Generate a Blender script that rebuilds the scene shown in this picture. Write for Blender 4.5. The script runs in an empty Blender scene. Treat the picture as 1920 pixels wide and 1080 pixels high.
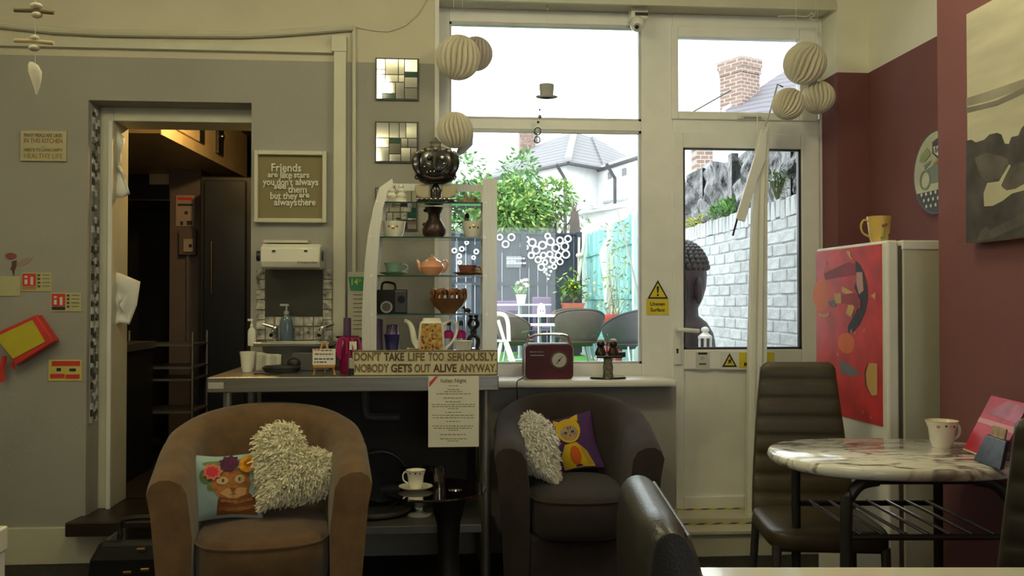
import bpy, math, random
from mathutils import Vector, Matrix, Euler
R = math.radians
PI = math.pi
S = bpy.context.scene
C = S.collection

# ------------------------------------------------------------------ camera
F_PX, YAW, HOR, CAMH = 1650.0, R(4.5), 566.0, 1.21
PITCH = math.atan((HOR - 540.0) / F_PX)
cd = bpy.data.cameras.new('camera'); co = bpy.data.objects.new('camera', cd); C.objects.link(co)
cd.sensor_width = 36.0; cd.lens = F_PX / 1920.0 * 36.0; cd.clip_start = 0.05; cd.clip_end = 300
co.location = (0, 0, CAMH); co.rotation_euler = (PI / 2 + PITCH, 0, -YAW)
S.camera = co
# ------------------------------------------------------------------ sky (bright overcast)
wd = bpy.data.worlds.new('world'); S.world = wd; wd.use_nodes = True
wb = wd.node_tree.nodes['Background']
wb.inputs[0].default_value = (0.93, 0.97, 1.0, 1); wb.inputs[1].default_value = 3.8
S.view_settings.view_transform = 'Standard'; S.view_settings.look = 'None'
S.view_settings.exposure = 0.12; S.view_settings.gamma = 1.0; S.view_settings.use_curve_mapping = False

# ------------------------------------------------------------------ pixel -> place helpers
_f = Vector((math.sin(YAW) * math.cos(PITCH), math.cos(YAW) * math.cos(PITCH), math.sin(PITCH)))
_r = Vector((math.cos(YAW), -math.sin(YAW), 0)); _u = _r.cross(_f)
def at(px, py, Y):
    d = _f + _r * ((px - 960) / F_PX) + _u * ((540 - py) / F_PX)
    return Vector((0, 0, CAMH)) + d * (Y / d.y)
def cp(px, t, z):            # column px, depth t along the view, height z
    p = Vector((math.sin(YAW), math.cos(YAW), 0)) * t + _r * ((px - 960) / F_PX * t)
    return Vector((p.x, p.y, z))
def rect(x0, y0, x1, y1, Y):
    xc, yc = (x0 + x1) / 2, (y0 + y1) / 2
    return at(x0, yc, Y).x, at(xc, y1, Y).z, at(x1, yc, Y).x, at(xc, y0, Y).z

# ------------------------------------------------------------------ mesh builder
class MB:
    def __init__(s, o=(0, 0, 0)):
        s.v = []; s.f = []; s.m = []; s.o = Vector(o)
    def add(s, vs, fs, mi=0):
        b = len(s.v); s.v += [Vector(p) for p in vs]
        s.f += [tuple(b + i for i in q) for q in fs]; s.m += [mi] * len(fs); return s
    def box(s, a, b, mi=0):
        (x0, y0, z0), (x1, y1, z1) = a, b
        return s.add([(x0,y0,z0),(x1,y0,z0),(x1,y1,z0),(x0,y1,z0),(x0,y0,z1),(x1,y0,z1),(x1,y1,z1),(x0,y1,z1)],
                     [(0,3,2,1),(4,5,6,7),(0,1,5,4),(1,2,6,5),(2,3,7,6),(3,0,4,7)], mi)
    def obox(s, c, size, rot=(0, 0, 0), mi=0):
        M = Euler(rot).to_matrix(); c = Vector(c); h = [k / 2 for k in size]
        vs = [c + M @ Vector((sx*h[0], sy*h[1], sz*h[2])) for sz in (-1,1) for sx, sy in ((-1,-1),(1,-1),(1,1),(-1,1))]
        return s.add(vs, [(0,3,2,1),(4,5,6,7),(0,1,5,4),(1,2,6,5),(2,3,7,6),(3,0,4,7)], mi)
    def pb(s, x0, y0, x1, y1, Y, d, mi=0):           # box whose front face stands at plane Y
        a, z0, b, z1 = rect(x0, y0, x1, y1, Y)
        return s.box((a, Y, z0), (b, Y + d, z1), mi)
    def loft(s, loops, cap=True, closed=True, mi=0):
        n = len(loops[0]); vs = [p for l in loops for p in l]; fs = []
        for i in range(len(loops) - 1):
            for j in range(n if closed else n - 1):
                k = (j + 1) % n
                fs.append((i*n + j, i*n + k, (i+1)*n + k, (i+1)*n + j))
        if cap:
            fs.append(tuple(range(n - 1, -1, -1))); fs.append(tuple((len(loops)-1)*n + j for j in range(n)))
        return s.add(vs, fs, mi)
    def tube(s, pts, r, n=8, mi=0, closed=False):
        pts = [Vector(p) for p in pts]; m = len(pts); loops = []
        rr = r if isinstance(r, (list, tuple)) else [r] * m
        up = None
        for i, p in enumerate(pts):
            if closed: t = pts[(i+1) % m] - pts[i-1]
            else: t = pts[min(i+1, m-1)] - pts[max(i-1, 0)]
            if t.length < 1e-9: t = Vector((0, 0, 1))
            t.normalize()
            if up is None:
                up = Vector((0, 0, 1)) if abs(t.z) < .9 else Vector((1, 0, 0))
            a = (up - t * up.dot(t))
            if a.length < 1e-6: a = Vector((1, 0, 0)) - t * t.x
            a.normalize(); up = a; b = t.cross(a)
            loops.append([p + a * (rr[i]*math.cos(2*PI*j/n)) + b * (rr[i]*math.sin(2*PI*j/n)) for j in range(n)])
        if closed: loops.append(loops[0])
        return s.loft(loops, cap=not closed, mi=mi)
    def lathe(s, prof, c=(0, 0, 0), n=24, sx=1, sy=1, mi=0):
        c = Vector(c)
        loops = [[c + Vector((r*sx*math.cos(2*PI*j/n), r*sy*math.sin(2*PI*j/n), z)) for j in range(n)] for r, z in prof]
        return s.loft(loops, cap=True, mi=mi)
    def ell(s, c, r, n=16, m=10, mi=0):
        c = Vector(c); r = r if isinstance(r, (tuple, list)) else (r, r, r)
        loops = []
        for i in range(m + 1):
            a = -PI/2 + PI * (i + (0.02 if i == 0 else (-0.02 if i == m else 0))) / m
            loops.append([c + Vector((r[0]*math.cos(a)*math.cos(2*PI*j/n), r[1]*math.cos(a)*math.sin(2*PI*j/n), r[2]*math.sin(a))) for j in range(n)])
        return s.loft(loops, mi=mi)
    def prism(s, poly, vec, mi=0):
        poly = [Vector(p) for p in poly]; v = Vector(vec); n = len(poly)
        return s.add(poly + [p + v for p in poly],
            [tuple(range(n))] + [tuple(n + i for i in range(n-1, -1, -1))] + [(i, n+i, n+(i+1) % n, (i+1) % n) for i in range(n)], mi)
    def grid(s, fn, nu, nv, mi=0):
        vs = [fn(i / nu, j / nv) for j in range(nv + 1) for i in range(nu + 1)]
        return s.add(vs, [(j*(nu+1)+i, j*(nu+1)+i+1, (j+1)*(nu+1)+i+1, (j+1)*(nu+1)+i) for j in range(nv) for i in range(nu)], mi)
    def xf(s, M):
        s.v = [M @ p for p in s.v]; return s
    def build(s, name, mats, parent=None, smooth=35, loc=None, bevel=0):
        me = bpy.data.meshes.new(name)
        me.from_pydata([tuple(p - s.o) for p in s.v], [], s.f)
        if not isinstance(mats, (list, tuple)): mats = [mats]
        for m_ in mats: me.materials.append(m_)
        if len(mats) > 1: me.polygons.foreach_set('material_index', s.m)
        me.update()
        fix_normals(me)
        if smooth:
            me.shade_smooth()
            me.set_sharp_from_angle(angle=R(smooth))
        o = bpy.data.objects.new(name, me); C.objects.link(o)
        if parent: o.parent = parent
        if loc is not None: o.location = loc
        if bevel:
            b = o.modifiers.new('bevel', 'BEVEL'); b.width = bevel; b.segments = 2; b.limit_method = 'ANGLE'; b.angle_limit = R(40)
        return o
import bmesh
def fix_normals(me):
    bm = bmesh.new(); bm.from_mesh(me); bmesh.ops.recalc_face_normals(bm, faces=bm.faces); bm.to_mesh(me); bm.free()
def tag(o, label, cat, group=None, kind=None):
    o['label'] = label; o['category'] = cat
    if group: o['group'] = group
    if kind: o['kind'] = kind
    return o
def thing(name, loc, label, cat, rz=0, group=None):
    o = bpy.data.objects.new(name, None); C.objects.link(o); o.empty_display_size = .05
    o.location = loc; o.rotation_euler = (0, 0, rz)
    return tag(o, label, cat, group)
def single(name, mb, mats, label, cat, group=None, smooth=35, bevel=0, kind=None):
    xs = [p.x for p in mb.v]; ys = [p.y for p in mb.v]; zs = [p.z for p in mb.v]
    o = Vector(((min(xs)+max(xs))/2, (min(ys)+max(ys))/2, min(zs))); mb.o = o
    ob = mb.build(name, mats, None, smooth, o, bevel); return tag(ob, label, cat, group, kind)
def struct(name, mb, mats, smooth=0, bevel=0, parent=None):
    o = mb.build(name, mats, parent, smooth, None, bevel)
    if not parent: o['kind'] = 'structure'
    return o
def copy_tree(o, parent=None):
    c = o.copy(); C.objects.link(c); c.parent = parent
    for ch in list(o.children): copy_tree(ch, c)
    return c
def text(name, body, size, mat, parent, loc, rot=(PI/2, 0, 0), ext=.0004, align='CENTER', sx=1.0, o=(0, 0, 0), spacing=1.0, bold=0):
    cu = bpy.data.curves.new('t', 'FONT'); cu.body = body; cu.size = size; cu.extrude = ext; cu.align_x = align
    cu.space_line = spacing; cu.resolution_u = 3; cu.offset = bold
    t = bpy.data.objects.new('t', cu); C.objects.link(t)
    me = bpy.data.meshes.new_from_object(t.evaluated_get(bpy.context.evaluated_depsgraph_get()))
    bpy.data.objects.remove(t); bpy.data.curves.remove(cu)
    M = Matrix.Translation(Vector(loc) - Vector(o)) @ Euler(rot).to_matrix().to_4x4() @ Matrix.Diagonal((sx, 1, 1, 1))
    me.transform(M); me.name = name; me.materials.clear(); me.materials.append(mat)
    ob = bpy.data.objects.new(name, me); C.objects.link(ob); ob.parent = parent
    return ob

# ------------------------------------------------------------------ materials
MATS = {}
def pm(name, c, rough=.6, metal=0, var=.12, scale=6, bump=0, bscale=60, emit=0, coat=0, spec=.5, sheen=0, alpha=None, trans=0, stretch=None):
    m = bpy.data.materials.new(name); m.use_nodes = True; nt = m.node_tree; b = nt.nodes['Principled BSDF']
    b.inputs['Base Color'].default_value = (*c, 1); b.inputs['Roughness'].default_value = rough; b.inputs['Metallic'].default_value = metal
    b.inputs['Specular IOR Level'].default_value = spec; b.inputs['Coat Weight'].default_value = coat
    b.inputs['Sheen Weight'].default_value = sheen; b.inputs['Transmission Weight'].default_value = trans
    tc = nt.nodes.new('ShaderNodeTexCoord'); src = tc.outputs['Object']
    if stretch:
        mp = nt.nodes.new('ShaderNodeMapping'); mp.inputs['Scale'].default_value = stretch; nt.links.new(src, mp.inputs[0]); src = mp.outputs[0]
    if var:
        n = nt.nodes.new('ShaderNodeTexNoise'); n.inputs['Scale'].default_value = scale; n.inputs['Detail'].default_value = 4
        r = nt.nodes.new('ShaderNodeMapRange'); r.inputs[1].default_value = .3; r.inputs[2].default_value = .7
        r.inputs[3].default_value = 1 - var; r.inputs[4].default_value = 1 + var
        mx = nt.nodes.new('ShaderNodeMix'); mx.data_type = 'RGBA'; mx.blend_type = 'MULTIPLY'; mx.inputs[0].default_value = 1
        mx.inputs[6].default_value = (*c, 1)
        nt.links.new(src, n.inputs['Vector']); nt.links.new(n.outputs['Fac'], r.inputs[0]); nt.links.new(r.outputs[0], mx.inputs[7])
        nt.links.new(mx.outputs[2], b.inputs['Base Color'])
    if bump:
        n2 = nt.nodes.new('ShaderNodeTexNoise'); n2.inputs['Scale'].default_value = bscale; n2.inputs['Detail'].default_value = 3
        bp = nt.nodes.new('ShaderNodeBump'); bp.inputs['Strength'].default_value = bump; bp.inputs['Distance'].default_value = .01
        nt.links.new(src, n2.inputs['Vector']); nt.links.new(n2.outputs['Fac'], bp.inputs['Height']); nt.links.new(bp.outputs[0], b.inputs['Normal'])
    if emit:
        b.inputs['Emission Color'].default_value = (*c, 1); b.inputs['Emission Strength'].default_value = emit
    MATS[name] = m; return m
def glass_mat(name, tint=(1, 1, 1), fac=.06, rough=.01):
    m = bpy.data.materials.new(name); m.use_nodes = True; nt = m.node_tree; nt.nodes.clear()
    o = nt.nodes.new('ShaderNodeOutputMaterial'); t = nt.nodes.new('ShaderNodeBsdfTransparent'); g = nt.nodes.new('ShaderNodeBsdfGlossy')
    t.inputs[0].default_value = (*tint, 1); g.inputs['Roughness'].default_value = rough
    f = nt.nodes.new('ShaderNodeFresnel'); f.inputs[0].default_value = 1.33
    mx = nt.nodes.new('ShaderNodeMixShader')
    ad_ = nt.nodes.new('ShaderNodeMath'); ad_.operation = 'MULTIPLY'; ad_.inputs[1].default_value = fac / .03
    nt.links.new(f.outputs[0], ad_.inputs[0]); nt.links.new(ad_.outputs[0], mx.inputs[0])
    nt.links.new(t.outputs[0], mx.inputs[1]); nt.links.new(g.outputs[0], mx.inputs[2]); nt.links.new(mx.outputs[0], o.inputs[0])
    return m
def paint_split(name, low, high, zsplit, bump=.15):   # two coats of paint meeting at a height
    m = pm(name, low, .85, var=0, bump=bump, bscale=90); nt = m.node_tree; b = nt.nodes['Principled BSDF']
    g = nt.nodes.new('ShaderNodeNewGeometry'); sp = nt.nodes.new('ShaderNodeSeparateXYZ'); gt = nt.nodes.new('ShaderNodeMath'); gt.operation = 'GREATER_THAN'
    gt.inputs[1].default_value = zsplit
    mx = nt.nodes.new('ShaderNodeMix'); mx.data_type = 'RGBA'; mx.inputs[6].default_value = (*low, 1); mx.inputs[7].default_value = (*high, 1)
    n = nt.nodes.new('ShaderNodeTexNoise'); n.inputs['Scale'].default_value = 2.2; n.inputs['Detail'].default_value = 5
    r = nt.nodes.new('ShaderNodeMapRange'); r.inputs[1].default_value = .3; r.inputs[2].default_value = .7; r.inputs[3].default_value = .93; r.inputs[4].default_value = 1.06
    m2 = nt.nodes.new('ShaderNodeMix'); m2.data_type = 'RGBA'; m2.blend_type = 'MULTIPLY'; m2.inputs[0].default_value = 1
    L = nt.links.new
    L(g.outputs['Position'], sp.inputs[0]); L(sp.outputs[2], gt.inputs[0]); L(gt.outputs[0], mx.inputs[0]); L(g.outputs['Position'], n.inputs['Vector'])
    L(n.outputs['Fac'], r.inputs[0]); L(mx.outputs[2], m2.inputs[6]); L(r.outputs[0], m2.inputs[7]); L(m2.outputs[2], b.inputs['Base Color'])
    return m
ZP = 2.36
M_wall = paint_split('wall_paint', (.36, .35, .31), (.62, .58, .45), ZP)
M_maroon = paint_split('maroon_paint', (.205, .076, .079), (.82, .80, .68), ZP)
M_ceil = pm('ceiling_paint', (.72, .69, .58), .9)
M_floor = pm('dark_carpet', (.030, .026, .026), .95, var=.35, scale=40, bump=.4, bscale=300)
M_upvc = pm('white_upvc', (.86, .86, .83), .35, var=.05)
M_cream = pm('cream_gloss_paint', (.60, .58, .46), .45, var=.06)
M_white = pm('white_paint', (.78, .77, .72), .5, var=.05)
M_steel = pm('brushed_steel', (.31, .295, .265), .34, .9, var=.12, scale=3, bump=.05, bscale=120, stretch=(1, 30, 30))
M_steeld = pm('dull_steel', (.30, .29, .27), .42, .85, var=.15)
M_chrome = pm('chrome', (.75, .75, .75), .1, 1, var=0)
M_black = pm('black_plastic', (.012, .012, .013), .45, var=.1)
M_blackg = pm('black_gloss', (.010, .010, .012), .15, var=0)
M_dark = pm('dark_metal', (.045, .043, .042), .4, .5, var=.1)
M_glass = glass_mat('window_glass', (.97, .99, .98), .05)
M_shelfg = glass_mat('shelf_glass', (.80, .93, .87), .10)
M_glassedge = pm('glass_edge', (.02, .07, .055), .12, var=0)
M_glassd = glass_mat('smoked_glass', (.16, .17, .18), .11)
M_brown = pm('tan_velour', (.150, .084, .035), .95, var=.22, scale=14, bump=.25, bscale=220, sheen=.25)
M_plum = pm('dark_brown_velour', (.028, .018, .018), .9, var=.25, scale=12, bump=.25, bscale=220, sheen=.12)
M_leather = pm('brown_leather', (.060, .046, .026), .42, var=.12, scale=10, bump=.12, bscale=240)
M_leatherb = pm('black_leather', (.030, .028, .028), .33, var=.12, scale=10, bump=.10, bscale=200)
M_shag = pm('cream_shag', (.88, .83, .62), .95, var=.15, scale=40)
M_shagw = pm('white_shag', (.88, .85, .78), .95, var=.15, scale=40)
M_paper = pm('paper', (.72, .70, .60), .8, var=.04)
M_ink = pm('ink', (.03, .03, .03), .7, var=0)
M_inkb = pm('brown_ink', (.13, .085, .04), .7, var=0)
M_red = pm('red_print', (.62, .045, .035), .6, var=.12, scale=12)
M_redp = pm('poster_red', (.58, .030, .035), .38, var=.28, scale=9)
M_yel = pm('yellow_print', (.78, .62, .03), .6, var=.05)
M_green = pm('green_print', (.03, .22, .10), .6, var=.05)
M_wood = pm('light_wood', (.48, .24, .07), .5, var=.2, scale=10, stretch=(1, 1, 8))
M_dwood = pm('dark_wood', (.12, .05, .022), .4, var=.25, scale=12)
M_china = pm('cream_china', (.78, .76, .66), .18, var=.03, coat=.4)
M_whitech = pm('white_china', (.82, .80, .74), .18, var=.03, coat=.4)
M_gold = pm('gold_metal', (.75, .52, .18), .25, 1, var=.05)
M_blackstone = pm('black_carved_resin', (.020, .018, .018), .22, var=.3, scale=30, coat=.3)
M_bronze = pm('dark_bronze', (.045, .022, .018), .35, .3, var=.3, scale=20)

# ================================================================== THE ROOM
YW, YF, YK = 4.25, 4.42, 4.39
XL, XB, XA = -2.75, 1.73, 2.13           # left wall, chimney breast face, alcove side wall
XK0, XK1 = at(163, 560, YW).x, at(470, 560, YW).x
XW0, XW1 = at(818, 400, YW).x, 1.967
ZK, ZKH = 0.18, at(300, 190, YW).z       # kitchen floor level, head of the kitchen opening
ZCEIL, ZWH, ZSILL = 2.86, 2.69, at(1100, 713, 4.13).z

m = MB(); m.box((XL - .3, -2.8, -.1), (2.5, YW, 0)); struct('floor', m, M_floor)
m = MB(); m.box((XL - .3, -2.8, ZCEIL), (2.5, 4.6, ZCEIL + .1)); struct('ceiling', m, M_ceil)
m = MB()
m.box((XL - .3, YW, 0), (XK0, 4.6, ZCEIL)); m.box((XK0, YW, ZKH), (XK1, 4.6, ZCEIL)); m.box((XK0, YW, 0), (XK1, 4.6, ZK - .02))
m.box((XK1, YW, 0), (XW0, 4.6, ZCEIL)); m.box((XW0, YW, ZWH), (XW1, 4.6, ZCEIL))
XD0 = at(1268, 800, YW).x
m.box((XW0, YW, 0), (XD0, 4.6, ZSILL - .035)); struct('wall_back', m, M_wall)
m = MB(); m.box((XW1, YW, 0), (XA + .3, 4.6, ZCEIL)); struct('wall_alcove', m, M_maroon)
m = MB(); m.box((XB, -2.8, 0), (XA + .3, 2.95, ZCEIL)); m.box((XA, 2.95, 0), (XA + .3, YW, ZCEIL)); struct('wall_right', m, M_maroon)
m = MB(); m.box((XL - .3, -2.8, 0), (XL, YW, ZCEIL)); struct('wall_left', m, M_wall)
# front wall; unseen window opening added to let in neutral fill light
m = MB(); m.box((XL, -2.8, 0), (XB, -2.5, .95)); m.box((XL, -2.8, 2.25), (XB, -2.5, ZCEIL)); m.box((XL, -2.8, .95), (.1, -2.5, 2.25)); m.box((1.55, -2.8, .95), (XB, -2.5, 2.25)); struct('wall_front', m, M_wall)
m = MB()
for p_, q_ in (((.1, -2.68, .95), (.16, -2.6, 2.25)), ((1.49, -2.68, .95), (1.55, -2.6, 2.25)), ((.16, -2.68, .95), (1.49, -2.6, 1.01)), ((.16, -2.68, 2.19), (1.49, -2.6, 2.25))): m.box(p_, q_)
w3 = struct('fill_window', m, M_upvc); m = MB(); m.box((.16, -2.645, 1.01), (1.49, -2.639, 2.19)); m.build('pane', M_glass, w3, 0)
# baseboards
zb = at(60, 990, YW - .02).z
m = MB(); m.box((XL, YW - .022, 0), (at(248, 1020, YW - .02).x, YW, zb)); struct('baseboard_left', m, M_cream, bevel=.004)
m = MB(); m.box((at(1190, 980, YW).x, YW - .022, 0), (XD0, YW, at(1250, 957, YW - .02).z)); struct('baseboard_right', m, M_cream, bevel=.004)
m = MB(); m.box((XB - .02, -2.5, 0), (XB, 2.95, .13)); struct('baseboard_breast', m, M_maroon)
# kitchen step: dark nosing board that juts out of the doorway
m = MB(); x0 = at(121, 990, YW - .13).x; zt = at(250, 978, YW - .13).z
m.prism([(x0, YW - .13, zt - .065), (XK1 - .1, YW - .13, zt - .065), (XK1 - .1, YW + .02, zt - .065), (XK0 - .02, YW + .02, zt - .065)], (0, 0, .065))
m.box((XK0, YW, zt - .065), (XK1, 4.62, zt)); struct('trim_1', m, pm('black_stained_wood', (.022, .014, .010), .4, var=.2), bevel=.006)
ZK = zt

# kitchen door lining (frame) and its head
m = MB()
xa, xb = XK0, at(210, 560, YK).x
m.box((xa, YK, ZK), (xb, 4.6, ZKH)); m.box((xb, YK, at(300, 228, YK).z), (XK1, 4.6, ZKH)); m.box((XK1 - .02, YK, ZK), (XK1 + .02, 4.6, ZKH))
fr = struct('door_2', m, M_cream, bevel=.004)
m = MB(); m.box((xb - .018, YK - .012, ZK), (xb, YK, ZKH - .07)); m.build('stop_bead', M_white, fr, 0)
# mosaic strip on the reveal: tiles of glass
strip = thing('mosaic_strip', (XK0, YK - .07, at(170, 790, 4.3).z), 'black, grey and silver mosaic tile strip on the kitchen door reveal', 'mosaic strip')
zt0, zt1 = at(170, 792, 4.33).z, at(170, 210, 4.33).z
m = MB(strip.location); m.box((XK0, YK - .105, zt0), (XK0 + .004, YK - .02, zt1)); m.build('backing', pm('grout', (.33, .33, .33), .9), strip, 0)
tm = [pm('tile_black', (.02, .02, .022), .15, var=.1), pm('tile_grey', (.20, .20, .22), .15, var=.1), pm('tile_silver', (.55, .56, .58), .2, .3, var=.1), pm('tile_white', (.62, .63, .65), .25, var=.1)]
rnd = random.Random(4)
N = 46; dz = (zt1 - zt0) / N; shared = {}
for i in range(N):
    for j in range(3):
        if rnd.random() < .06: continue
        k = (rnd.choice((0, 0, 1)) if (i + j) % 2 else rnd.choice((2, 3, 3, 1))); 
        if k not in shared:
            mm = MB(); mm.box((0, -.0125, -.0125), (.006, .0125, .0125)); t_ = mm.build('tile', tm[k], strip, 0); shared[k] = t_.data
        else:
            t_ = bpy.data.objects.new('tile', shared[k]); C.objects.link(t_); t_.parent = strip
        t_.location = Vector((XK0 + .003, YK - .090 + j * .0275, zt0 + dz * (i + .5) + (dz * .4 if j % 2 else 0))) - Vector(strip.location)
        t_.scale = (1, 1, dz / .025 * .94 * (1.0 if rnd.random() < .8 else .62))

# ---------------------------------------------------------------- big window
def frame_rect(m, x0, y0, x1, y1, gx0, gy0, gx1, gy1, Y, d):
    a, b, c, e = rect(x0, y0, x1, y1, Y); f, g, h, i = rect(gx0, gy0, gx1, gy1, Y)
    m.box((a, Y, b), (f, Y + d, e)); m.box((h, Y, b), (c, Y + d, e)); m.box((f, Y, i), (h, Y + d, e)); m.box((f, Y, b), (h, Y + d, g))
m = MB()
a, b, c, e = rect(818, 15, 1258, 704, YF); f, g, h, i = rect(842, 44, 1203, 683, YF)
zm0, zm1 = at(1020, 243, YF).z, at(1020, 224, YF).z
m.box((XW0, YF, ZSILL - .03), (f, YF + .09, ZWH)); m.box((h, YF, ZSILL - .03), (at(1262, 400, YF).x, YF + .09, ZWH))
m.box((f, YF, i), (h, YF + .09, ZWH)); m.box((f, YF, ZSILL - .03), (h, YF + .09, g)); m.box((f, YF + .004, zm0), (h, YF + .09, zm1))
win = struct('window_1', m, M_upvc, bevel=.004)
for z0, z1 in ((g, zm0), (zm1, i)):
    m = MB(); m.box((f - .005, YF + .045, z0 - .005), (h + .005, YF + .051, z1 + .005)); m.build('pane', M_glass, win, 0)
    m = MB()
    for p, q in (((f, YF + .008, z0), (f + .012, YF + .04, z1)), ((h - .012, YF + .008, z0), (h, YF + .04, z1)), ((f, YF + .008, z0), (h, YF + .04, z0 + .012)), ((f, YF + .008, z1 - .012), (h, YF + .04, z1))): m.box(p, q)
    m.build('glazing_bead', pm('bead_grey', (.55, .55, .56), .4), win, 0)
m = MB(); m.box((XW0 - .008, YW - .006, ZSILL), (XW0 + .012, YF, ZWH)); struct('trim_2', m, M_white)
m = MB(); m.box((XW0 - .01, YW - .01, ZWH - .02), (XW1, YW + .01, ZWH + .02)); struct('trim_3', m, M_cream)
# sill board
m = MB(); xs1 = at(1270, 714, 4.13).x
m.box((XW0, 4.13, ZSILL - .035), (xs1, YF, ZSILL)); struct('trim_4', m, M_white, bevel=.012)
# transom light over the garden door
XD1 = at(1538, 500, YF).x
m = MB()
ztr0, ztr1 = at(1400, 257, YF).z, at(1400, 221, YF).z
xm = at(1262, 400, YF).x
m.box((xm, YF, ztr0), (XD1, YF + .09, ztr1)); m.box((xm, YF, at(1400, 60, YF).z), (XD1, YF + .09, ZWH)); m.box((XD1, YF, .1), (XW1, YF + .09, ZWH))
tr = struct('window_2', m, M_upvc, bevel=.004)
m = MB(); a, b, c, e = rect(1258, 52, 1532, 226, YF); f, g, h, i = rect(1271, 73, 1498, 211, YF)
yo = YF - .015
for p, q in (((a, yo, b), (f, yo + .06, e)), ((h, yo, b), (c, yo + .06, e)), ((f, yo, i), (h, yo + .06, e)), ((f, yo, b), (h, yo + .06, g))): m.box(p, q)
m.build('sash', M_upvc, tr, 0, bevel=.005)
m = MB(); m.box((f, yo + .03, g), (h, yo + .036, i)); m.build('pane', M_glass, tr, 0)
m = MB(); p = at(1405, 219, yo); m.obox(p + Vector((0, -.02, 0)), (.11, .022, .014)); m.obox(p + Vector((-.05, -.01, 0)), (.03, .03, .03)); m.build('handle', M_white, tr, 0, bevel=.004)
# garden door
m = MB(); a, b, c, e = rect(1260, 251, 1537, 966, YF); f, g, h, i = rect(1281, 279, 1502, 655, YF)
yo = YF - .01
pz0, pz1 = at(1340, 930, YF).z, at(1340, 692, YF).z
b = .115
for p, q in (((a, yo, b), (f, yo + .07, e)), ((h, yo, b), (c, yo + .07, e)), ((f, yo, i), (h, yo + .07, e)), ((f, yo, pz1), (h, yo + .07, g)), ((f, yo, b), (h, yo + .07, pz0))): m.box(p, q)
dr = struct('door_1', m, M_upvc, bevel=.005)
m = MB(); m.box((f, yo + .018, pz0), (h, yo + .055, pz1)); m.build('lower_panel', M_upvc, dr, 0)
m = MB(); m.box((f, yo + .03, g), (h, yo + .036, i)); m.build('pane', M_glass, dr, 0)
m = MB()
for p, q in (((f, yo + .006, g), (f + .01, yo + .03, i)), ((h - .014, yo + .006, g), (h, yo + .03, i)), ((f, yo + .006, g), (h, yo + .03, g + .012)), ((f, yo + .006, i - .008), (h, yo + .03, i))): m.box(p, q)
m.build('glazing_bead', pm('bead_dark', (.05, .05, .055), .4), dr, 0)
hp = at(1268, 640, yo)
m = MB(); x0, z0, x1, z1 = rect(1263, 612, 1277, 684, yo); m.box((x0, yo - .012, z0), (x1, yo, z1)); hnd = m.build('handle', M_white, dr, 0, bevel=.005)
p = at(1269, 618, yo); q = at(1311, 621, yo - .05)
m = MB(); m.tube([(p.x, yo - .008, p.z), (p.x, yo - .05, p.z), (p.x + .02, yo - .055, p.z), (q.x, yo - .05, q.z)], .011, 10); m.build('lever', M_white, hnd)
m = MB(); p = at(1269, 659, yo); m.obox((p.x, yo - .0125, p.z), (.009, .003, .018)); m.ell((p.x, yo - .0125, p.z + .009), (.007, .002, .007), 10, 6); m.build('keyhole', M_black, hnd)
# painted threshold steps with hazard tape
zs1, zs2 = at(1370, 966, YW + .02).z, at(1370, 988, YW - .1).z
M_tape = pm('hazard_tape', (.75, .55, .02), .5, var=0)
st = MB(); xs0, xs1_ = XD0, at(1484, 990, YW - .1).x
st.box((xs0, YW - .02, 0), (XW1, YF + .1, zs1)); st.box((xs0, YW - .15, 0), (XW1 - .02, YW - .02, zs2 - .022)); st.box((xs0, YW - .165, zs2 - .022), (XW1 - .02, YW - .02, zs2))
step = struct('door_step', st, M_cream, bevel=.006)
for (yy, zz, w) in ((YF - .03, zs1, .03), (YW - .05, zs2, .024)):
    n = 10; L = (XW1 - .02 - xs0) / n
    for k in range(n):
        for half, mt in ((0, M_black), (1, M_tape)):
            xx = xs0 + L * (k + half * .5); mm = MB()
            mm.prism([(xx, yy, zz + .001), (xx + L * .5, yy, zz + .001), (xx + L * .5 + .03, yy + w, zz + .001), (xx + .03, yy + w, zz + .001)], (0, 0, .0012)); mm.build('tape_stripe', mt, step, 0)

# opal globe lamps that light the room (the first one's glare shows in the mosaic mirror); last two added as unseen fill lights
M_lamp = pm('opal_lamp', (1.0, .92, .56), .4, var=0, emit=26)
for lx, ly, lb in ((-.50, 2.45, 'opal globe ceiling light nearest the back wall'), (-1.9, 1.9, 'opal globe ceiling light near the left wall'), (-.8, -.5, 'added opal globe fill light behind the camera'), (.95, 2.45, 'added opal globe fill light above the armchairs at the window')):
    lp = thing('ceiling_lamp', (lx, ly, 2.54), lb, 'lamp', group='opal ceiling globes')
    m = MB(lp.location); m.ell((lx, ly, 2.67), .13, 24, 16); m.build('globe', M_lamp, lp)
    m = MB(lp.location); m.lathe([(.05, 2.785), (.05, 2.82), (.08, 2.83), (.08, 2.86)], (lx, ly, 0), 24); m.build('fitting', M_white, lp)

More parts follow.
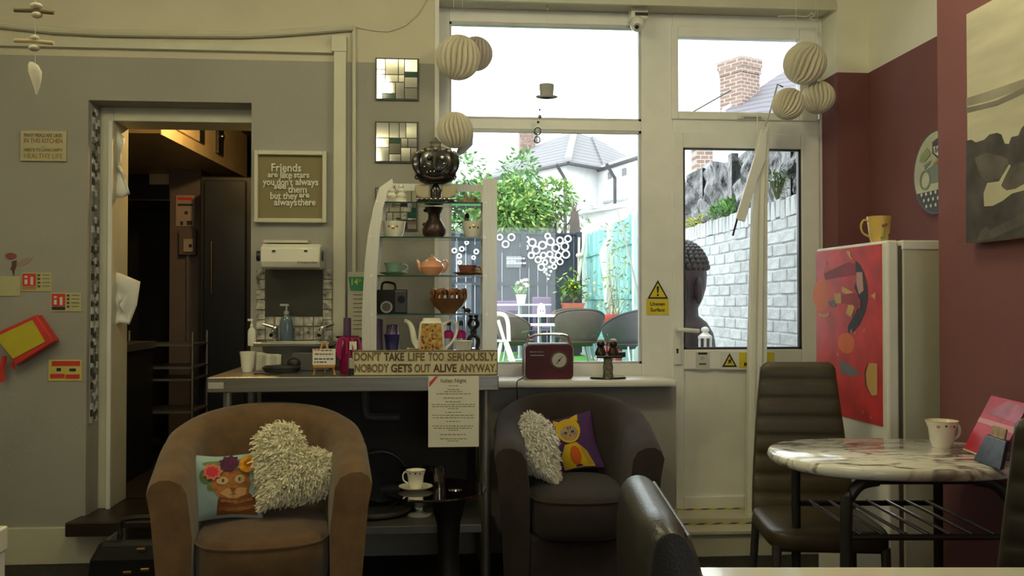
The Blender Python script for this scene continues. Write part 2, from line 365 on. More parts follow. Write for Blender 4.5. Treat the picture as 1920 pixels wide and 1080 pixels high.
# ================================================================== KITCHEN BEYOND THE DOORWAY
KB, KR, KC = 7.3, -.32, 2.46
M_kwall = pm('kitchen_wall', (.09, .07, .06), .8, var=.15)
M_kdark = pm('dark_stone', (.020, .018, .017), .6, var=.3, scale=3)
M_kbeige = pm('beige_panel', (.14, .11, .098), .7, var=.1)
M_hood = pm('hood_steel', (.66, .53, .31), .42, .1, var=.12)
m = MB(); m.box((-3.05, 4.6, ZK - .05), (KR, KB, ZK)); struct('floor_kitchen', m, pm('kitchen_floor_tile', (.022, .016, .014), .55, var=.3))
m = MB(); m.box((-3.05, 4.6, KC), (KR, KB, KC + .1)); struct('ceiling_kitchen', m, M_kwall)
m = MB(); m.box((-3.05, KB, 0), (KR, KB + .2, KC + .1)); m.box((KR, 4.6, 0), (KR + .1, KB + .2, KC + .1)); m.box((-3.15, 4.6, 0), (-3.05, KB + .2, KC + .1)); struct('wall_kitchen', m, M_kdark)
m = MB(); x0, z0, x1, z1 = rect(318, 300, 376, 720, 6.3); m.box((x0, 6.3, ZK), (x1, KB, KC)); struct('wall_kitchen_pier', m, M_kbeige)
# extractor hood
c0 = at(300, 251, 5.0); hz = c0.z
hd = thing('extractor_hood', (c0.x - .5, 5.6, hz), 'steel extractor hood lit warm under the kitchen ceiling', 'hood')
e0 = cp(462, 6.6, hz); fd = (e0 - c0); fd.z = 0; FL = fd.length; fd.normalize(); fnr = Vector((fd.y, -fd.x, 0)); fang = math.atan2(fd.y, fd.x)
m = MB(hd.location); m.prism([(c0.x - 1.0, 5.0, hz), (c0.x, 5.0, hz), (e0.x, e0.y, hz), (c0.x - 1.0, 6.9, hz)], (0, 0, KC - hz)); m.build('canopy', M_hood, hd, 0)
m = MB(hd.location); m.box((c0.x - 1.0, 4.985, hz), (c0.x + .005, 5.0, hz + .03)); m.box((c0.x - .006, 4.98, hz), (c0.x + .012, 5.0, KC)); m.build('rim', M_hood, hd, 0)
def on_hood(nm, d0, d1, z0, z1, th, mt):
    q = c0 + fd * (d0 + d1) / 2; m = MB(hd.location); m.obox((q.x + fnr.x * th / 2, q.y + fnr.y * th / 2, (z0 + z1) / 2), (d1 - d0, th, z1 - z0), (0, 0, fang)); return m.build(nm, mt, hd, 0, bevel=.003)
on_hood('access_panel', .12, .62, hz + .07, KC - .01, .015, M_hood); on_hood('panel_gap', .63, .73, hz + .07, KC - .01, .012, M_dark); on_hood('latch_plate', .98, 1.10, hz + .06, KC - .05, .02, M_dark)
q = c0 + fd * 1.03 + fnr * .03; m = MB(hd.location); m.ell((q.x, q.y, hz + .18), .018, 10, 6); m.build('latch_knob', M_chrome, hd)
kl = thing('kitchen_lamp', (c0.x + .36, 5.02, hz + .11), 'small bright warm bulb glowing at the corner of the extractor hood', 'lamp')
m = MB(kl.location); p = Vector(kl.location); m.ell(p + Vector((0, 0, .03)), (.020, .020, .024), 14, 10); m.build('bulb', pm('warm_bulb', (1.0, .62, .22), .4, var=0, emit=1000), kl)
m = MB(kl.location); m.tube([p + Vector((0, 0, .05)), (p.x, p.y, KC)], .014, 10); m.build('holder', M_dark, kl)
# dark cooker bank on the left
ck = thing('cooker', (-2.35, 5.2, ZK), 'black cooking range standing left inside the dark kitchen', 'cooker')
m = MB(ck.location); m.box((-2.8, 4.95, ZK), (at(262, 700, 5.2).x, 5.44, ZK + .72)); m.build('body', M_black, ck, 0, bevel=.01)
m = MB(ck.location); m.box((-2.8, 4.93, ZK + .72), (at(266, 700, 5.2).x, 5.45, ZK + .76)); m.build('hob', M_steeld, ck, 0)
# wall cupboard with a painted lamp reflection
cu = thing('wall_cupboard', at(270, 390, 6.6), 'dark steel wall cupboard with painted warm reflection in the kitchen', 'cupboard')
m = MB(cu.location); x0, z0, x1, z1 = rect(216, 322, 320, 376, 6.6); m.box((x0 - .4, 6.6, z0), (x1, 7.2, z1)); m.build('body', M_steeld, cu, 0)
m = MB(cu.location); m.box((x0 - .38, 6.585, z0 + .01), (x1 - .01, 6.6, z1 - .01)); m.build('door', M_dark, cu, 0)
m = MB(cu.location); x0, z0, x1, z1 = rect(281, 326, 318, 346, 6.58); m.box((x0, 6.57, z0), (x1, 6.585, z1)); m.build('lamp_reflection', M_hood, cu, 0)  # gold plate imitates the lamp's orange reflection on the cupboard door
# tall black fridge
bf = thing('tall_fridge', at(425, 760, 5.9), 'tall black upright fridge with long steel handle in the kitchen', 'fridge')
x0, z0, x1, z1 = rect(374, 331, 474, 760, 5.9)
m = MB(bf.location); m.box((x0, 5.9, ZK + .02), (KR - .02, 6.5, z1)); m.build('body', M_black, bf, 0, bevel=.008)
m = MB(bf.location); a = at(384, 340, 5.88).x; m.box((a, 5.86, ZK + .1), (at(462, 340, 5.88).x, 5.9, z1 - .03)); d_ = m.build('door', pm('blue_black_panel', (.010, .013, .022), .35, var=.1), bf, 0, bevel=.006)
m = MB(bf.location); h0, h1 = at(396, 452, 5.84), at(396, 552, 5.84); m.tube([h0, h1], .006, 8); m.build('handle', M_chrome, d_)
# switch box, notices on the pier
sb = thing('switch_box', at(351, 478, 6.28), 'beige isolator switch box on the kitchen wall', 'switch')
m = MB(sb.location); m.pb(335, 430, 367, 478, 6.25, .05); m.build('box', M_kbeige, sb, 0, bevel=.005)
m = MB(sb.location); m.pb(344, 448, 362, 472, 6.235, .016); m.build('cover', pm('grey_cover', (.40, .34, .27), .5), sb, 0)
m = MB(sb.location); m.pb(354, 458, 359, 463, 6.225, .012); m.build('knob', M_black, sb, 0)
m = MB(sb.location); m.tube([at(352, 478, 6.28), at(352, 640, 6.28)], .012, 8); m.build('conduit', M_kbeige, sb)
nt_ = thing('kitchen_notice', at(346, 422, 6.29), 'small notice with red heading on the kitchen wall', 'notice')
m = MB(nt_.location); m.pb(330, 366, 364, 424, 6.292, .006); m.build('sheet', pm('notice_paper', (.42, .33, .27), .8), nt_, 0)
m = MB(nt_.location); m.pb(333, 370, 361, 375, 6.289, .003); m.build('red_line', M_red, nt_, 0)
m = MB(nt_.location); m.pb(333, 382, 361, 386, 6.289, .003); m.pb(346, 396, 352, 402, 6.289, .003); m.pb(338, 415, 343, 422, 6.289, .003); m.pb(350, 414, 360, 422, 6.289, .003); m.build('print', M_ink, nt_, 0)
# wire shelving rack
rk = thing('shelf_rack', at(320, 800, 5.6), 'steel rack with open shelves beside the kitchen fridge', 'rack')
rk.location.z = ZK
for zpx in (648, 690, 712, 772):
    z = at(300, zpx, 5.6).z; x0, x1 = at(215, zpx, 5.6).x, at(370, zpx, 5.6).x
    m = MB(rk.location); m.box((x0, 5.5, z), (x1, 5.85, z + .012)); m.build('shelf', M_steeld, rk, 0)
for xpx in (216, 368):
    for yy in (5.51, 5.84):
        x = at(xpx, 700, 5.6).x; m = MB(rk.location); m.tube([(x, yy, ZK), (x, yy, at(300, 622, 5.6).z)], .009, 8); m.build('post', M_steeld, rk)
# hanging white cloths at the door lining
def cloth(name, label, pts, Y, seed):
    r_ = random.Random(seed); P = [at(x, y, Y) for x, y in pts]; m = MB(); n = len(pts)
    c = sum(P, Vector()) / n; loops = []
    for k in range(7):
        s_ = k / 6; loops.append([c.lerp(p, max(s_, .02)) + Vector((0, .018 * math.sin(9 * (i / n) + 5 * s_) * (1 - s_ * .2) - .012 * (1 - s_), 0)) for i, p in enumerate(P)])
    m.loft(loops, cap=False)
    ob = single(name, m, M_white, label, 'cloth', smooth=60)
    so = ob.modifiers.new('solid', 'SOLIDIFY'); so.thickness = .006; return ob
cloth('white_cloth', 'crumpled white cloth hanging high at the kitchen door jamb', [(205, 240), (222, 246), (234, 258), (230, 285), (226, 300), (228, 330), (240, 358), (246, 364), (232, 371), (205, 370), (205, 300)], 4.45, 1)
cloth('white_cloth', 'folded white tea towel sticking out low at the kitchen door jamb', [(203, 508), (225, 512), (262, 528), (255, 572), (242, 608), (225, 604), (216, 611), (203, 600), (203, 550)], 4.45, 2)

# ================================================================== ON THE BACK WALL
# pipes and trunking
def px_path(pts, Y): return [at(x, y, Y) for x, y in pts]
m = MB(); m.tube(px_path([(-120, 36), (0, 46), (100, 57), (200, 62), (330, 64), (450, 65), (520, 62), (590, 57), (662, 51)], YW - .02), .017, 8)
single('heating_pipe', m, M_cream, 'sagging cream pipe running along the wall near the ceiling', 'pipe')
m = MB(); x0, z0, x1, z1 = rect(-120, 82, 626, 98, YW); m.box((x0, YW - .03, at(300, 95, YW).z), (at(626, 90, YW).x, YW, at(300, 83, YW).z))
single('cable_trunking', m, M_cream, 'straight cream trunking running above the kitchen doorway', 'trunking')
m = MB(); a = at(627, 400, YW).x; b = at(650, 400, YW).x; m.box((a, YW - .045, at(640, 660, YW).z), (b, YW, at(640, 74, YW).z)); m.box((a - .012, YW - .05, at(640, 102, YW).z), (b + .002, YW, at(640, 72, YW).z))
single('pipe_boxing', m, M_cream, 'wide cream vertical boxing beside the framed quote', 'boxing', bevel=.003)
m = MB(); m.tube([at(664, 51, YW - .012), at(664, 660, YW - .012)], .010, 8)
single('thin_conduit', m, M_cream, 'thin cream vertical conduit left of the mosaic mirrors', 'conduit')
m = MB(); m.tube(px_path([(664, 50), (700, 57), (728, 59), (760, 48), (785, 25), (803, -6)], YW - .006), .0035, 6)
single('loose_cable', m, M_cream, 'thin loose cable curving up beside the window', 'cable')

def panel(name, label, cat, x0, y0, x1, y1, Y, d, mat, rx=0, bevel=.002):
    root = thing(name, at((x0 + x1) / 2, y1, Y), label, cat)
    m = MB(root.location); m.pb(x0, y0, x1, y1, Y, d); m.build('board', mat, root, 0, bevel=bevel); return root
def ptext(root, body, x, y, hpx, Y, mat, sx=1, align='CENTER', bold=0, name='lettering', spacing=1, ext=.0004):
    s = F_PX / at(x, y, Y).dot(_f) if False else 0
    d = (at(x, y, Y) - Vector((0, 0, CAMH))).dot(_f)
    return text(name, body, hpx / .72 * d / F_PX, mat, root, at(x, y, Y), o=root.location, sx=sx, align=align, bold=bold, spacing=spacing, ext=ext)
def fit(t_, a, b, y, Y, root):       # stretch a line of lettering to run from column a to column b
    xs = [v.co.x for v in t_.data.vertices]; mn_ = min(xs); X0 = at(a, y, Y).x - root.location.x; sc = (at(b, y, Y).x - at(a, y, Y).x) / (max(xs) - mn_)
    for v in t_.data.vertices: v.co.x = X0 + (v.co.x - mn_) * sc
    return t_
def scribble(root, cx, y, w, h, Y, mat):      # print too small to read: a row of word-long strokes
    r_ = random.Random(int(cx * 7 + y * 13)); m = MB(root.location); x = cx - w / 2
    while x < cx + w / 2 - 1:
        l = min(r_.uniform(3, 8), cx + w / 2 - x); m.pb(x, y - h, x + l, y, Y, .0008); x += l + 1.6
    m.build('small_print', mat, root, 0)
# little metal sign
s1 = panel('tin_sign', 'small cream tin sign with brown lettering left of the kitchen doorway', 'sign', 38, 245, 124, 302, YW - .012, .012, pm('tin_cream', (.50, .45, .27), .5))
for body, y, h, mt, sx in (('MANY MEALS ARE LIKED', 257, 7, M_inkb, .80), ('IN THIS KITCHEN', 268, 9, pm('rust_ink', (.30, .12, .04), .6, var=0), .95), ('—', 277, 5, M_inkb, 1), ('HERE IS TO LONG HAPPY', 284, 6, M_inkb, .82), ('HEALTHY LIFE', 297, 10, pm('ochre_ink', (.33, .21, .05), .6, var=0), .96)):
    fit(ptext(s1, body, 81, y, h, YW - .0135, mt, sx), *((45, 117) if len(body) > 3 else (77, 85)), y, YW - .0135, s1)
# fire notices and other papers
M_npaper = pm('old_notice_paper', (.50, .47, .26), .8)
for nm, lb, (x0, y0, x1, y1), foot in (('fire_notice', 'red and cream extinguisher notice beside the white card', (40, 511, 97, 546), M_wood), ('fire_notice', 'red and cream extinguisher notice nearest the mosaic strip', (95, 549, 152, 584), M_ink)):
    n_ = panel(nm, lb, 'notice', x0, y0, x1, y1, YW - .004, .004, M_npaper, bevel=0)
    m = MB(n_.location); m.pb(x0 + 2, y0 + 2, x0 + 27, y0 + 25, YW - .006, .002); m.build('red_field', M_red, n_, 0)
    m = MB(n_.location); m.pb(x0 + 2, y0 + 26, x0 + 27, y0 + 32, YW - .006, .002); m.build('footer', foot, n_, 0)
    m = MB(n_.location); m.pb(x0 + 6, y0 + 13, x0 + 11, y0 + 22, YW - .008, .002); m.pb(x0 + 6, y0 + 6, x0 + 11, y0 + 10, YW - .008, .002); m.pb(x0 + 17, y0 + 8, x0 + 22, y0 + 23, YW - .008, .002); m.build('pictogram', M_paper, n_, 0)
    m = MB(n_.location)
    for k in range(4): m.pb(x0 + 30, y0 + 3 + 7 * k, x0 + 35, y0 + 7 + 7 * k, YW - .006, .002); m.pb(x0 + 39, y0 + 4 + 7 * k, x1 - 4, y0 + 5 + 7 * k, YW - .006, .002)
    m.build('small_print', M_inkb, n_, 0)
n_ = panel('white_card', 'plain pale card pinned under the fairy picture', 'card', 0, 518, 38, 555, YW - .004, .004, M_npaper, bevel=0)
n_ = panel('hazard_notice', 'yellow and red warning notice low on the wall by the mosaic strip', 'notice', 91, 675, 153, 714, YW - .004, .004, pm('notice_yellow', (.66, .55, .14), .7), bevel=0)
m = MB(n_.location); m.pb(97, 677, 150, 686, YW - .006, .002); m.pb(94, 701, 121, 709, YW - .006, .002); m.pb(123, 702, 149, 710, YW - .006, .002); m.build('red_bars', M_red, n_, 0)
m = MB(n_.location); m.pb(106, 690, 114, 696, YW - .006, .002); m.pb(130, 691, 142, 696, YW - .006, .002); m.build('pictogram', M_ink, n_, 0)
# fairy-like paper cutout
fy = thing('paper_cutout', at(25, 520, YW), 'faded paper flower doll cutout stuck at the left edge', 'decoration')
def flat(root, name, pts, Y, mat, th=.002):
    m = MB(root.location); m.prism([at(x, y, Y) for x, y in pts], (0, th, 0)); return m.build(name, mat, root, 0)
def ellpts(cx, cy, rx, ry, n=14, a0=0): return [(cx + rx * math.cos(a0 + 2*PI*i/n), cy + ry * math.sin(a0 + 2*PI*i/n)) for i in range(n)]
flat(fy, 'bonnet', ellpts(20, 480, 11, 6), YW - .004, pm('dusty_red', (.30, .08, .08), .8))
flat(fy, 'body', [(22, 490), (31, 488), (30, 500), (27, 508), (26, 520), (22, 505), (19, 506), (22, 498)], YW - .004, pm('dusty_brown', (.10, .06, .05), .8))
flat(fy, 'wing', [(28, 494), (45, 484), (62, 482), (52, 494), (36, 500)], YW - .003, pm('faded_pink', (.36, .27, .20), .8))
# red and yellow memo box hanging askew
mb_ = thing('memo_box', at(50, 690, 4.17), 'red box with plain yellow face hanging askew at the left edge', 'box')
q = [at(x, y, 4.17) for x, y in ((-8, 624), (68, 590), (102, 640), (28, 686))]
m = MB(mb_.location); m.prism(q, (0, .06, 0)); m.build('case', M_red, mb_, 0, bevel=.006)
q = [at(x, y, 4.165) for x, y in ((-8, 632), (60, 600), (84, 641), (24, 673))]
m = MB(mb_.location); m.prism(q, (0, .01, 0)); m.build('yellow_face', pm('memo_yellow', (.55, .47, .03), .7), mb_, 0)
m = MB(mb_.location); m.tube(px_path([(8, 668), (4, 690), (5, 716)], 4.2), .012, 6); m.tube(px_path([(22, 680), (26, 692)], 4.2), .008, 6); m.build('strap', M_red, mb_)
# shell mobile hanging close to the camera
YM = 2.4
mo = thing('shell_mobile', at(66, 175, YM), 'hanging mobile of sticks, white pebbles and a long shell', 'mobile')
m = MB(mo.location); m.tube([at(66, -700 / 2.4, YM), at(66, 120, YM)], .0007, 5); m.build('string', M_paper, mo)
for y, mt, nm in ((20, pm('dark_twig', (.16, .12, .05), .7), 'stick'), (77, pm('pale_twig', (.56, .44, .22), .7), 'stick')):
    m = MB(mo.location); m.tube([at(27, y - 1, YM), at(60, y, YM), at(101, y + 4, YM)], .0055, 8); m.build(nm, mt, mo)
for x, y, rx, ry in ((68, 11, 11, 6), (69, 28, 10, 6), (65, 71, 8, 5), (64, 90, 10, 6)):
    p = at(x, y, YM); k = YM / F_PX; m = MB(mo.location); m.ell(p, (rx * k, rx * k * .8, ry * k), 14, 8); m.build('pebble', pm('pebble', (.62, .58, .44), .6), mo)
prof = [(58, 116, 3), (62, 122, 9), (66, 135, 12), (68, 150, 9), (69, 165, 5), (68, 177, 1.5)]
m = MB(mo.location); lo = []
for x, y, w in prof:
    p = at(x, y, YM); k = YM / F_PX; lo.append([p + Vector((w * k * math.cos(2*PI*j/12), w * k * .4 * math.sin(2*PI*j/12), 0)) for j in range(12)])
m.loft(lo); m.build('shell', pm('shell_white', (.70, .66, .52), .5), mo)

# framed quotation with raised letters
fq = thing('framed_quote', at(543, 418, YW), 'square white box frame with raised white quotation on khaki card', 'picture')
fx = (476, 282, 612, 417); gx = (483, 290, 604, 409)
m = MB(fq.location); Yq = YW - .035
a, b, c, e = rect(*fx, Yq); f, g, h, i = rect(*gx, Yq)
for p, q in (((a, Yq, b), (f, YW, e)), ((h, Yq, b), (c, YW, e)), ((f, Yq, i), (h, YW, e)), ((f, Yq, b), (h, YW, g))): m.box(p, q)
m.build('frame', M_cream, fq, 0, bevel=.003)
m = MB(fq.location); m.box((f, YW - .012, g), (h, YW, i)); m.build('card', pm('khaki_card', (.25, .21, .105), .9, var=.05), fq, 0)
for body, x0, x1, y, hp_ in (('Friends', 509, 565, 321, 16), ('are', 502, 521, 332, 11), ('like', 526, 548, 334, 14), ('stars', 551, 580, 333, 12), ("you don't", 493, 549, 347, 14), ('always', 554, 597, 347, 14), ('see', 514, 537, 354, 12), ('them', 540, 575, 361, 14), ('but they', 507, 558, 373, 14), ('are', 561, 580, 370, 11), ('always', 514, 557, 385, 14), ('there', 558, 592, 385, 14)):
    fit(ptext(fq, body, x0, y, hp_ * .93, YW - .017, M_paper, .86, align='LEFT', bold=.0010, ext=.003), x0, x1, y, YW - .017, fq)

# mosaic mirrors made of tiles
M_mir = pm('mirror', (.92, .92, .88), .04, 1, var=0)
mt_p, mt_g, mt_t, mt_d = pm('tile_purple', (.10, .02, .16), .1), pm('tile_green', (.012, .09, .05), .1), pm('tile_teal', (.01, .07, .09), .1), pm('tile_plum', (.07, .012, .035), .1)
def mosaic(label, x0, y0, x1, y1, seed):
    root = thing('mosaic_mirror', at((x0+x1)/2, y1, YW - .01), label, 'mirror', group='mosaic mirrors on the wall')
    m = MB(root.location); m.pb(x0, y0, x1, y1, YW - .012, .012); m.build('backing', pm('mosaic_grout', (.10, .10, .09), .8), root, 0)
    a, b, c, e = rect(x0 + 2, y0 + 2, x1 - 2, y1 - 2, YW - .012); r_ = random.Random(seed)
    def split(x0, z0, x1, z1, d):
        w, h = x1 - x0, z1 - z0
        if d <= 0 or (max(w, h) < .075) or (d < 3 and r_.random() < .2 and max(w, h) < .09):
            g = .002; mm = MB(root.location)
            tx, tz = r_.uniform(-.012, .012), r_.uniform(-.012, .012)
            y_ = YW - .016
            xs = ((x0+g, z0+g), (x1-g, z0+g), (x1-g, z1-g), (x0+g, z1-g)); cx, cz = (x0+x1)/2, (z0+z1)/2
            top = [(x, y_ + (x-cx)*tx + (z-cz)*tz, z) for x, z in xs]
            mm.prism(top, (0, .005, 0))
            big = w * h > .0016
            mat = M_mir if (big or r_.random() < .55) else r_.choice((mt_p, mt_g, mt_t, mt_d, mt_g))
            mm.build('tile', mat, root, 0); return
        if w > h * r_.uniform(.8, 1.25):
            s_ = x0 + w * r_.choice((.32, .42, .6, .68)); split(x0, z0, s_, z1, d-1); split(s_, z0, x1, z1, d-1)
        else:
            s_ = z0 + h * r_.choice((.32, .42, .6, .68)); split(x0, z0, x1, s_, d-1); split(x0, s_, x1, z1, d-1)
    split(a, b, c, e, 5)
mosaic('upper mosaic mirror with lamp glare, highest of the three', 704, 109, 785, 188, 11)
mosaic('middle mosaic mirror with green tiles left of the black carving', 703, 228, 784, 305, 23)
mosaic('lowest mosaic mirror, half hidden behind the display shelves', 703, 352, 783, 432, 35)

# paper towel dispenser
td = thing('towel_dispenser', at(546, 505, YW), 'cream paper towel dispenser with black end knobs above the basin', 'dispenser')
m = MB(td.location); x0, z0, x1, z1 = rect(488, 456, 600, 503, YW - .2)
n = 10; lo = []
for x in (x0, x1):
    sec = [(YW, z1), (YW - .17, z1 - .002), (YW - .2, z1 - .02), (YW - .205, z0 + .03), (YW - .19, z0 + .004), (YW - .16, z0 - .004), (YW, z0)]
    lo.append([(x, y, z) for y, z in sec])
m.loft(lo); m.build('cover', M_china, td, 30, bevel=.006)
m = MB(td.location); m.pb(494, 450, 577, 455, YW - .15, .12); m.build('lid_edge', M_cream, td, 0)
for x in (487, 601):
    p = at(x, 480, YW - .13); m = MB(td.location); m.loft([[p + Vector((sx, .022 * math.cos(2*PI*j/14), .024 * math.sin(2*PI*j/14))) for j in range(14)] for sx in (-.012, .012)]); m.build('end_knob', pm('navy_plastic', (.015, .02, .05), .4), td)
m = MB(td.location)
for x in (513, 573): m.pb(x - 3, 469, x + 3, 472, YW - .2075, .003)
m.build('slot', M_black, td, 0)
ptext(td, '© Kimberly-Clark', 576, 494, 4.5, YW - .209, M_ink, .8)

# mirror with marbled tile surround above the basin
sp = thing('tiled_mirror', at(550, 640, YW), 'grey mirror with marbled tile border behind the basin', 'mirror')
m = MB(sp.location); m.pb(497, 500, 605, 592, YW - .012, .012); m.build('glass', pm('dull_mirror', (.10, .095, .08), .25, .5), sp, 0)
M_mtile = []
for k in range(3):
    mm_ = pm('marbled_tile_%s' % 'abc'[k], (.48 - .05*k, .46 - .05*k, .40 - .05*k), .25, var=.8, scale=26 + 8*k); M_mtile.append(mm_)
rnd = random.Random(5)
cells = [(480, 505 + 19 * k, 497, 523 + 19 * k) for k in range(7)] + [(605, 505 + 19 * k, 622, 523 + 19 * k) for k in range(7)] + [(498 + 18 * k, 594, 515 + 18 * k, 611) for k in range(6)] + [(498 + 18 * k, 613, 515 + 18 * k, 637) for k in range(6)]
for c_ in cells:
    m = MB(sp.location); m.pb(c_[0] + .5, c_[1] + .5, c_[2] - .3, c_[3] - .3, YW - .010 - rnd.random() * .003, .012); m.build('tile', rnd.choice(M_mtile), sp, 0)

# ================================================================== STEEL WORKTABLE
TY0, TY1 = 3.62, 4.20
tx0, tx1 = at(388, 710, TY0).x, at(935, 705, TY0).x
ZT = at(660, 706, TY0).z
tb = thing('steel_worktable', ((tx0+tx1)/2, 3.9, 0), 'stainless steel worktable with undershelf between doorway and window', 'worktable')
m = MB(tb.location); m.box((tx0, TY0, ZT - .062), (tx1, TY0 + .012, ZT)); m.box((tx0, TY0 + .012, ZT - .03), (tx1, TY1, ZT)); m.box((tx0, TY0 + .012, ZT - .062), (tx0 + .012, TY1, ZT - .03)); m.box((tx1 - .012, TY0 + .012, ZT - .062), (tx1, TY1, ZT - .03)); m.build('top', M_steel, tb, 0, bevel=.004)
m = MB(tb.location); m.pb(390, 717, 419, 729, TY0 - .002, .003); m.build('maker_plate', pm('plate', (.55, .54, .50), .4, .4), tb, 0)
for x in (tx0 + .07, tx1 - .05):
    for y in (TY0 + .06, TY1 - .06):
        m = MB(tb.location); m.tube([(x, y, 0), (x, y, ZT - .04)], .021, 12); m.build('leg', M_steeld, tb)
zsh = at(760, 985, TY0 + .06).z
m = MB(tb.location); m.box((tx0 + .05, TY0 + .05, zsh - .035), (tx1 - .03, TY1 - .05, zsh)); m.build('undershelf', M_steeld, tb, 0, bevel=.003)
# things under the worktable
pp = thing('waste_pipe', (at(720, 800, YW).x, YW - .04, .5), 'grey waste pipe bend on the dark wall under the worktable', 'pipe')
m = MB(pp.location); m.tube([at(686, 735, YW - .05), at(686, 770, YW - .05), at(689, 780, YW - .05), at(700, 782, YW - .05), at(750, 782, YW - .05)], .022, 10); m.build('bend', pm('grey_pvc', (.10, .10, .10), .5), pp)
m = MB(pp.location); m.tube([at(684, 757, YW - .05), at(688, 757, YW - .05)], .026, 10); m.build('collar', pm('grey_pvc_dark', (.07, .07, .07), .5), pp)
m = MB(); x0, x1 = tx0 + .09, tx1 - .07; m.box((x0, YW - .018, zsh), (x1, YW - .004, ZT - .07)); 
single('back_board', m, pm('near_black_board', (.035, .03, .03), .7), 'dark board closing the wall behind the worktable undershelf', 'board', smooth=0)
bw = thing('pan_stack', (at(713, 940, 3.95).x, 3.95, zsh), 'big dark pan standing on edge with steel lid under the worktable', 'pan')
p = at(714, 910, 4.02)
lo = []
for k, (r_, dy) in enumerate(((.001, .03), (.10, .028), (.125, .0), (.13, -.05), (.122, -.052), (.11, -.01), (.001, .0))):
    lo.append([Vector((p.x + r_ * math.cos(2*PI*j/28), p.y + dy, zsh + .132 + r_ * math.sin(2*PI*j/28))) for j in range(28)])
m = MB(bw.location); m.loft(lo); m.build('bowl', M_black, bw)
m = MB(bw.location); q = at(722, 952, 3.9); m.lathe([(.13, 0), (.15, .012), (.16, .03), (.155, .03), (.14, .012), (.0, .01)], (q.x - .04, 3.9, zsh + .002), 28); m.build('lid', M_steel, bw)
gb = thing('glass_goblet', (at(787, 960, 3.86).x, 3.86, zsh), 'stemmed glass bowl with white foot on the undershelf', 'glass')
q = Vector(gb.location); k = 3.86 / F_PX
m = MB(q); m.lathe([(23*k, 0), (23*k, .006), (8*k, .012), (6*k, .03), (.001, .032)], q, 20); m.build('foot', pm('milky_glass', (.45, .45, .42), .2), gb)
m = MB(q); m.lathe([(6*k, .03), (18*k, .05), (30*k, .09), (36*k, .16), (36*k, .20), (34*k, .20), (28*k, .09), (4*k, .045)], q, 20); m.build('bowl', glass_mat('goblet_glass', (.7, .7, .66), .1), gb)
m = MB(q); m.obox(q + Vector((.0, -.01, .045)), (.03, .01, .04), (0, .3, 0)); m.build('clip', M_chrome, gb, 0)

# hand basin on the worktable's rear
bs = thing('hand_basin', (at(548, 690, 4.0).x, 4.05, ZT), 'small steel hand basin with two lever taps on the worktable', 'basin')
m = MB(bs.location); x0, z0, x1, z1 = rect(478, 636, 620, 690, 4.0)
X = lambda px: at(px, 650, 4.0).x
zr = at(548, 642, 3.98).z
o0 = [(x0, 3.96), (x1, 3.96), (x1, 4.22), (x0, 4.22)]
m.box((x0, 3.96, zr - .018), (x1, 3.985, zr)); m.box((x0, 4.12, zr - .018), (x1, 4.235, zr)); m.box((x0, 3.985, zr - .018), (x0 + .03, 4.12, zr)); m.box((x1 - .03, 3.985, zr - .018), (x1, 4.12, zr)); m.build('rim', M_steel, bs, 0, bevel=.004)
m = MB(bs.location); m.loft([[(x0 + .03 + i_, 3.985 + i_, z), (x1 - .03 - i_, 3.985 + i_, z), (x1 - .03 - i_, 4.12 - i_, z), (x0 + .03 + i_, 4.12 - i_, z)] for i_, z in ((0, zr - .004), (.02, ZT + .015), (.05, ZT + .004))], cap=False); m.add([(x0 + .08, 4.035, ZT + .004), (x1 - .08, 4.035, ZT + .004), (x1 - .08, 4.07, ZT + .004), (x0 + .08, 4.07, ZT + .004)], [(0, 1, 2, 3)]); m.build('bowl', M_steeld, bs, 0)
for px, sg in ((516, -1), (604, 1)):
    b_ = at(px, 634, 4.16); tp = MB(bs.location)
    tp.tube([(b_.x, 4.16, zr), (b_.x, 4.16, zr + .055)], .014, 10); tp.tube([(b_.x, 4.16, zr + .04), (b_.x, 4.10, zr + .05), (b_.x, 4.06, zr + .028)], .009, 8); t_ = tp.build('tap', M_chrome, bs)
    tp = MB(bs.location); tp.tube([(b_.x, 4.16, zr + .06), (b_.x + sg * .055 if px > 560 else b_.x - .055, 4.14, zr + .078)], .006, 8); tp.ell((b_.x, 4.16, zr + .058), .015, 10, 6); tp.build('lever', M_chrome, t_)
# soap bottles
def pump_bottle(label, px, y0, y1, wpx, Y, body, head, zbase):
    k = Y / F_PX; x = at(px, y1, Y).x; r_ = wpx / 2 * k; H = (y1 - y0) * k
    t_ = thing('soap_bottle', (x, Y, zbase), label, 'bottle'); o = t_.location
    m = MB(o); m.lathe([(r_ * .95, 0), (r_, .005), (r_, H * .5), (r_ * .8, H * .6), (r_ * .35, H * .68), (r_ * .35, H * .72)], o, 18, 1, .65); m.build('bottle', body, t_)
    m = MB(o); m.lathe([(r_ * .42, H * .7), (r_ * .42, H * .78), (r_ * .15, H * .8), (r_ * .15, H * .93)], o, 12); m.obox(Vector(o) + Vector((-r_ * .3, 0, H * .95)), (r_ * 1.3, .012, .010)); m.build('pump', head, t_)
pump_bottle('clear blue pump bottle of soap in front of the grey mirror', 537, 553, 622, 24, 4.17, pm('blue_soap', (.16, .24, .30), .15, trans=.3), pm('clear_pump', (.40, .42, .42), .3), zr)
pump_bottle('white pump soap bottle at the left end of the basin', 472, 600, 650, 15, 4.1, M_china, M_whitech, zr - .02)
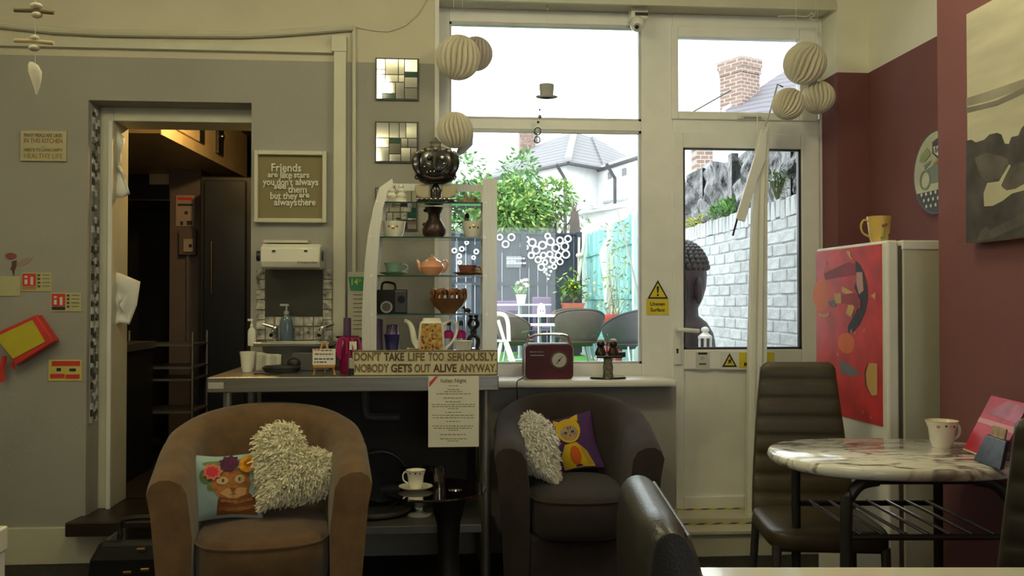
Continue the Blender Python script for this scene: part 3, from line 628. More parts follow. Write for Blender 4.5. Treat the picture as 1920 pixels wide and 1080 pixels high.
def cup(name, label, c, r, h, mat, hand=1, rim=None, cat='cup', flare=1.1, handang=0, group=None, dots=None, band=None):
    t_ = thing(name, c, label, cat, group=group); o = Vector(c)
    m = MB(o); m.lathe([(r*.68, 0), (r*.72, .004), (r*.86, h*.25), (r*.97, h*.7), (r*flare, h), (r*flare*.95, h), (r*.9, h*.68), (r*.78, h*.25), (r*.3, h*.08)], o, 24); m.build('body', mat, t_)
    if hand:
        a = handang; d = Vector((math.cos(a), math.sin(a), 0)) 
        pts = [o + d*(r*.92) + Vector((0,0,h*.82)), o + d*(r*1.35) + Vector((0,0,h*.86)), o + d*(r*1.6) + Vector((0,0,h*.65)), o + d*(r*1.45) + Vector((0,0,h*.38)), o + d*(r*.84) + Vector((0,0,h*.22))]
        m = MB(o); m.tube(smooth_path(pts), r*.10, 8); m.build('handle', mat, t_)
    if rim:
        m = MB(o); m.tube([o + Vector((r*flare*.975*math.cos(2*PI*j/24), r*flare*.975*math.sin(2*PI*j/24), h)) for j in range(24)], r*.035, 5, closed=True); m.build('rim', rim, t_)
    for (ang, zz, s_, mt) in (dots or []):
        rr = r * ((.86 + .11 * (zz - .25) / .45) if zz < .7 else (.97 + (flare - .97) * (zz - .7) / .3)) * 1.008; n_ = Vector((math.cos(ang), math.sin(ang), 0)); p = o + n_ * rr + Vector((0, 0, h * zz)); m = MB(o)
        m.ell((0,0,0), (s_, s_, .0012), 10, 4); m.xf(Matrix.Translation(p) @ n_.to_track_quat('Z', 'Y').to_matrix().to_4x4()); m.build('motif', mt, t_)
    return t_
def smooth_path(p, n=4):
    out = []
    P = [Vector(p[0])] + [Vector(q) for q in p] + [Vector(p[-1])]
    for i in range(1, len(P) - 2):
        for k in range(n):
            t = k / n; a, b, c, d = P[i-1], P[i], P[i+1], P[i+2]
            out.append(.5 * ((2*b) + (c-a)*t + (2*a-5*b+4*c-d)*t*t + (3*b-a-3*c+d)*t*t*t))
    out.append(P[-2]); return out
k = 3.9 / F_PX
cup('white_cup', 'small cream cup at the left end of the worktable', (at(464, 690, 3.9).x, 3.9, ZT), 13 * k, 37 * k, M_china, 0, cat='cup')
m = MB(); x0, z0, x1, z1 = rect(482, 645, 528, 680, 3.95)
m.grid(lambda u, v: (x0 + (x1-x0)*u, 3.92 + .02*math.sin(u*9) + .015*v, ZT + .001 + (z1-z0)*v*(1-.15*u)), 14, 6); ob = single('paper_towel', m, pm('tissue', (.55, .53, .45), .9), 'crumpled pale paper towel leaning on the basin front', 'tissue', smooth=60)
ob.modifiers.new('s', 'SOLIDIFY').thickness = .003
m = MB(); p = at(528, 690, 3.86); m.lathe([(.001, .0), (.07, .002), (.085, .02), (.07, .03), (.001, .034)], (p.x, 3.86, ZT), 20, 1, .5); m.ell((p.x + .05, 3.87, ZT + .035), (.03, .02, .028), 12, 8)
single('black_cloth_heap', m, M_black, 'black crumpled cloth lying in front of the basin', 'cloth')
m = MB(); p = at(590, 660, 3.93); m.prism([(at(545, 650, 3.93).x, 3.93, ZT + .065), (at(550, 650, 3.93).x, 3.93, ZT + .08), (at(618, 650, 3.93).x, 3.93, ZT + .08), (at(618, 650, 3.93).x, 3.93, ZT + .001), (at(560, 650, 3.93).x, 3.93, ZT + .001)], (0, .02, 0))
single('grey_tray', m, pm('dark_grey_tray', (.10, .10, .095), .4), 'dark grey tray leaning on the right of the basin', 'tray', bevel=.004)
m = MB(); m.tube(px_path([(478, 693), (490, 690), (520, 689), (505, 694), (485, 697)], 3.75), .002, 5)
for q_ in range(len(m.v)): m.v[q_].z = ZT + .002 + (m.v[q_].z - m.v[q_].z)
m = MB(); m.tube([(at(478 + 6*i, 693, 3.76).x, 3.74 + .03 * math.sin(i * .9), ZT + .003) for i in range(9)], .0025, 6)
single('wire_loop', m, M_dark, 'thin dark wire lying on the worktable by the cream cup', 'wire')
# easel with a handwritten card
ez = thing('mini_easel', (at(607, 700, 3.68).x, 3.70, ZT), 'tiny wooden easel standing on the worktable edge', 'easel')
o = ez.location
m = MB(o); a, b = at(588, 702, 3.66), at(605, 642, 3.70); m.tube([(a.x, 3.66, ZT + .004), (b.x, 3.70, b.z)], .005, 6); m.build('leg', M_wood, ez)
m = MB(o); a, b = at(628, 702, 3.66), at(611, 642, 3.70); m.tube([(a.x, 3.66, ZT + .004), (b.x, 3.70, b.z)], .005, 6); m.build('leg', M_wood, ez)
m = MB(o); m.tube([(b.x, 3.70, b.z - .01), (at(609, 690, 3.78).x, 3.79, ZT + .004)], .004, 6); m.build('leg', M_wood, ez)
m = MB(o); x0, z0, x1, z1 = rect(588, 684, 628, 689, 3.66); m.box((x0, 3.645, z0), (x1, 3.675, z1)); m.build('ledge', M_wood, ez, 0)
cdn = thing('menu_card', at(607, 684, 3.655), 'white handwritten card on the tiny easel', 'card')
m = MB(cdn.location); m.pb(586, 654, 629, 684, 3.652, .004); m.build('card', M_whitech, cdn, 0)
for y, mt, x, w in ((657, M_red, 594, 12), (658, M_inkb, 612, 20), (665, M_inkb, 607, 34), (674, M_ink, 607, 36), (680, M_ink, 601, 24)):
    scribble(cdn, x, y, w, 2.0, 3.6512, mt)
# pink ribboned packet, jars, purple vase, flyer
pk = thing('pink_packet', (at(655, 690, 3.78).x, 3.78, ZT), 'pink and silver wrapped sweets packet beside the long quote sign', 'packet'); o = Vector(pk.location)
k = 3.78 / F_PX; rnd = random.Random(8)
m = MB(o); m.lathe([(16*k, 0), (20*k, .03), (18*k, .09), (10*k, .13), (14*k, .155)], o, 12, 1, .7); m.build('bag', pm('pink_foil', (.30, .012, .09), .3, .3, var=.4, scale=30), pk)
m = MB(o)
for j in range(7):
    a_ = rnd.uniform(-1.3, 1.3); m.tube(smooth_path([o + Vector((0, -.03, .13)), o + Vector((math.sin(a_)*.04, -.04, .15)), o + Vector((math.sin(a_)*.055, -.045, .11 - .05*rnd.random()))]), .005, 5)
m.build('ribbon', pm('pink_ribbon', (.42, .02, .14), .4), pk)
m = MB(o); m.obox(o + Vector((.02, -.045, .12)), (.03, .004, .035)); m.build('gift_tag', M_paper, pk, 0)
for lb, px, Y in (('small glass salt jar with black base against the quote sign', 660, 3.67),):
    t_ = thing('small_jar', (at(px, 700, Y).x, Y, ZT), lb, 'jar'); o = Vector(t_.location)
    m = MB(o); m.lathe([(.014, 0), (.014, .03)], o, 14); m.build('base', M_black, t_); m = MB(o); m.lathe([(.014, .03), (.014, .068), (.010, .072)], o, 14); m.build('body', pm('salt_glass', (.42, .42, .36), .2), t_)
t_ = thing('purple_vase', (at(651, 640, 4.0).x, 4.0, ZT), 'slim purple candle standing behind the pink packet', 'candle'); o = Vector(t_.location); k = 4.0 / F_PX
m = MB(o); zz0 = at(651, 630, 4.0).z - ZT; zz1 = at(651, 596, 4.0).z - ZT
m.lathe([(7*k, zz0), (7.2*k, zz0 + .003), (7*k, zz1), (.001, zz1 + .001)], o, 16); m.build('candle', pm('purple_wax', (.14, .07, .16), .5), t_)
m = MB(o); m.lathe([(22*k, 0), (22*k, .004), (5*k, .01), (5*k, zz0 - .02), (20*k, zz0 - .008), (22*k, zz0)], o, 16); m.build('stand', pm('plum_stand', (.08, .02, .06), .5), t_)
fl = thing('event_flyer', at(672, 632, YW - .055), 'tall flyer with green heading behind the display stand', 'flyer')
q = [at(652, 632, 4.19), at(692, 632, 4.19), at(692, 510, 4.19), at(652, 510, 4.19)]
m = MB(fl.location); m.prism(q, (0, .003, 0)); m.build('sheet', pm('flyer_paper', (.50, .48, .40), .7), fl, 0)
m = MB(fl.location); m.prism([at(657, 545, 4.188), at(692, 545, 4.188), at(692, 519, 4.188), at(653, 519, 4.188)], (0, .0015, 0)); m.build('green_heading', M_green, fl, 0)
ptext(fl, '14', 664, 534, 12, 4.186, pm('lime', (.45, .55, .12), .6, var=0), .9, bold=.001); ptext(fl, 'th', 675, 528, 6, 4.186, pm('lime', (.45, .55, .12), .6, var=0), .9)
m = MB(fl.location)
for k_ in range(9): m.pb(662, 552 + 8*k_, 690, 553 + 8*k_, 4.188, .001)
m.build('ruled_lines', M_inkb, fl, 0)
# long quotation sign
qs = thing('quote_sign', (at(797, 703, 3.66).x, 3.66, ZT), 'long cream wooden sign with two lines of brown capitals on the worktable', 'sign')
m = MB(qs.location); x0, z0, x1, z1 = rect(660, 657, 933, 703, 3.66); m.box((x0, 3.66, ZT), (x1, 3.685, z1)); m.build('board', pm('sign_cream', (.60, .54, .36), .7, var=.08), qs, 0, bevel=.002)
m = MB(qs.location)
for p, q in (((x0, 3.657, ZT), (x0 + .003, 3.66, z1)), ((x1 - .003, 3.657, ZT), (x1, 3.66, z1)), ((x0, 3.657, ZT), (x1, 3.66, ZT + .003)), ((x0, 3.657, z1 - .003), (x1, 3.66, z1))): m.box(p, q)
m.build('dark_edge', M_inkb, qs, 0)
M_let = [pm('letter_a', (.17, .125, .05), .7, var=.2, scale=40), pm('letter_b', (.085, .055, .025), .7, var=.2, scale=40)]
for words, y in (((("DON'T", 664, 713, 0), ('TAKE', 720, 757, 1), ('LIFE', 765, 796, 0), ('TOO', 803, 832, 0), ('SERIOUSLY.', 839, 931, 0)), 676), ((('NOBODY', 665, 728, 0), ('GETS', 733, 772, 1), ('OUT', 777, 807, 0), ('ALIVE', 812, 856, 1), ('ANYWAY.', 861, 931, 0)), 697.5)):
    for w, a, b, mi in words:
        t_ = ptext(qs, w, a, y, 15, 3.6585, M_let[mi], 1, align='LEFT', bold=.0013)
        xs = [v.co.x for v in t_.data.vertices]; X0 = at(a, y, 3.6585).x - qs.location.x; W = (b - a) * 3.66 / F_PX
        sc = W / (max(xs) - min(xs)); mn = min(xs)
        for v in t_.data.vertices: v.co.x = X0 + (v.co.x - mn) * sc
# paper menu taped to the table edge
mn = thing('paper_menu', at(850, 838, 3.615), 'white A4 menu sheet hanging from the worktable front edge', 'menu')
m = MB(mn.location); m.pb(803, 705, 898, 838, 3.612, .0012); m.build('sheet', M_paper, mn, 0)
m = MB(mn.location); m.prism([at(805, 726, 3.6105), at(805, 717, 3.6105), at(816, 706, 3.6105), at(821, 706, 3.6105)], (0, .001, 0)); m.build('red_ribbon', M_red, mn, 0)
ptext(mn, 'Italian Night', 850, 717, 7.5, 3.611, M_inkb, .95)
grey = pm('grey_ink', (.30, .28, .20), .8, var=0)
for y, w in ((724, 18), (731, 22), (735, 34), (739, 64), (747, 36), (754, 30), (759, 82), (763, 80), (767, 18), (774, 30), (779.5, 80), (784, 76), (791, 26), (799.5, 78), (803.5, 72), (807.5, 18), (815.5, 48), (823.5, 50), (827.5, 22)):
    scribble(mn, 850, y, w, 1.5, 3.611, grey)

# ================================================================== DISPLAY STAND AND ITS ORNAMENTS
DY0, DY1 = 3.74, 3.94                       # front and rear of the stand
M_stand = pm('satin_steel', (.64, .62, .54), .36, .45, var=.08, stretch=(40, 40, 1))
ds = thing('display_stand', (at(805, 660, DY0).x, 3.84, ZT), 'steel display stand with curved left upright and glass shelves', 'shelf')
left_o = [(678, 660), (679, 590), (681, 540), (684, 490), (690, 440), (700, 390), (711, 352), (735, 335)]
left_i = [(706, 660), (706, 590), (706, 540), (708, 490), (712, 440), (718, 390), (727, 358), (738, 348)]
for Y in (DY0, DY1 - .012):
    m = MB(ds.location)
    pts = [at(x, y, Y) for x, y in left_o] + [at(x, y, Y) for x, y in reversed(left_i)]
    fs = []; n = len(left_o)
    P = [at(x, y, DY0) for x, y in left_o]; Q = [at(x, y, DY0) for x, y in left_i]
    for p in P + Q: p.y = Y
    P[0].z = ZT; Q[0].z = ZT
    for i_ in range(n - 1):
        m.prism([P[i_], P[i_+1], Q[i_+1], Q[i_]], (0, .012, 0))
    m.build('curved_upright', M_stand, ds, 0)
    x0, z0, x1, z1 = rect(905, 335, 932, 660, DY0); m = MB(ds.location); m.box((x0, Y, ZT), (x1, Y + .012, z1)); m.build('straight_upright', M_stand, ds, 0)
    if Y == DY0: continue
    a, b, c, e = rect(733, 334, 932, 348, DY0); m = MB(ds.location); m.box((a, Y, b), (x0, Y + .012, e)); m.build('top_bar', M_stand, ds, 0)
for (xa, xb, y) in ((706, 912, 379), (694, 910, 444), (695, 912, 516), (696, 914, 588)):
    z = at(800, y, DY0 + .02).z; a, b = at(xa, y, DY0).x, at(xb, y, DY0).x
    m = MB(ds.location); m.box((a, DY0 + .012, z - .006), (b, DY1 - .012, z)); sh = m.build('glass_shelf', M_shelfg, ds, 0)
    m = MB(ds.location); m.box((a, DY0 + .0105, z - .0062), (b, DY0 + .012, z + .0002)); m.build('polished_edge', M_glassedge, sh, 0)
    for xx in (a + .003, b - .003):
        m = MB(ds.location); m.tube([(xx, DY0 - .004, z - .003), (xx, DY0 + .014, z - .003)], .006, 8); m.build('bracket', M_whitech, ds)
ZB = at(800, 660, DY0).z
m = MB(ds.location); x0, z0, x1, z1 = rect(678, 650, 932, 660, DY0); m.box((x0, DY0, ZB - .008), (x1, DY1, ZB)); m.build('base', M_stand, ds, 0)
ZS = [at(800, y, DY0 + .02).z for y in (379, 444, 516, 588)]
def fig(name, label, cat, px, Y, z): 
    return thing(name, (at(px, 500, Y).x, Y, z), label, cat)
DYM = 3.83; k = DYM / F_PX
# --- top shelf
t_ = fig('buddha_figurine', 'cream seated trio figurine at the left of the top glass shelf', 'figurine', 744, DYM, ZS[0]); o = Vector(t_.location)
m = MB(o); m.lathe([(20*k, 0), (20*k, 4*k), (17*k, 6*k), (17*k, 10*k), (.001, 11*k)], o, 18, 1, .6); m.build('base', M_china, t_)
for dx in (-10, 8):
    m = MB(o); m.ell(o + Vector((dx*k, 0, 15*k)), (9*k, 7*k, 7*k), 12, 8); m.ell(o + Vector((dx*k, 0, 25*k)), (7*k, 6*k, 6*k), 12, 8); m.ell(o + Vector((dx*k, -.004, 32*k)), (5*k, 5*k, 5.5*k), 12, 8); m.build('figure', M_china, t_)
t_ = fig('crystal_cluster', 'small brown crystal cluster at the right of the top glass shelf', 'ornament', 880, DYM, ZS[0]); o = Vector(t_.location)
rnd = random.Random(3); m = MB(o)
for j in range(11):
    a_ = rnd.uniform(0, 6.28); l = rnd.uniform(10, 22) * k; d = Vector((math.cos(a_) * .7, math.sin(a_) * .5, 1)).normalized(); b_ = o + Vector((rnd.uniform(-14, 14)*k, rnd.uniform(-8, 8)*k, 2*k)); m.tube([b_, b_ + d*l*.7, b_ + d*l], [4*k, 3.4*k, .3*k], 6)
m.build('crystals', pm('smoky_crystal', (.35, .28, .20), .12), t_, 0)
m = MB(o); m.lathe([(20*k, 0), (18*k, 5*k), (10*k, 7*k)], o, 10, 1, .6); m.build('matrix_rock', pm('rock', (.22, .17, .12), .8), t_)
# carved black elephant-headed ornament with wings
YG = 3.80; kg = YG / F_PX
t_ = fig('carved_ornament', 'black carved elephant-headed ornament towering over the top glass shelf', 'statue', 817, YG, ZS[0]); o = Vector(t_.location)
def G(x, y, dy=0): p = at(x, y, YG); return Vector((p.x, YG + dy, p.z))
m = MB(o); m.lathe([(36*kg, 0), (38*kg, 3*kg), (34*kg, 7*kg), (30*kg, 8*kg)], o, 28, 1, .45); m.build('base', M_blackstone, t_)
for j in range(9):
    m = MB(o); m.ell(G(784 + 8.3*j, 375, -.036 - .004*math.sin(j*.39)), .006, 8, 6); m.build('stud', M_chrome, t_)
for sg in (-1, 1):
    w = [(817 + sg*11, 346), (817 + sg*22, 349), (817 + sg*38, 346), (817 + sg*40, 356), (817 + sg*36, 368), (817 + sg*24, 373), (817 + sg*12, 371)]
    m = MB(o); m.prism([G(x, y, -.012) for x, y in w], (0, .02, 0)); m.build('wing', pm('bone_wing', (.45, .39, .26), .5), t_, 0, bevel=.006)
m = MB(o); m.lathe([(11*kg, 6*kg), (10*kg, 14*kg), (11*kg, 24*kg), (7*kg, 32*kg), (3*kg, 36*kg)], o, 16, 1, .7); m.build('pedestal_body', M_blackstone, t_)
lo = []
for (y, w, d) in ((346, 18, .018), (341, 30, .03), (330, 38, .04), (315, 40, .042), (300, 39, .042), (288, 35, .036), (280, 26, .03), (276, 14, .02)):
    p = G(817, y); lo.append([p + Vector((w*kg*abs(math.cos(a))**.7*(1 if math.cos(a) > 0 else -1), d*abs(math.sin(a))**.8*(1 if math.sin(a) > 0 else -1), 0)) for a in [2*PI*j/28 for j in range(28)]])
m = MB(o); m.loft(lo); m.build('head', M_blackstone, t_)
for sg in (-1, 1):
    m = MB(o); pts = [G(817 + sg*30, 290, -.03), G(817 + sg*37, 300, -.035), G(817 + sg*36, 318, -.038), G(817 + sg*28, 330, -.042)]; m.tube(smooth_path(pts), [.006 + .010*math.sin(PI*i/12) for i in range(13)], 8); m.build('ear', M_blackstone, t_)
    m = MB(o); m.ell(G(817 + sg*12, 299, -.043), (.010, .007, .012), 12, 8); m.build('eye', M_chrome if sg > 0 else M_blackstone, t_)
m = MB(o); m.tube(smooth_path([G(816, 298, -.045), G(814, 312, -.055), G(818, 322, -.062), G(829, 322, -.062), G(836, 314, -.06)]), [.015 - .0007*i for i in range(17)], 10); m.build('trunk', M_blackstone, t_)
m = MB(o); m.tube(smooth_path([G(796, 333, -.042), G(808, 337, -.046), G(817, 338, -.047), G(832, 335, -.045)]), .006, 8); m.build('lip', M_bronze, t_)
rnd = random.Random(6)
for j in range(9):
    m = MB(o); m.ell(G(783 + rnd.random()*68, 292 + rnd.random()*42, -.041), .004, 8, 5); m.build('stud', M_chrome, t_)
m = MB(o); m.lathe([(22*kg, 0), (24*kg, 5*kg), (14*kg, 8*kg), (10*kg, 14*kg), (12*kg, 18*kg), (5*kg, 24*kg), (.001, 28*kg)], G(817, 285), 20, 1, .7)
m.build('crown', pm('pewter', (.30, .28, .24), .35, .7, var=.3, scale=60), t_)
for j in range(9):
    a_ = PI * (j + .5) / 9; m = MB(o); m.ell(G(817 - 39*math.cos(a_), 297 - 15*math.sin(a_), -.030 + .012*abs(math.cos(a_))), (.013, .013, .012), 10, 7); m.build('crest_bead', pm('pewter_bead', (.30, .28, .24), .35, .7), t_)
rnd = random.Random(16)
for j in range(26):                 # carved curls over the head
    x_, y_ = rnd.uniform(-36, 36), rnd.uniform(300, 340)
    if abs(x_) < 10: continue
    m = MB(o); r_ = rnd.uniform(.006, .010); c_ = G(817 + x_, y_, -.040 + .022*(abs(x_)/38)**3); n_ = 9
    m.tube([c_ + Vector((r_*math.cos(2*PI*q/n_), -.002*math.sin(4*PI*q/n_), r_*math.sin(2*PI*q/n_))) for q in range(n_)], .0032, 6, closed=True); m.build('carved_curl', M_blackstone, t_)
# --- second shelf
cup('tea_cup', 'cream tea cup with gold crest at the left of the second shelf', (at(738, 444, DYM).x, DYM, ZS[1]), 22*k, 30*k, M_china, 1, None, 'cup', 1.02, PI, dots=[(-PI/2 + .0, .6, 3.2*k, M_gold), (-PI/2 - .35, .66, 2*k, M_inkb), (-PI/2 + .35, .66, 2*k, M_inkb)])
cup('tea_cup', 'cream mug with gold crest at the right of the second shelf', (at(888, 444, DYM).x, DYM, ZS[1]), 20*k, 31*k, M_china, 1, None, 'mug', 1.02, 0, dots=[(-PI/2, .68, 3.2*k, M_gold), (-PI/2 - .4, .6, 2*k, M_inkb), (-PI/2 + .4, .6, 2*k, M_inkb)])
t_ = fig('bronze_vase', 'dark bronze carved vase standing mid second shelf', 'vase', 814, 3.85, ZS[1]); o = Vector(t_.location)
m = MB(o); m.lathe([(17*k, 0), (22*k, 8*k), (23*k, 16*k), (18*k, 27*k), (12*k, 36*k), (11*k, 44*k), (15*k, 52*k), (18*k, 58*k), (16*k, 58*k), (.001, 50*k)], o, 20); m.build('body', M_bronze, t_)
for dx_, dz_ in ((-18, 26), (-16, 52)):
    m = MB(o); m.ell(o + Vector((dx_*k, -.01, dz_*k)), (4.5*k, 3.5*k, 3.5*k), 8, 6); m.build('lug', M_bronze, t_)
t_ = fig('tiny_bottle', 'tiny dark-capped scent bottle behind the cream mug', 'bottle', 876, 3.90, ZS[1]); o = Vector(t_.location)
m = MB(o); m.lathe([(6*k, 0), (7*k, 20*k), (6*k, 36*k), (3*k, 40*k)], o, 12); m.build('body', pm('green_scent', (.30, .38, .20), .2), t_)
m = MB(o); m.lathe([(4.5*k, 40*k), (4.5*k, 46*k), (2.5*k, 50*k)], o, 10); m.build('cap', M_black, t_)
# --- third shelf
def saucer(label, px, y, Y, r, z, mat, cat='saucer'):
    t_ = thing('saucer', (at(px, y, Y).x, Y, z), label, cat); o = Vector(t_.location); m = MB(o)
    m.lathe([(r*.5, 0), (r*.55, .003), (r*.8, .007), (r, .013), (r*.97, .014), (r*.6, .006), (.001, .005)], o, 28); m.build('dish', mat, t_)
    m = MB(o); m.tube([o + Vector((r*.985*math.cos(2*PI*j/28), r*.985*math.sin(2*PI*j/28), .0137)) for j in range(28)], .0012, 5, closed=True); m.build('rim', M_gold, t_); return t_
M_teal, M_pink, M_terra = pm('teal_glaze', (.22, .36, .30), .2), pm('peach_glaze', (.72, .33, .19), .18, coat=.5), pm('terracotta_glaze', (.26, .10, .06), .3)
saucer('teal saucer under the teal cup on the third shelf', 738, 516, DYM, 27*k, ZS[2], M_teal)
cup('tea_cup', 'teal and pink tea cup on the third shelf left', (at(738, 516, DYM).x, DYM, ZS[2] + .006), 16*k, 21*k, M_teal, 1, None, 'cup', 1.15, .2)
saucer('brown saucer under the terracotta cup on the third shelf', 876, 516, DYM, 27*k, ZS[2], M_terra)
cup('tea_cup', 'terracotta brown tea cup on the third shelf right', (at(876, 516, DYM).x, DYM, ZS[2] + .006), 16*k, 17*k, M_terra, 1, None, 'cup', 1.1, .1)
t_ = fig('small_pear', 'small tan wooden bird beside the terracotta cup', 'ornament', 901, DYM, ZS[2]); o = Vector(t_.location)
m = MB(o); m.ell(o + Vector((0, 0, 5*k)), (9*k, 5*k, 5*k), 12, 8); m.ell(o + Vector((-7*k, 0, 10*k)), (3.5*k, 3*k, 3.5*k), 10, 6); m.build('body', M_wood, t_)
t_ = fig('teapot', 'glossy peach teapot in the middle of the third shelf', 'teapot', 810, DYM, ZS[2]); o = Vector(t_.location)
m = MB(o); m.lathe([(13*k, 0), (15*k, 2*k), (21*k, 9*k), (23*k, 16*k), (19*k, 25*k), (11*k, 30*k), (9*k, 30*k)], o, 24); m.build('body', M_pink, t_)
m = MB(o); m.lathe([(11*k, 29*k), (9*k, 32*k), (4*k, 34.5*k), (2.2*k, 36*k), (3*k, 38*k), (.001, 40*k)], o, 18); m.build('lid', M_pink, t_)
m = MB(o); m.tube(smooth_path([o + Vector((-18*k, 0, 10*k)), o + Vector((-23*k, 0, 16*k)), o + Vector((-26*k, 0, 25*k)), o + Vector((-29*k, 0, 29*k))]), [5*k - .26*k*i for i in range(13)], 10); m.build('spout', M_pink, t_)
m = MB(o); m.tube(smooth_path([o + Vector((17*k, 0, 24*k)), o + Vector((25*k, 0, 29*k)), o + Vector((29*k, 0, 22*k)), o + Vector((25*k, 0, 11*k)), o + Vector((18*k, 0, 7*k))]), 2.2*k, 8); m.build('handle', M_pink, t_)
# --- fourth shelf
t_ = fig('box_camera', 'old black box camera with strap on the fourth shelf', 'camera', 736, DYM, ZS[3]); o = Vector(t_.location)
m = MB(o); m.box(o + Vector((-28*k, -.03, 0)), o + Vector((28*k, .05, 44*k))); m.build('body', pm('black_leatherette', (.010, .010, .010), .55, spec=.25), t_, 0, bevel=.004)
m = MB(o); m.box(o + Vector((5*k, -.036, 2*k)), o + Vector((27*k, -.03, 42*k))); m.build('front_plate', pm('dark_enamel', (.028, .027, .025), .35), t_, 0, bevel=.003)
def disc(m, c, r, d, n=20):
    m.loft([[c + Vector((r*math.cos(2*PI*j/n), y, r*math.sin(2*PI*j/n))) for j in range(n)] for y in (0, -d)]); return m
m = MB(o); disc(m, o + Vector((-10*k, -.03, 12*k)), 11*k, .012); m.build('lens_ring', M_steeld, t_)
m = MB(o); disc(m, o + Vector((-10*k, -.042, 12*k)), 8*k, .003); m.build('lens', pm('lens_glass', (.10, .09, .08), .06), t_)
m = MB(o); disc(m, o + Vector((17*k, -.036, 26*k)), 7*k, .004); m.build('viewfinder', M_blackg, t_)
m = MB(o); m.tube(smooth_path([o + Vector((-20*k, 0, 44*k)), o + Vector((-18*k, 0, 56*k)), o + Vector((-8*k, 0, 58*k)), o + Vector((4*k, 0, 54*k)), o + Vector((5*k, 0, 44*k))]), 2.2*k, 8); m.build('strap', M_black, t_)
t_ = fig('elephant_bowl', 'turned wooden bowl on the fourth shelf, ringed by carved elephants', 'bowl', 841, DYM, ZS[3]); o = Vector(t_.location)
M_bowl = pm('bowl_wood', (.22, .085, .03), .3, var=.25, scale=14)
m = MB(o); m.lathe([(14*k, 0), (15*k, 3*k), (28*k, 14*k), (35*k, 27*k), (36*k, 28*k), (33*k, 28*k), (25*k, 15*k), (.001, 6*k)], o, 28); m.build('bowl', M_bowl, t_)
for j in range(8):
    a_ = 2*PI*j/8 + .2; c_ = o + Vector((31*k*math.cos(a_), 31*k*math.sin(a_), 28*k)); d = Vector((-math.sin(a_), math.cos(a_), 0)); m = MB(o)
    m.ell((0, 0, 12*k), (8*k, 4*k, 6*k), 10, 6); m.ell((9*k, 0, 15*k), (4*k, 3*k, 4.5*k), 8, 6); m.tube([(12*k, 0, 14*k), (13.5*k, 0, 6*k)], 1.4*k, 6); m.ell((8*k, 0, 14*k), (1.5*k, 5*k, 4*k), 8, 5)
    for lx in (-5, 5): m.tube([(lx*k, -1.5*k, 9*k), (lx*k, -1.5*k, -1*k)], 2*k, 6); m.tube([(lx*k, 1.5*k, 9*k), (lx*k, 1.5*k, -1*k)], 2*k, 6)
    m.xf(Matrix.Translation(c_) @ Matrix(((d.x, -d.y, 0, 0), (d.y, d.x, 0, 0), (0, 0, 1, 0), (0, 0, 0, 1)))); m.build('elephant', M_bowl, t_)
t_ = fig('dark_cat_figure', 'tiny black animal figure right of the wooden elephant bowl', 'figurine', 876, 3.79, ZS[3]); o = Vector(t_.location)
m = MB(o); m.ell(o + Vector((0, 0, 6*k)), (7*k, 4*k, 4*k), 10, 6); m.ell(o + Vector((-6*k, 0, 11*k)), (3*k, 3*k, 3*k), 8, 6)
for lx in (-4, 4): m.tube([o + Vector((lx*k, 0, 5*k)), o + Vector((lx*k, 0, 0))], 1.5*k, 6)
m.build('body', M_black, t_)
# --- stand floor
t_ = fig('blue_glass_cup', 'dark blue glass tumbler on the stand base, left of the coffee pot', 'glass', 736, DYM, ZB); o = Vector(t_.location)
M_blue = pm('cobalt_glass', (.030, .028, .14), .12, trans=.2)
m = MB(o); m.lathe([(11*k, 0), (12*k, 3*k), (15*k, 28*k), (16*k, 31*k), (14*k, 31*k), (11*k, 4*k)], o, 18); m.build('tumbler', M_blue, t_)
m = MB(o); m.lathe([(13*k, 31*k), (11*k, 34*k), (11*k, 48*k), (9*k, 49*k)], o, 18); m.build('neck', pm('violet_glass', (.09, .06, .16), .2), t_)
t_ = fig('purple_pillar_candle', 'tall mauve pillar candle inside the display stand foot', 'candle', 710, 3.86, ZB); o = Vector(t_.location)
m = MB(o); m.lathe([(9*k, 0), (9*k, 58*k), (.001, 60*k)], o, 16); m.build('wax', pm('mauve_wax', (.13, .075, .14), .5), t_)
m = MB(o); m.tube([o + Vector((0, 0, 59*k)), o + Vector((0, 0, 63*k))], .001, 5); m.build('wick', M_black, t_)
t_ = fig('coffee_pot', 'tall white coffee pot with golden painted panel on the stand base', 'coffee pot', 809, 3.78, ZB); o = Vector(t_.location); kk = 3.78 / F_PX
def rsec(w, d, z, n=20): return [o + Vector((w*kk*abs(math.cos(a))**.45*(1 if math.cos(a) > 0 else -1), d*kk*abs(math.sin(a))**.45*(1 if math.sin(a) > 0 else -1), z*kk)) for a in [2*PI*(j + .5)/n for j in range(n)]]
m = MB(o); m.loft([rsec(25, 22, 0), rsec(26, 23, 2), rsec(25, 22, 20), rsec(23, 20, 45), rsec(21, 18, 54), rsec(18, 15, 57)]); m.build('body', M_whitech, t_)
m = MB(o); m.loft([rsec(17, 14, 57), rsec(16, 13, 62), rsec(13, 10, 63)]); m.build('lid', M_china, t_)
m = MB(o); m.prism([o + Vector((x*kk, -(23.6 if z < 10 else 20.5)*kk - .001, z*kk)) for x, z in ((-22, 1), (22, 1), (18, 53), (-18, 53))], (0, .003, 0)); m.build('painted_panel', pm('golden_print', (.42, .24, .03), .4, var=.6, scale=60), t_, 0)
rnd = random.Random(9); m = MB(o)
for j in range(24):
    x, z = rnd.uniform(-17, 17), rnd.uniform(4, 50); yy = -(23.6 - 3.1*z/53)*kk - .0022; m.ell(o + Vector((x*kk, yy, z*kk)), (rnd.uniform(1, 3)*kk, .0008, rnd.uniform(1, 2.6)*kk), 8, 4)
m.build('painted_blobs', pm('umber_print', (.13, .04, .015), .5), t_)
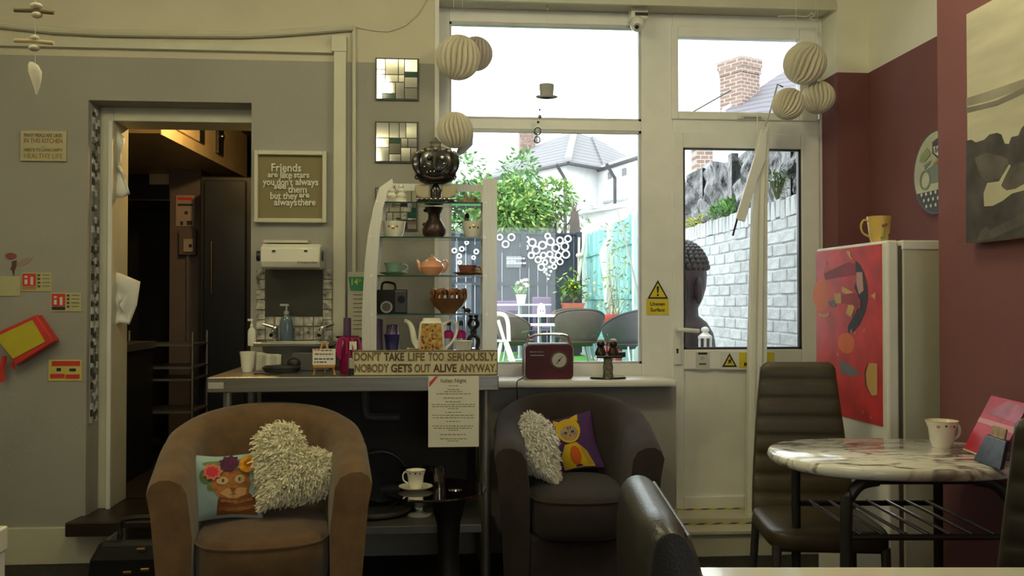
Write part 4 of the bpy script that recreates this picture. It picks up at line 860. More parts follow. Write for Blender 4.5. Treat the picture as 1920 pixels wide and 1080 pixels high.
m = MB(o); m.tube(smooth_path([o + Vector((-22*kk, 0, 8*kk)), o + Vector((-31*kk, 0, 20*kk)), o + Vector((-36*kk, 0, 42*kk)), o + Vector((-42*kk, 0, 54*kk)), o + Vector((-50*kk, 0, 58*kk))]), [7*kk - .24*kk*i for i in range(17)], 10); m.build('spout', M_china, t_)
m = MB(o); m.tube(smooth_path([o + Vector((22*kk, 0, 50*kk)), o + Vector((38*kk, 0, 58*kk)), o + Vector((48*kk, 0, 46*kk)), o + Vector((42*kk, 0, 22*kk)), o + Vector((25*kk, 0, 4*kk))]), 2.6*kk, 8); m.build('handle', M_whitech, t_)
for px, lb in ((842, 'left of two pink-labelled small bottles behind the coffee pot handle'), (865, 'right of two pink-labelled small bottles behind the coffee pot handle')):
    t_ = fig('pink_bottle', lb, 'bottle', px, 3.90, ZB); o = Vector(t_.location)
    m = MB(o); m.lathe([(9*k, 0), (9*k, 26*k), (8*k, 30*k), (4*k, 38*k), (3.5*k, 46*k)], o, 16); m.build('body', pm('clear_bottle', (.55, .50, .60), .1, trans=.5), t_)
    m = MB(o); m.lathe([(9.3*k, 22*k), (9.3*k, 34*k), (7*k, 37*k)], o, 16); m.build('label', pm('hot_pink', (.72, .02, .20), .5), t_)
    m = MB(o); m.lathe([(4*k, 46*k), (4*k, 54*k), (2*k, 56*k)], o, 10); m.build('cap', M_dark, t_)
t_ = fig('twisted_figure', 'black openwork figure sculpture at the right of the stand base', 'sculpture', 888, 3.88, ZB); o = Vector(t_.location)
m = MB(o); m.lathe([(13*k, 0), (13*k, 3*k), (5*k, 5*k)], o, 16); m.build('base', M_blackstone, t_)
for sg in (-1, 1):
    m = MB(o); m.tube(smooth_path([o + Vector((sg*6*k, 0, 3*k)), o + Vector((sg*9*k, .0, 20*k)), o + Vector((-sg*3*k, 0, 34*k)), o + Vector((sg*8*k, 0, 48*k)), o + Vector((sg*3*k, 0, 60*k))]), 4*k, 8); m.ell(o + Vector((sg*5*k, 0, 64*k)), 4.5*k, 10, 7); m.build('figure', M_blackstone, t_)
cup('sugar_bowl', 'white lettered bowl in front of the black openwork figure', (at(869, 657, 3.77).x, 3.77, ZB), 16*kk, 20*kk, M_whitech, 0, None, 'bowl', 1.2)
saucer('white saucer with gold rim peeking left of the coffee pot', 776, 657, 3.73 + .03, 14*kk, ZB, M_whitech)

# ================================================================== WINDOW SILL, STICKERS, HANGING THINGS
# red retro radio
rd = thing('retro_radio', (at(1028, 712, 4.2).x, 4.22, ZSILL), 'dark red retro radio with round dial and carry handle on the sill', 'radio'); o = Vector(rd.location); k = 4.18 / F_PX
m = MB(o)
def rr(w, h, r, n=5): 
    pts = []
    for cx, cz, a0 in ((w-r, r, -PI/2), (w-r, h-r, 0), (-w+r, h-r, PI/2), (-w+r, r, PI)):
        for j in range(n + 1): a = a0 + PI/2*j/n; pts.append((cx + r*math.cos(a), cz + r*math.sin(a)))
    return pts
m.prism([o + Vector((x*k, -.05, z*k)) for x, z in rr(47, 68, 11)], (0, .11, 0)); m.build('case', pm('burgundy_leatherette', (.085, .006, .012), .4, bump=.2, bscale=250), rd, 40, bevel=.004)
m = MB(o); m.tube([o + Vector((x*k, -.05, z*k)) for x, z in rr(45.5, 66.5, 10)], .003, 6, closed=True); m.build('chrome_trim', M_chrome, rd)
c_ = o + Vector((19*k, -.05, 37*k))
m = MB(o); disc(m, c_, 17*k, .006, 28); dl = m.build('dial_ring', pm('dark_dial_rim', (.09, .06, .03), .3, .5), rd)
m = MB(o); disc(m, c_ + Vector((0, -.006, 0)), 13.5*k, .003, 28); m.build('dial_face', pm('brass_dial', (.45, .40, .28), .3, .5), dl)
m = MB(o); m.obox(c_ + Vector((0, -.011, 0)), (.003, .002, 18*k), (0, .7, 0)); m.ell(c_ + Vector((0, -.011, 0)), (.005, .003, .005), 10, 6); m.build('pointer', M_dark, dl)
m = MB(o); m.obox(o + Vector((-22*k, -.051, 46*k)), (26*k, .003, 2*k)); m.build('name_strip', M_steeld, rd, 0)
m = MB(o); m.tube(smooth_path([o + Vector((-42*k, 0, 62*k)), o + Vector((-34*k, 0, 80*k)), o + Vector((0, 0, 85*k)), o + Vector((36*k, 0, 82*k)), o + Vector((43*k, 0, 62*k))]), .006, 8); m.build('carry_handle', M_chrome, rd)
m = MB(o); m.tube(smooth_path([(o.x - 45*k, 4.22, ZSILL + .01), (o.x - 52*k, 4.18, ZSILL + .004), (o.x - 62*k, 4.13, ZSILL - .01), (o.x - 61*k, 4.118, ZSILL - .1), (o.x - 61*k, 4.2, ZSILL - .18)]), .003, 6); m.build('power_cord', M_black, rd)
scribble(rd, 1006, 661, 26, 2.2, 4.168, M_steeld)
# black sculpture of two little figures over a column
sc_ = thing('twin_figure_sculpture', (at(1140, 708, 4.2).x, 4.2, ZSILL), 'black sculpture of two little figures on a column, right end of sill', 'sculpture'); o = Vector(sc_.location); k = 4.2 / F_PX
m = MB(o); m.lathe([(34*k, 0), (35*k, 2*k), (33*k, 4*k), (.001, 4.5*k)], o, 32, 1, .55); m.build('base_disc', M_blackg, sc_)
m = MB(o); m.lathe([(11*k, 4*k), (9*k, 12*k), (10*k, 22*k), (8*k, 32*k), (9*k, 40*k)], o, 14, 1, .8); m.build('column', pm('mottled_column', (.14, .13, .10), .4, var=.8, scale=60), sc_)
m = MB(o); m.obox(o + Vector((2*k, 0, 42*k)), (50*k, .05, 5*k)); m.build('tray', M_blackstone, sc_, 0, bevel=.004)
for dx, hh, mt in ((-14, 30, M_blackstone), (10, 34, M_bronze)):
    m = MB(o); m.lathe([(10*k, 44*k), (11*k, 50*k), (8*k, 56*k), (7*k, 60*k)], o + Vector((dx*k, 0, 0)), 12, 1, .8); m.ell(o + Vector((dx*k, -.003, 66*k)), (8*k, 8*k, 9*k), 12, 8); fg = m.build('figure', mt, sc_)
    m = MB(o); m.lathe([(8*k, 69*k), (7*k, 74*k), (3*k, 76*k)], o + Vector((dx*k, 0, 0)), 12); m.build('cap', pm('grey_cap', (.40, .39, .36), .5), fg)
m = MB(o); m.tube([o + Vector((-2*k, 0, 44*k)), o + Vector((-1*k, 0, 78*k))], 1.2*k, 6); m.ell(o + Vector((-1*k, 0, 81*k)), (2*k, 2*k, 4*k), 8, 6); m.build('spoon', M_chrome, sc_)
m = MB(o); m.obox(o + Vector((20*k, 0, 46*k)), (26*k, .03, 10*k)); m.build('lap_block', M_blackstone, sc_, 0, bevel=.004)
# stickers
def tri_sign(root, cx, y0, y1, hw, Y, mark):
    flat(root, 'triangle', [(cx - hw, y1), (cx, y0), (cx + hw, y1)], Y, M_black, .001)
    flat(root, 'yellow_field', [(cx - hw + 4.5, y1 - 2.8), (cx, y0 + 5.5), (cx + hw - 4.5, y1 - 2.8)], Y - .001, M_yel, .001)
    h = y1 - y0
    if mark == '!':
        flat(root, 'mark', [(cx - 2.2, y0 + h*.34), (cx + 2.2, y0 + h*.34), (cx + 1.2, y0 + h*.70), (cx - 1.2, y0 + h*.70)], Y - .002, M_black, .001); flat(root, 'mark', ellpts(cx, y0 + h*.81, 2, 2), Y - .002, M_black, .001)
    else:
        flat(root, 'mark', [(cx - 4, y1 - 5), (cx - 1, y1 - 11), (cx - 4, y1 - 13), (cx + 4, y1 - 14), (cx + 2, y1 - 10), (cx + 5, y1 - 5), (cx + 1, y1 - 8)], Y - .002, M_black, .001); flat(root, 'mark', ellpts(cx + 3, y1 - 16, 1.6, 1.6), Y - .002, M_black, .001)
sg_ = thing('warning_sign', at(1233, 590, YF), 'yellow triangle warning sticker on the post beside the garden door', 'sign')
flat(sg_, 'backing', [(1212, 590), (1212, 561), (1254, 561), (1254, 590)], YF - .004, M_yel, .003)
tri_sign(sg_, 1233.5, 525, 560, 19.5, YF - .003, '!')
ptext(sg_, 'Uneven', 1233, 573, 7, YF - .0055, M_ink, .95, bold=.0004); ptext(sg_, 'Surface', 1233, 584, 7, YF - .0055, M_ink, .95, bold=.0004)
YD = YF - .012
ds_ = thing('door_notice', at(1317, 692, YD), 'small clear notice with grey print under the door glass', 'notice')
flat(ds_, 'sheet', [(1305, 693), (1305, 660), (1330, 660), (1330, 693)], YD - .003, pm('clear_film', (.62, .62, .60), .3), .002)
flat(ds_, 'print', [(1309, 665), (1309, 661), (1326, 661), (1326, 665)], YD - .004, M_ink, .001); flat(ds_, 'print', [(1311, 684), (1311, 681), (1324, 681), (1324, 684)], YD - .004, M_inkb, .001)
flat(ds_, 'print', ellpts(1317, 672, 4, 4), YD - .004, pm('pale_print', (.5, .5, .42), .6), .001)
ms = thing('step_warning_sign', at(1400, 693, YD), 'wide yellow and white mind-the-step sticker under the door glass', 'sign')
flat(ms, 'backing', [(1352, 693), (1352, 660), (1453, 660), (1453, 693)], YD - .003, M_whitech, .002)
flat(ms, 'yellow_field', [(1386, 690), (1386, 661), (1452, 661), (1452, 690)], YD - .0045, M_yel, .0012)
tri_sign(ms, 1368, 662, 688, 14, YD - .005, 'fall')
ptext(ms, 'Caution', 1420, 674, 9, YD - .0055, M_ink, .95, bold=.0006); ptext(ms, 'Mind the step', 1420, 686, 7, YD - .0055, M_ink, .95, bold=.0006)

# security camera
cc = thing('security_camera', at(1195, 60, 4.3), 'small white dome security camera at the window head', 'camera'); YC = 4.33; k = YC / F_PX
m = MB(cc.location); m.pb(1184, 8, 1216, 34, YC, .09); m.build('mount', M_whitech, cc, 0, bevel=.008)
m = MB(cc.location); m.pb(1191, 23, 1215, 29, YC - .002, .01); m.build('label_slot', M_black, cc, 0)
m = MB(cc.location); p = at(1195, 45, YC); m.ell(p + Vector((0, 0, 0)), (14*k, 14*k, 15*k), 18, 12); m.build('head', M_whitech, cc)
m = MB(cc.location); disc(m, at(1194, 51, YC - 13*k), 7*k, .012); m.build('lens', M_steeld, cc)
m = MB(cc.location); disc(m, at(1194, 51, YC - 13*k - .011), 4*k, .003); m.build('lens_glass', M_blackg, cc)
# hanging top hat ornament with beads
ht = thing('hat_ornament', at(1026, 252, 4.35), 'grey top hat ornament hanging with glass beads in the window', 'ornament'); YH = 4.34; k = YH / F_PX
m = MB(ht.location); m.tube([at(1026, -8, YH), at(1025, 158, YH)], .0009, 5); m.tube([at(1012, 186, YH), at(1012, 243, YH)], .0008, 5); m.build('string', M_paper, ht)
M_felt = pm('grey_felt', (.42, .42, .42), .9)
p = at(1025, 184, YH); m = MB(ht.location); m.lathe([(13*k, 0), (12.5*k, 4*k), (14*k, 25*k), (13*k, 26.5*k), (.001, 26.5*k)], p, 20, 1, .7); m.build('crown', M_felt, ht)
m = MB(ht.location); m.lathe([(11*k, 0), (20*k, 1*k), (21*k, 3.5*k), (12*k, 3*k)], p, 20, 1, .6); m.build('brim', M_felt, ht)
m = MB(ht.location); m.tube([at(1025, 1, YH), at(1026, 18, YH)], [.002, .006], 8); m.build('drop', M_china, ht)
for x, y, r_, mt in ((1012, 206, 2, M_dark), (1012, 219, 4, M_chrome), (1009, 229, 2.5, M_dark)):
    m = MB(ht.location); m.ell(at(x, y, YH), r_*k, 8, 6); m.build('bead', mt, ht)
for x, y, r_ in ((1008, 246, 8), (1007, 262, 7)):
    m = MB(ht.location); m.ell(at(x, y, YH), (r_*k, r_*k, r_*k*1.05), 14, 10); m.build('glass_ball', glass_mat('ball_glass', (.85, .88, .9), .25), ht)

# honeycomb paper balls
M_tissue = pm('tissue_paper', (.66, .61, .48), .9, var=.08)
def honeyball(label, px, py, rpx, Y, seed, tilt=(0, 0, 0), hang=True, mat=M_tissue):
    c = at(px, py, Y); r_ = rpx * Y / F_PX; root = thing('paper_ball', c - Vector((0, 0, r_)), label, 'paper ball', group='honeycomb paper balls in the window')
    nth, nph, n = 168, 40, 21
    E = Euler(tilt).to_matrix()
    def P(i, j):
        ph = -PI/2 + PI * (j + .001) / nph; th = 2*PI*i/nth
        tri = abs(((ph / PI + .5) * 3.2) % 2 - 1)
        w = abs(math.cos(n / 2 * th + tri * PI * .5))
        rad = r_ * (1 - .26 * (1 - w) ** 1.3 * max(0, math.cos(ph)) ** .6)
        return c + E @ Vector((rad*math.cos(ph)*math.cos(th), rad*math.cos(ph)*math.sin(th), r_*math.sin(ph)))
    m = MB(root.location); loops = [[P(i, j) for i in range(nth)] for j in range(nph + 1)]; m.loft(loops, cap=True); m.build('paper', mat, root, 25)
    top = c + E @ Vector((0, 0, r_))
    if hang:
        m = MB(root.location); m.tube([top, (top.x, top.y, ZWH - .02)], .0008, 5); m.build('string', M_paper, root)
honeyball('large cream paper ball at the top left of the window', 859, 108, 42, 4.10, 1, (.25, .1, .4))
honeyball('pale paper ball half behind the large one, top left', 892, 101, 32, 4.30, 2, (0, .1, 0), mat=pm('tissue_pinkish', (.52, .46, .41), .9))
honeyball('single paper ball above the black carved ornament', 853, 244, 34, 4.10, 3, (.2, -.1, .1))
honeyball('largest of the three paper balls at the top right of the door', 1509, 119, 41, 4.10, 4, (.5, .3, .2))
honeyball('lower left of the three paper balls by the maroon wall', 1478, 195, 31, 4.06, 5, (.4, .4, .9))
honeyball('lower right of the three paper balls by the maroon wall', 1534, 183, 32, 4.15, 6, (.1, .2, 1.6))
# blue-grey paper cone behind the single ball
m = MB(); m.loft([[at(x, y, 4.2 + d) for x, y in ((852, 296), (864, 262), (888, 246), (886, 272), (870, 288))] for d in (0, .02)])
single('blue_paper_fan', m, pm('blue_grey_paper', (.34, .38, .44), .8), 'blue-grey folded paper fan behind the single paper ball', 'paper fan')

# white gathered fly curtain with its tilted board and opener rod
YCc = 4.27
fc = thing('fly_curtain', at(1420, 968, YCc), 'white gathered fly curtain hanging as a column before the garden door', 'curtain'); fc.location.z = zs1
lo = []
for (y, xa, xb) in ((240, 1426, 1440), (262, 1419, 1441), (300, 1415, 1440), (380, 1410, 1438), (480, 1407, 1438), (640, 1403, 1437), (800, 1401, 1437), (966, 1399, 1436)):
    p, q = at(xa, y, YCc), at(xb, y, YCc); c_ = (p + q) / 2; w = (q.x - p.x) / 2
    lo.append([c_ + Vector((w*math.cos(a)*(1 + .07*math.cos(9*a)), .035*math.sin(a)*(1 + .25*math.cos(9*a)), 0)) for a in [2*PI*j/54 for j in range(54)]])
m = MB(fc.location); m.loft(lo); m.build('curtain', pm('white_vinyl', (.82, .81, .75), .3, var=.05), fc, 50)
m = MB(fc.location); m.prism([at(x, y, YCc - .05) for x, y in ((1440, 239), (1425, 262), (1380, 410), (1397, 416), (1418, 344), (1436, 300))], (0, .018, 0)); m.build('tilted_board', M_upvc, fc, 0, bevel=.003)
m = MB(fc.location); m.tube([at(1382, 412, YCc - .04), at(1374, 442, YCc - .04)], .005, 6); m.build('cord_end', M_dark, fc)
m = MB(fc.location); m.tube([at(1432, 243, YCc - .03), at(1445, 205, YCc - .03), at(1458, 158, YCc - .03), at(1468, 163, YCc - .02)], .004, 8); m.build('opener_rod', M_steeld, fc)
m = MB(fc.location); m.tube([at(1420, 218, YCc), at(1419, 246, YCc)], .003, 6); m.build('cord', M_white, fc)
# small plug of dried twine at the top right of the window head
m = MB(); m.tube(smooth_path(px_path([(1458, 31), (1490, 30), (1514, 31), (1522, 24), (1526, 30), (1518, 34), (1530, 41), (1536, 40)], YW - .02)), .004, 6)
single('twine_hook', m, M_cream, 'painted cable and hook at the window head, right', 'hook')

# ================================================================== ARMCHAIRS AND CUSHIONS
def tub_chair(label, loc, rz, mat, seatmat, hb=.79, ha=.60, w=.315, seatz=.45):
    t_ = thing('tub_chair', loc, label, 'armchair', rz, group='velour tub armchairs')
    path = [(-w - .005, -.31 + .04*i) for i in range(8)] + [(-w*math.cos(a), .0 + .27*math.sin(a)) for a in [PI*i/28 for i in range(29)]] + [(w + .005, -.03 - .04*i) for i in range(8)]
    n = len(path); loops = []; th = .055
    for i, (x, y) in enumerate(path):
        a, b = path[max(i-1, 0)], path[min(i+1, n-1)]; tx, ty = b[0]-a[0], b[1]-a[1]; L = math.hypot(tx, ty); nx, ny = -ty/L, tx/L      # outward normal
        q_ = abs(i - (n - 1)/2) / ((n - 1)/2); h = ha + (hb - ha) * math.cos(q_ * PI / 2) ** 1.1
        lean = .035
        sec = [(th*.9, .07), (th, .25), (th + lean*.6, h - .12), (th + lean, h - .045), (th*.75 + lean, h - .015), (th*.3 + lean, h), (-th*.3 + lean*.9, h - .001), (-th*.8 + lean*.7, h - .018), (-th + lean*.5, h - .05), (-th, h - .2), (-th*.95, .25), (-th*.9, .07)]
        endk = .0 if 0 < i < n-1 else .012
        loops.append([Vector((x - nx*o_ * -1 if False else x + nx*(-1)*(-o_), y + ny*o_, z - (endk if z > .4 else 0))) for o_, z in sec])
    m = MB(); m.loft(loops); m.build('shell', mat, t_, 50)
    # seat cushion, domed with a piped edge
    lo = []
    def plan(s, z, dome=0):
        P = []
        for j in range(44):
            a = 2*PI*j/44; ca, sa = math.cos(a), math.sin(a)
            x = (w - .045)*s*abs(ca)**.5*(1 if ca > 0 else -1); y = -.065 + (.275*s)*abs(sa)**(.5 if sa < 0 else .8)*(1 if sa > 0 else -1)
            y -= .03 * (1 - (x/(w - .045))**2) if sa < 0 else 0
            P.append(Vector((x, y, z)))
        return P
    for s, z in ((.94, seatz - .17), (1, seatz - .15), (1.01, seatz - .06), (1.0, seatz - .025), (.965, seatz - .008), (.9, seatz + .003), (.6, seatz + .018), (.3, seatz + .024), (.05, seatz + .025)): lo.append(plan(s, z))
    m = MB(); m.loft(lo); st_ = m.build('seat_cushion', seatmat, t_, 60)
    m = MB(); m.tube(plan(1.0, seatz - .018), .005, 6, closed=True); m.build('piping', seatmat, st_)
    m = MB(); m.box((.035 - w, -.30, .07), (w - .035, .22, seatz - .165)); m.build('base_rail', mat, t_, 0, bevel=.02)
    for sx in (-1, 1):
        for y in (-.26, .2):
            m = MB(); m.lathe([(.018, 0), (.024, .07)], (sx*(w - .03), y, 0), 10); m.build('foot', M_dwood, t_)
    return t_
B = cp(500, 3.30, 0); brown = tub_chair('tan brown velour tub armchair in front of the worktable', B, R(9), M_brown, pm('tan_velour_seat', (.115, .063, .027), .95, var=.2, scale=14, bump=.2, bscale=220, sheen=.2), .80, .63, .275, .405)
D = cp(1073, 3.88, 0); plum = tub_chair('dark brown velour tub armchair under the window sill', D, R(-3), M_plum, pm('dark_seat_velour', (.024, .016, .015), .85, var=.25, scale=12, bump=.2, bscale=220, sheen=.12), .785, .63, .250, .425)

def pillow(name, label, loc, rot, w, h, th, mat, shapes, cat='cushion'):
    t_ = thing(name, loc, label, cat); t_.rotation_euler = rot
    def P(u, v, side=-1, off=0):
        u, v = max(-1, min(1, u)), max(-1, min(1, v)); cu, cv = math.cos(u*PI/2), math.cos(v*PI/2)
        return Vector((w/2*u*(1 - .10*cv), side*(th/2*(max(cu, 0)*max(cv, 0))**.55 + .003 + off) + .006*math.sin(5*u + 3*v)*cu, h/2 + h/2*v*(1 - .10*cu)))
    m = MB(); n = 22
    for side in (-1, 1): m.grid(lambda a, b: P(2*a - 1, 2*b - 1, side), n, n)
    ed = [(2*i/n - 1, -1) for i in range(n)] + [(1, 2*i/n - 1) for i in range(n)] + [(1 - 2*i/n, 1) for i in range(n)] + [(-1, 1 - 2*i/n) for i in range(n)]
    m.loft([[P(u, v, -1) for u, v in ed], [P(u, v, 1) for u, v in ed]], cap=False)
    cv_ = m.build('cover', mat, t_, 60)
    for k_, (nm, mt, poly) in enumerate(shapes):
        cx = sum(p[0] for p in poly)/len(poly); cy = sum(p[1] for p in poly)/len(poly); mm = MB(); loops = []
        fine = []
        for i_ in range(len(poly)):
            a, b = poly[i_], poly[(i_+1) % len(poly)]
            for q in range(3): fine.append((a[0] + (b[0]-a[0])*q/3, a[1] + (b[1]-a[1])*q/3))
        for s in (.02, .25, .5, .75, 1): loops.append([P(cx + (x-cx)*s, cy + (y-cy)*s, -1, .0012 + .0006*k_) for x, y in fine])
        mm.loft(loops, cap=False); mm.build(nm, mt, cv_, 60)
    return t_
def E(cx, cy, rx, ry, n=16, a0=0): return [(cx + rx*math.cos(a0 + 2*PI*i/n), cy + ry*math.sin(a0 + 2*PI*i/n)) for i in range(n)]
def star(cx, cy, r, n=9, d=.25): return [(cx + r*(1 - d*(i % 2))*math.cos(PI*i/n), cy + r*(1 - d*(i % 2))*math.sin(PI*i/n)) for i in range(2*n)]
fur, furd, furl = pm('ginger_fur', (.34, .13, .035), .9, var=.3, scale=60), pm('ginger_dark', (.20, .065, .02), .9, var=.2), pm('ginger_pale', (.52, .29, .13), .9, var=.2)
eyeg, eyel = pm('amber_eye', (.42, .33, .10), .4), pm('eye_rim', (.55, .36, .18), .8)
leafm = pm('print_leaf', (.16, .22, .07), .9)
shapes = [('print_leaf', leafm, E(-.52, .30, .22, .26)), ('print_leaf', leafm, E(.1, .70, .75, .12)), ('print_leaf', leafm, E(-.4, -.05, .12, .12)),
    ('print_chest', furd, [(-.22, -.92), (.86, -.92), (.84, -.4), (.6, -.2), (-.1, -.2), (-.2, -.5)]),
    ('print_head', fur, [(-.42, -.02), (-.36, .22), (-.15, .42), (.1, .50), (.45, .50), (.68, .34), (.74, .0), (.66, -.3), (.35, -.46), (.1, -.46), (-.2, -.36)]),
    ('print_muzzle', furl, [(-.15, -.28), (.05, -.12), (.22, -.18), (.42, -.1), (.62, -.12), (.58, -.32), (.3, -.44), (.1, -.44)]),
    ('print_chest_band', fur, [(-.12, -.55), (.3, -.62), (.76, -.5), (.76, -.42), (.3, -.52), (-.1, -.46)]), ('print_chest_band', fur, [(-.16, -.8), (.3, -.86), (.78, -.72), (.78, -.62), (.3, -.74), (-.14, -.7)]),
    ('print_eye_rim', eyel, E(-.08, .12, .17, .13)), ('print_eye_rim', eyel, E(.42, .15, .15, .14)),
    ('print_eye', eyeg, E(-.07, .12, .09, .09)), ('print_eye', eyeg, E(.42, .15, .08, .09)), ('print_pupil', M_ink, E(-.06, .12, .035, .06)), ('print_pupil', M_ink, E(.41, .15, .03, .06)),
    ('print_nose', furd, [(.14, -.12), (.34, -.12), (.26, -.22), (.22, -.26)]), ('print_mouth', furd, [(.1, -.36), (.22, -.30), (.24, -.26), (.26, -.30), (.38, -.34), (.24, -.33)]),
    ('print_dahlia', pm('plum_flower', (.09, .015, .06), .9, var=.4, scale=80), star(.10, .70, .30)),
    ('print_daisy', pm('pink_petals', (.60, .16, .12), .9), star(-.36, .42, .30)), ('print_daisy_heart', pm('red_petals', (.52, .03, .05), .9), star(-.36, .42, .20)),
    ('print_rose', pm('orange_petals', (.62, .28, .01), .9, var=.3, scale=60), E(.62, .62, .25, .28)), ('print_rose_heart', pm('orange_heart', (.45, .13, .005), .9), E(.62, .65, .12, .13))]
ZSE = .425
p = cp(424, 3.16, ZSE)
pillow('cat_cushion', 'pale blue cushion printed with a ginger cat wearing flowers', p, (R(-20), 0, R(12)), .265, .245, .10, pm('pale_blue_cotton', (.34, .47, .48), .9, var=.12), shapes)
yf_, yd_, orf = pm('yellow_fleece', (.66, .44, .02), .9), pm('mustard_fleece', (.50, .31, .015), .9), pm('orange_bib', (.62, .12, .01), .9)
gf = pm('tabby_grey', (.36, .26, .19), .9, var=.3, scale=60)
shapes = [('print_body', yf_, [(-.32, -.95), (-.40, -.5), (-.2, -.1), (.25, -.05), (.55, -.4), (.72, -.95)]), ('print_arm', yd_, [(.3, -.2), (.5, -.35), (.68, -.9), (.5, -.9), (.38, -.5)]),
    ('print_bib', orf, E(.12, -.52, .20, .34)), ('print_ear', yf_, [(-.40, .62), (-.36, .92), (-.12, .80)]), ('print_ear', yf_, [(.45, .70), (.50, 1.0), (.18, .88)]),
    ('print_hood', yf_, E(.05, .42, .44, .48, 20)), ('print_face', gf, E(.06, .32, .32, .30, 18)), ('print_muzzle', furl, E(.08, .16, .16, .12)),
    ('print_eye', M_ink, E(-.06, .34, .06, .05)), ('print_eye', M_ink, E(.20, .36, .06, .05)), ('print_nose', furd, [(.03, .24), (.13, .24), (.08, .17)]), ('print_stripe', furd, [(.04, .42), (.07, .42), (.08, .56), (.03, .56)]), ('print_stripe', furd, [(.12, .44), (.15, .44), (.18, .56), (.14, .57)])]
p = cp(1078, 3.97, .44)
pillow('costume_cushion', 'purple cushion printed with a cat in a yellow hooded suit', p, (R(-22), R(-10), R(2)), .275, .27, .09, pm('purple_cotton', (.075, .025, .12), .9, var=.2), shapes)

def shag_heart(label, c, rot, size, mat, seed):
    t_ = thing('shaggy_heart_cushion', c, label, 'cushion', group='shaggy heart cushions'); t_.rotation_euler = rot
    r_ = random.Random(seed)
    def out(a):                                    # heart outline, tip at -z
        x = 16*math.sin(a)**3; y = 13*math.cos(a) - 5*math.cos(2*a) - 2*math.cos(3*a) - math.cos(4*a)
        cx_, cz_ = 14*math.sin(a), 13*math.cos(a) - 2.5
        return (x*.72 + cx_*.28)/32*size, ((y + 2.5)*.78 + (cz_ + 2.5)*.22)/32*size
    def P(a, s, side):
        x, z = out(a); return Vector((x*s, side*size*.24*math.sqrt(max(0, 1 - s*s))**1.0, z*s))
    m = MB(); n = 48
    for side in (-1, 1): m.loft([[P(2*PI*j/n, s, side) for j in range(n)] for s in (1, .95, .85, .7, .5, .25, .02)], cap=False)
    cu_ = m.build('cover', mat, t_, 60)
    m = MB()
    for i in range(6500):
        a = r_.uniform(0, 2*PI); s = math.sqrt(r_.random()); side = -1 if r_.random() < .75 else 1
        p = P(a, s, side); x, z = out(a)
        nrm = Vector((x*s*1.6, side*size*.24*max(.15, 1 - s*s)**.5 * 1.6, z*s*1.6)).normalized()
        d = (nrm*.55 + Vector((r_.uniform(-.6, .6), r_.uniform(-.25, .25), r_.uniform(-1.0, .35)))).normalized()
        L = size * r_.uniform(.045, .085); wv = d.cross(Vector((r_.uniform(-1, 1), r_.uniform(-1, 1), r_.uniform(-1, 1)))).normalized() * size * .0085
        mid = p + d*L*.55 + nrm*.003; tip = p + d*L + Vector((0, 0, -.2*L))
        m.add([p - wv, p + wv, mid + wv*1.1, mid - wv*1.1, tip + wv*.6, tip - wv*.6], [(0, 1, 2, 3), (3, 2, 4, 5)])
    pile = m.build('shaggy_pile', mat, cu_, 0); pile['kind'] = 'stuff'
    return t_
c_ = cp(541, 3.24, .588); shag_heart('cream shaggy heart cushion leaning in the tan armchair', c_, (R(-22), R(40), R(10)), .335, M_shag, 1)
c_ = cp(1005, 3.80, .57); shag_heart('white shaggy heart cushion slumped in the dark armchair', c_, (R(-16), R(-40), R(-18)), .31, M_shagw, 2).scale = (.74, 1, 1.16)

# ================================================================== GLASS SIDE TABLE WITH CUP
ZG = .50; gc = cp(812, 3.36, 0)
sd = thing('glass_side_table', (gc.x, gc.y, 0), 'round smoked glass side table on a black trumpet pedestal', 'side table'); o = Vector(sd.location)
m = MB(o); m.lathe([(.20, ZG - .010), (.203, ZG - .006), (.20, ZG), (.001, ZG)], o, 40); m.build('glass_top', M_glassd, sd)
m = MB(o); m.lathe([(.15, 0), (.15, .01), (.09, .03), (.05, .10), (.04, .25), (.045, .36), (.07, .45), (.09, ZG - .012)], o + Vector((.06, .03, 0)), 24); m.build('pedestal', M_black, sd)
m = MB(o); m.lathe([(.028, ZG), (.028, ZG + .003), (.02, ZG + .004)], o + Vector((.085, -.02, 0)), 16); m.build('chrome_boss', M_chrome, sd)
k = 3.3 / F_PX; cc_ = cp(780, 3.34, ZG)
saucer('cream saucer with dark rim on the glass side table', 780, 868, cc_.y, 33*k, ZG, M_china).location = (cc_.x, cc_.y, ZG)
cup('tea_cup', 'cream tea cup with dark rim pattern on the glass side table', (cc_.x, cc_.y, ZG + .006), 16*k, 34*k, M_china, 1, M_inkb, 'cup', 1.2, PI - .3, dots=[(-PI/2, .9, 2*k, M_ink), (-PI/2 + .5, .88, 1.6*k, M_ink), (-PI/2 - .6, .9, 1.6*k, M_ink)])
gg = cp(824, 3.40, ZG); t_ = thing('clear_tumbler', gg, 'clear glass tumbler behind the tea cup on the side table', 'glass')
m = MB(gg); m.lathe([(.022, 0), (.026, .075), (.024, .075), (.020, .006)], gg, 20); m.build('wall', glass_mat('tumbler_glass', (.8, .8, .8), .2), t_)
m = MB(gg); m.lathe([(.021, 0), (.021, .007), (.001, .008)], gg, 20); m.build('base', glass_mat('tumbler_base', (.6, .6, .6), .3), t_)
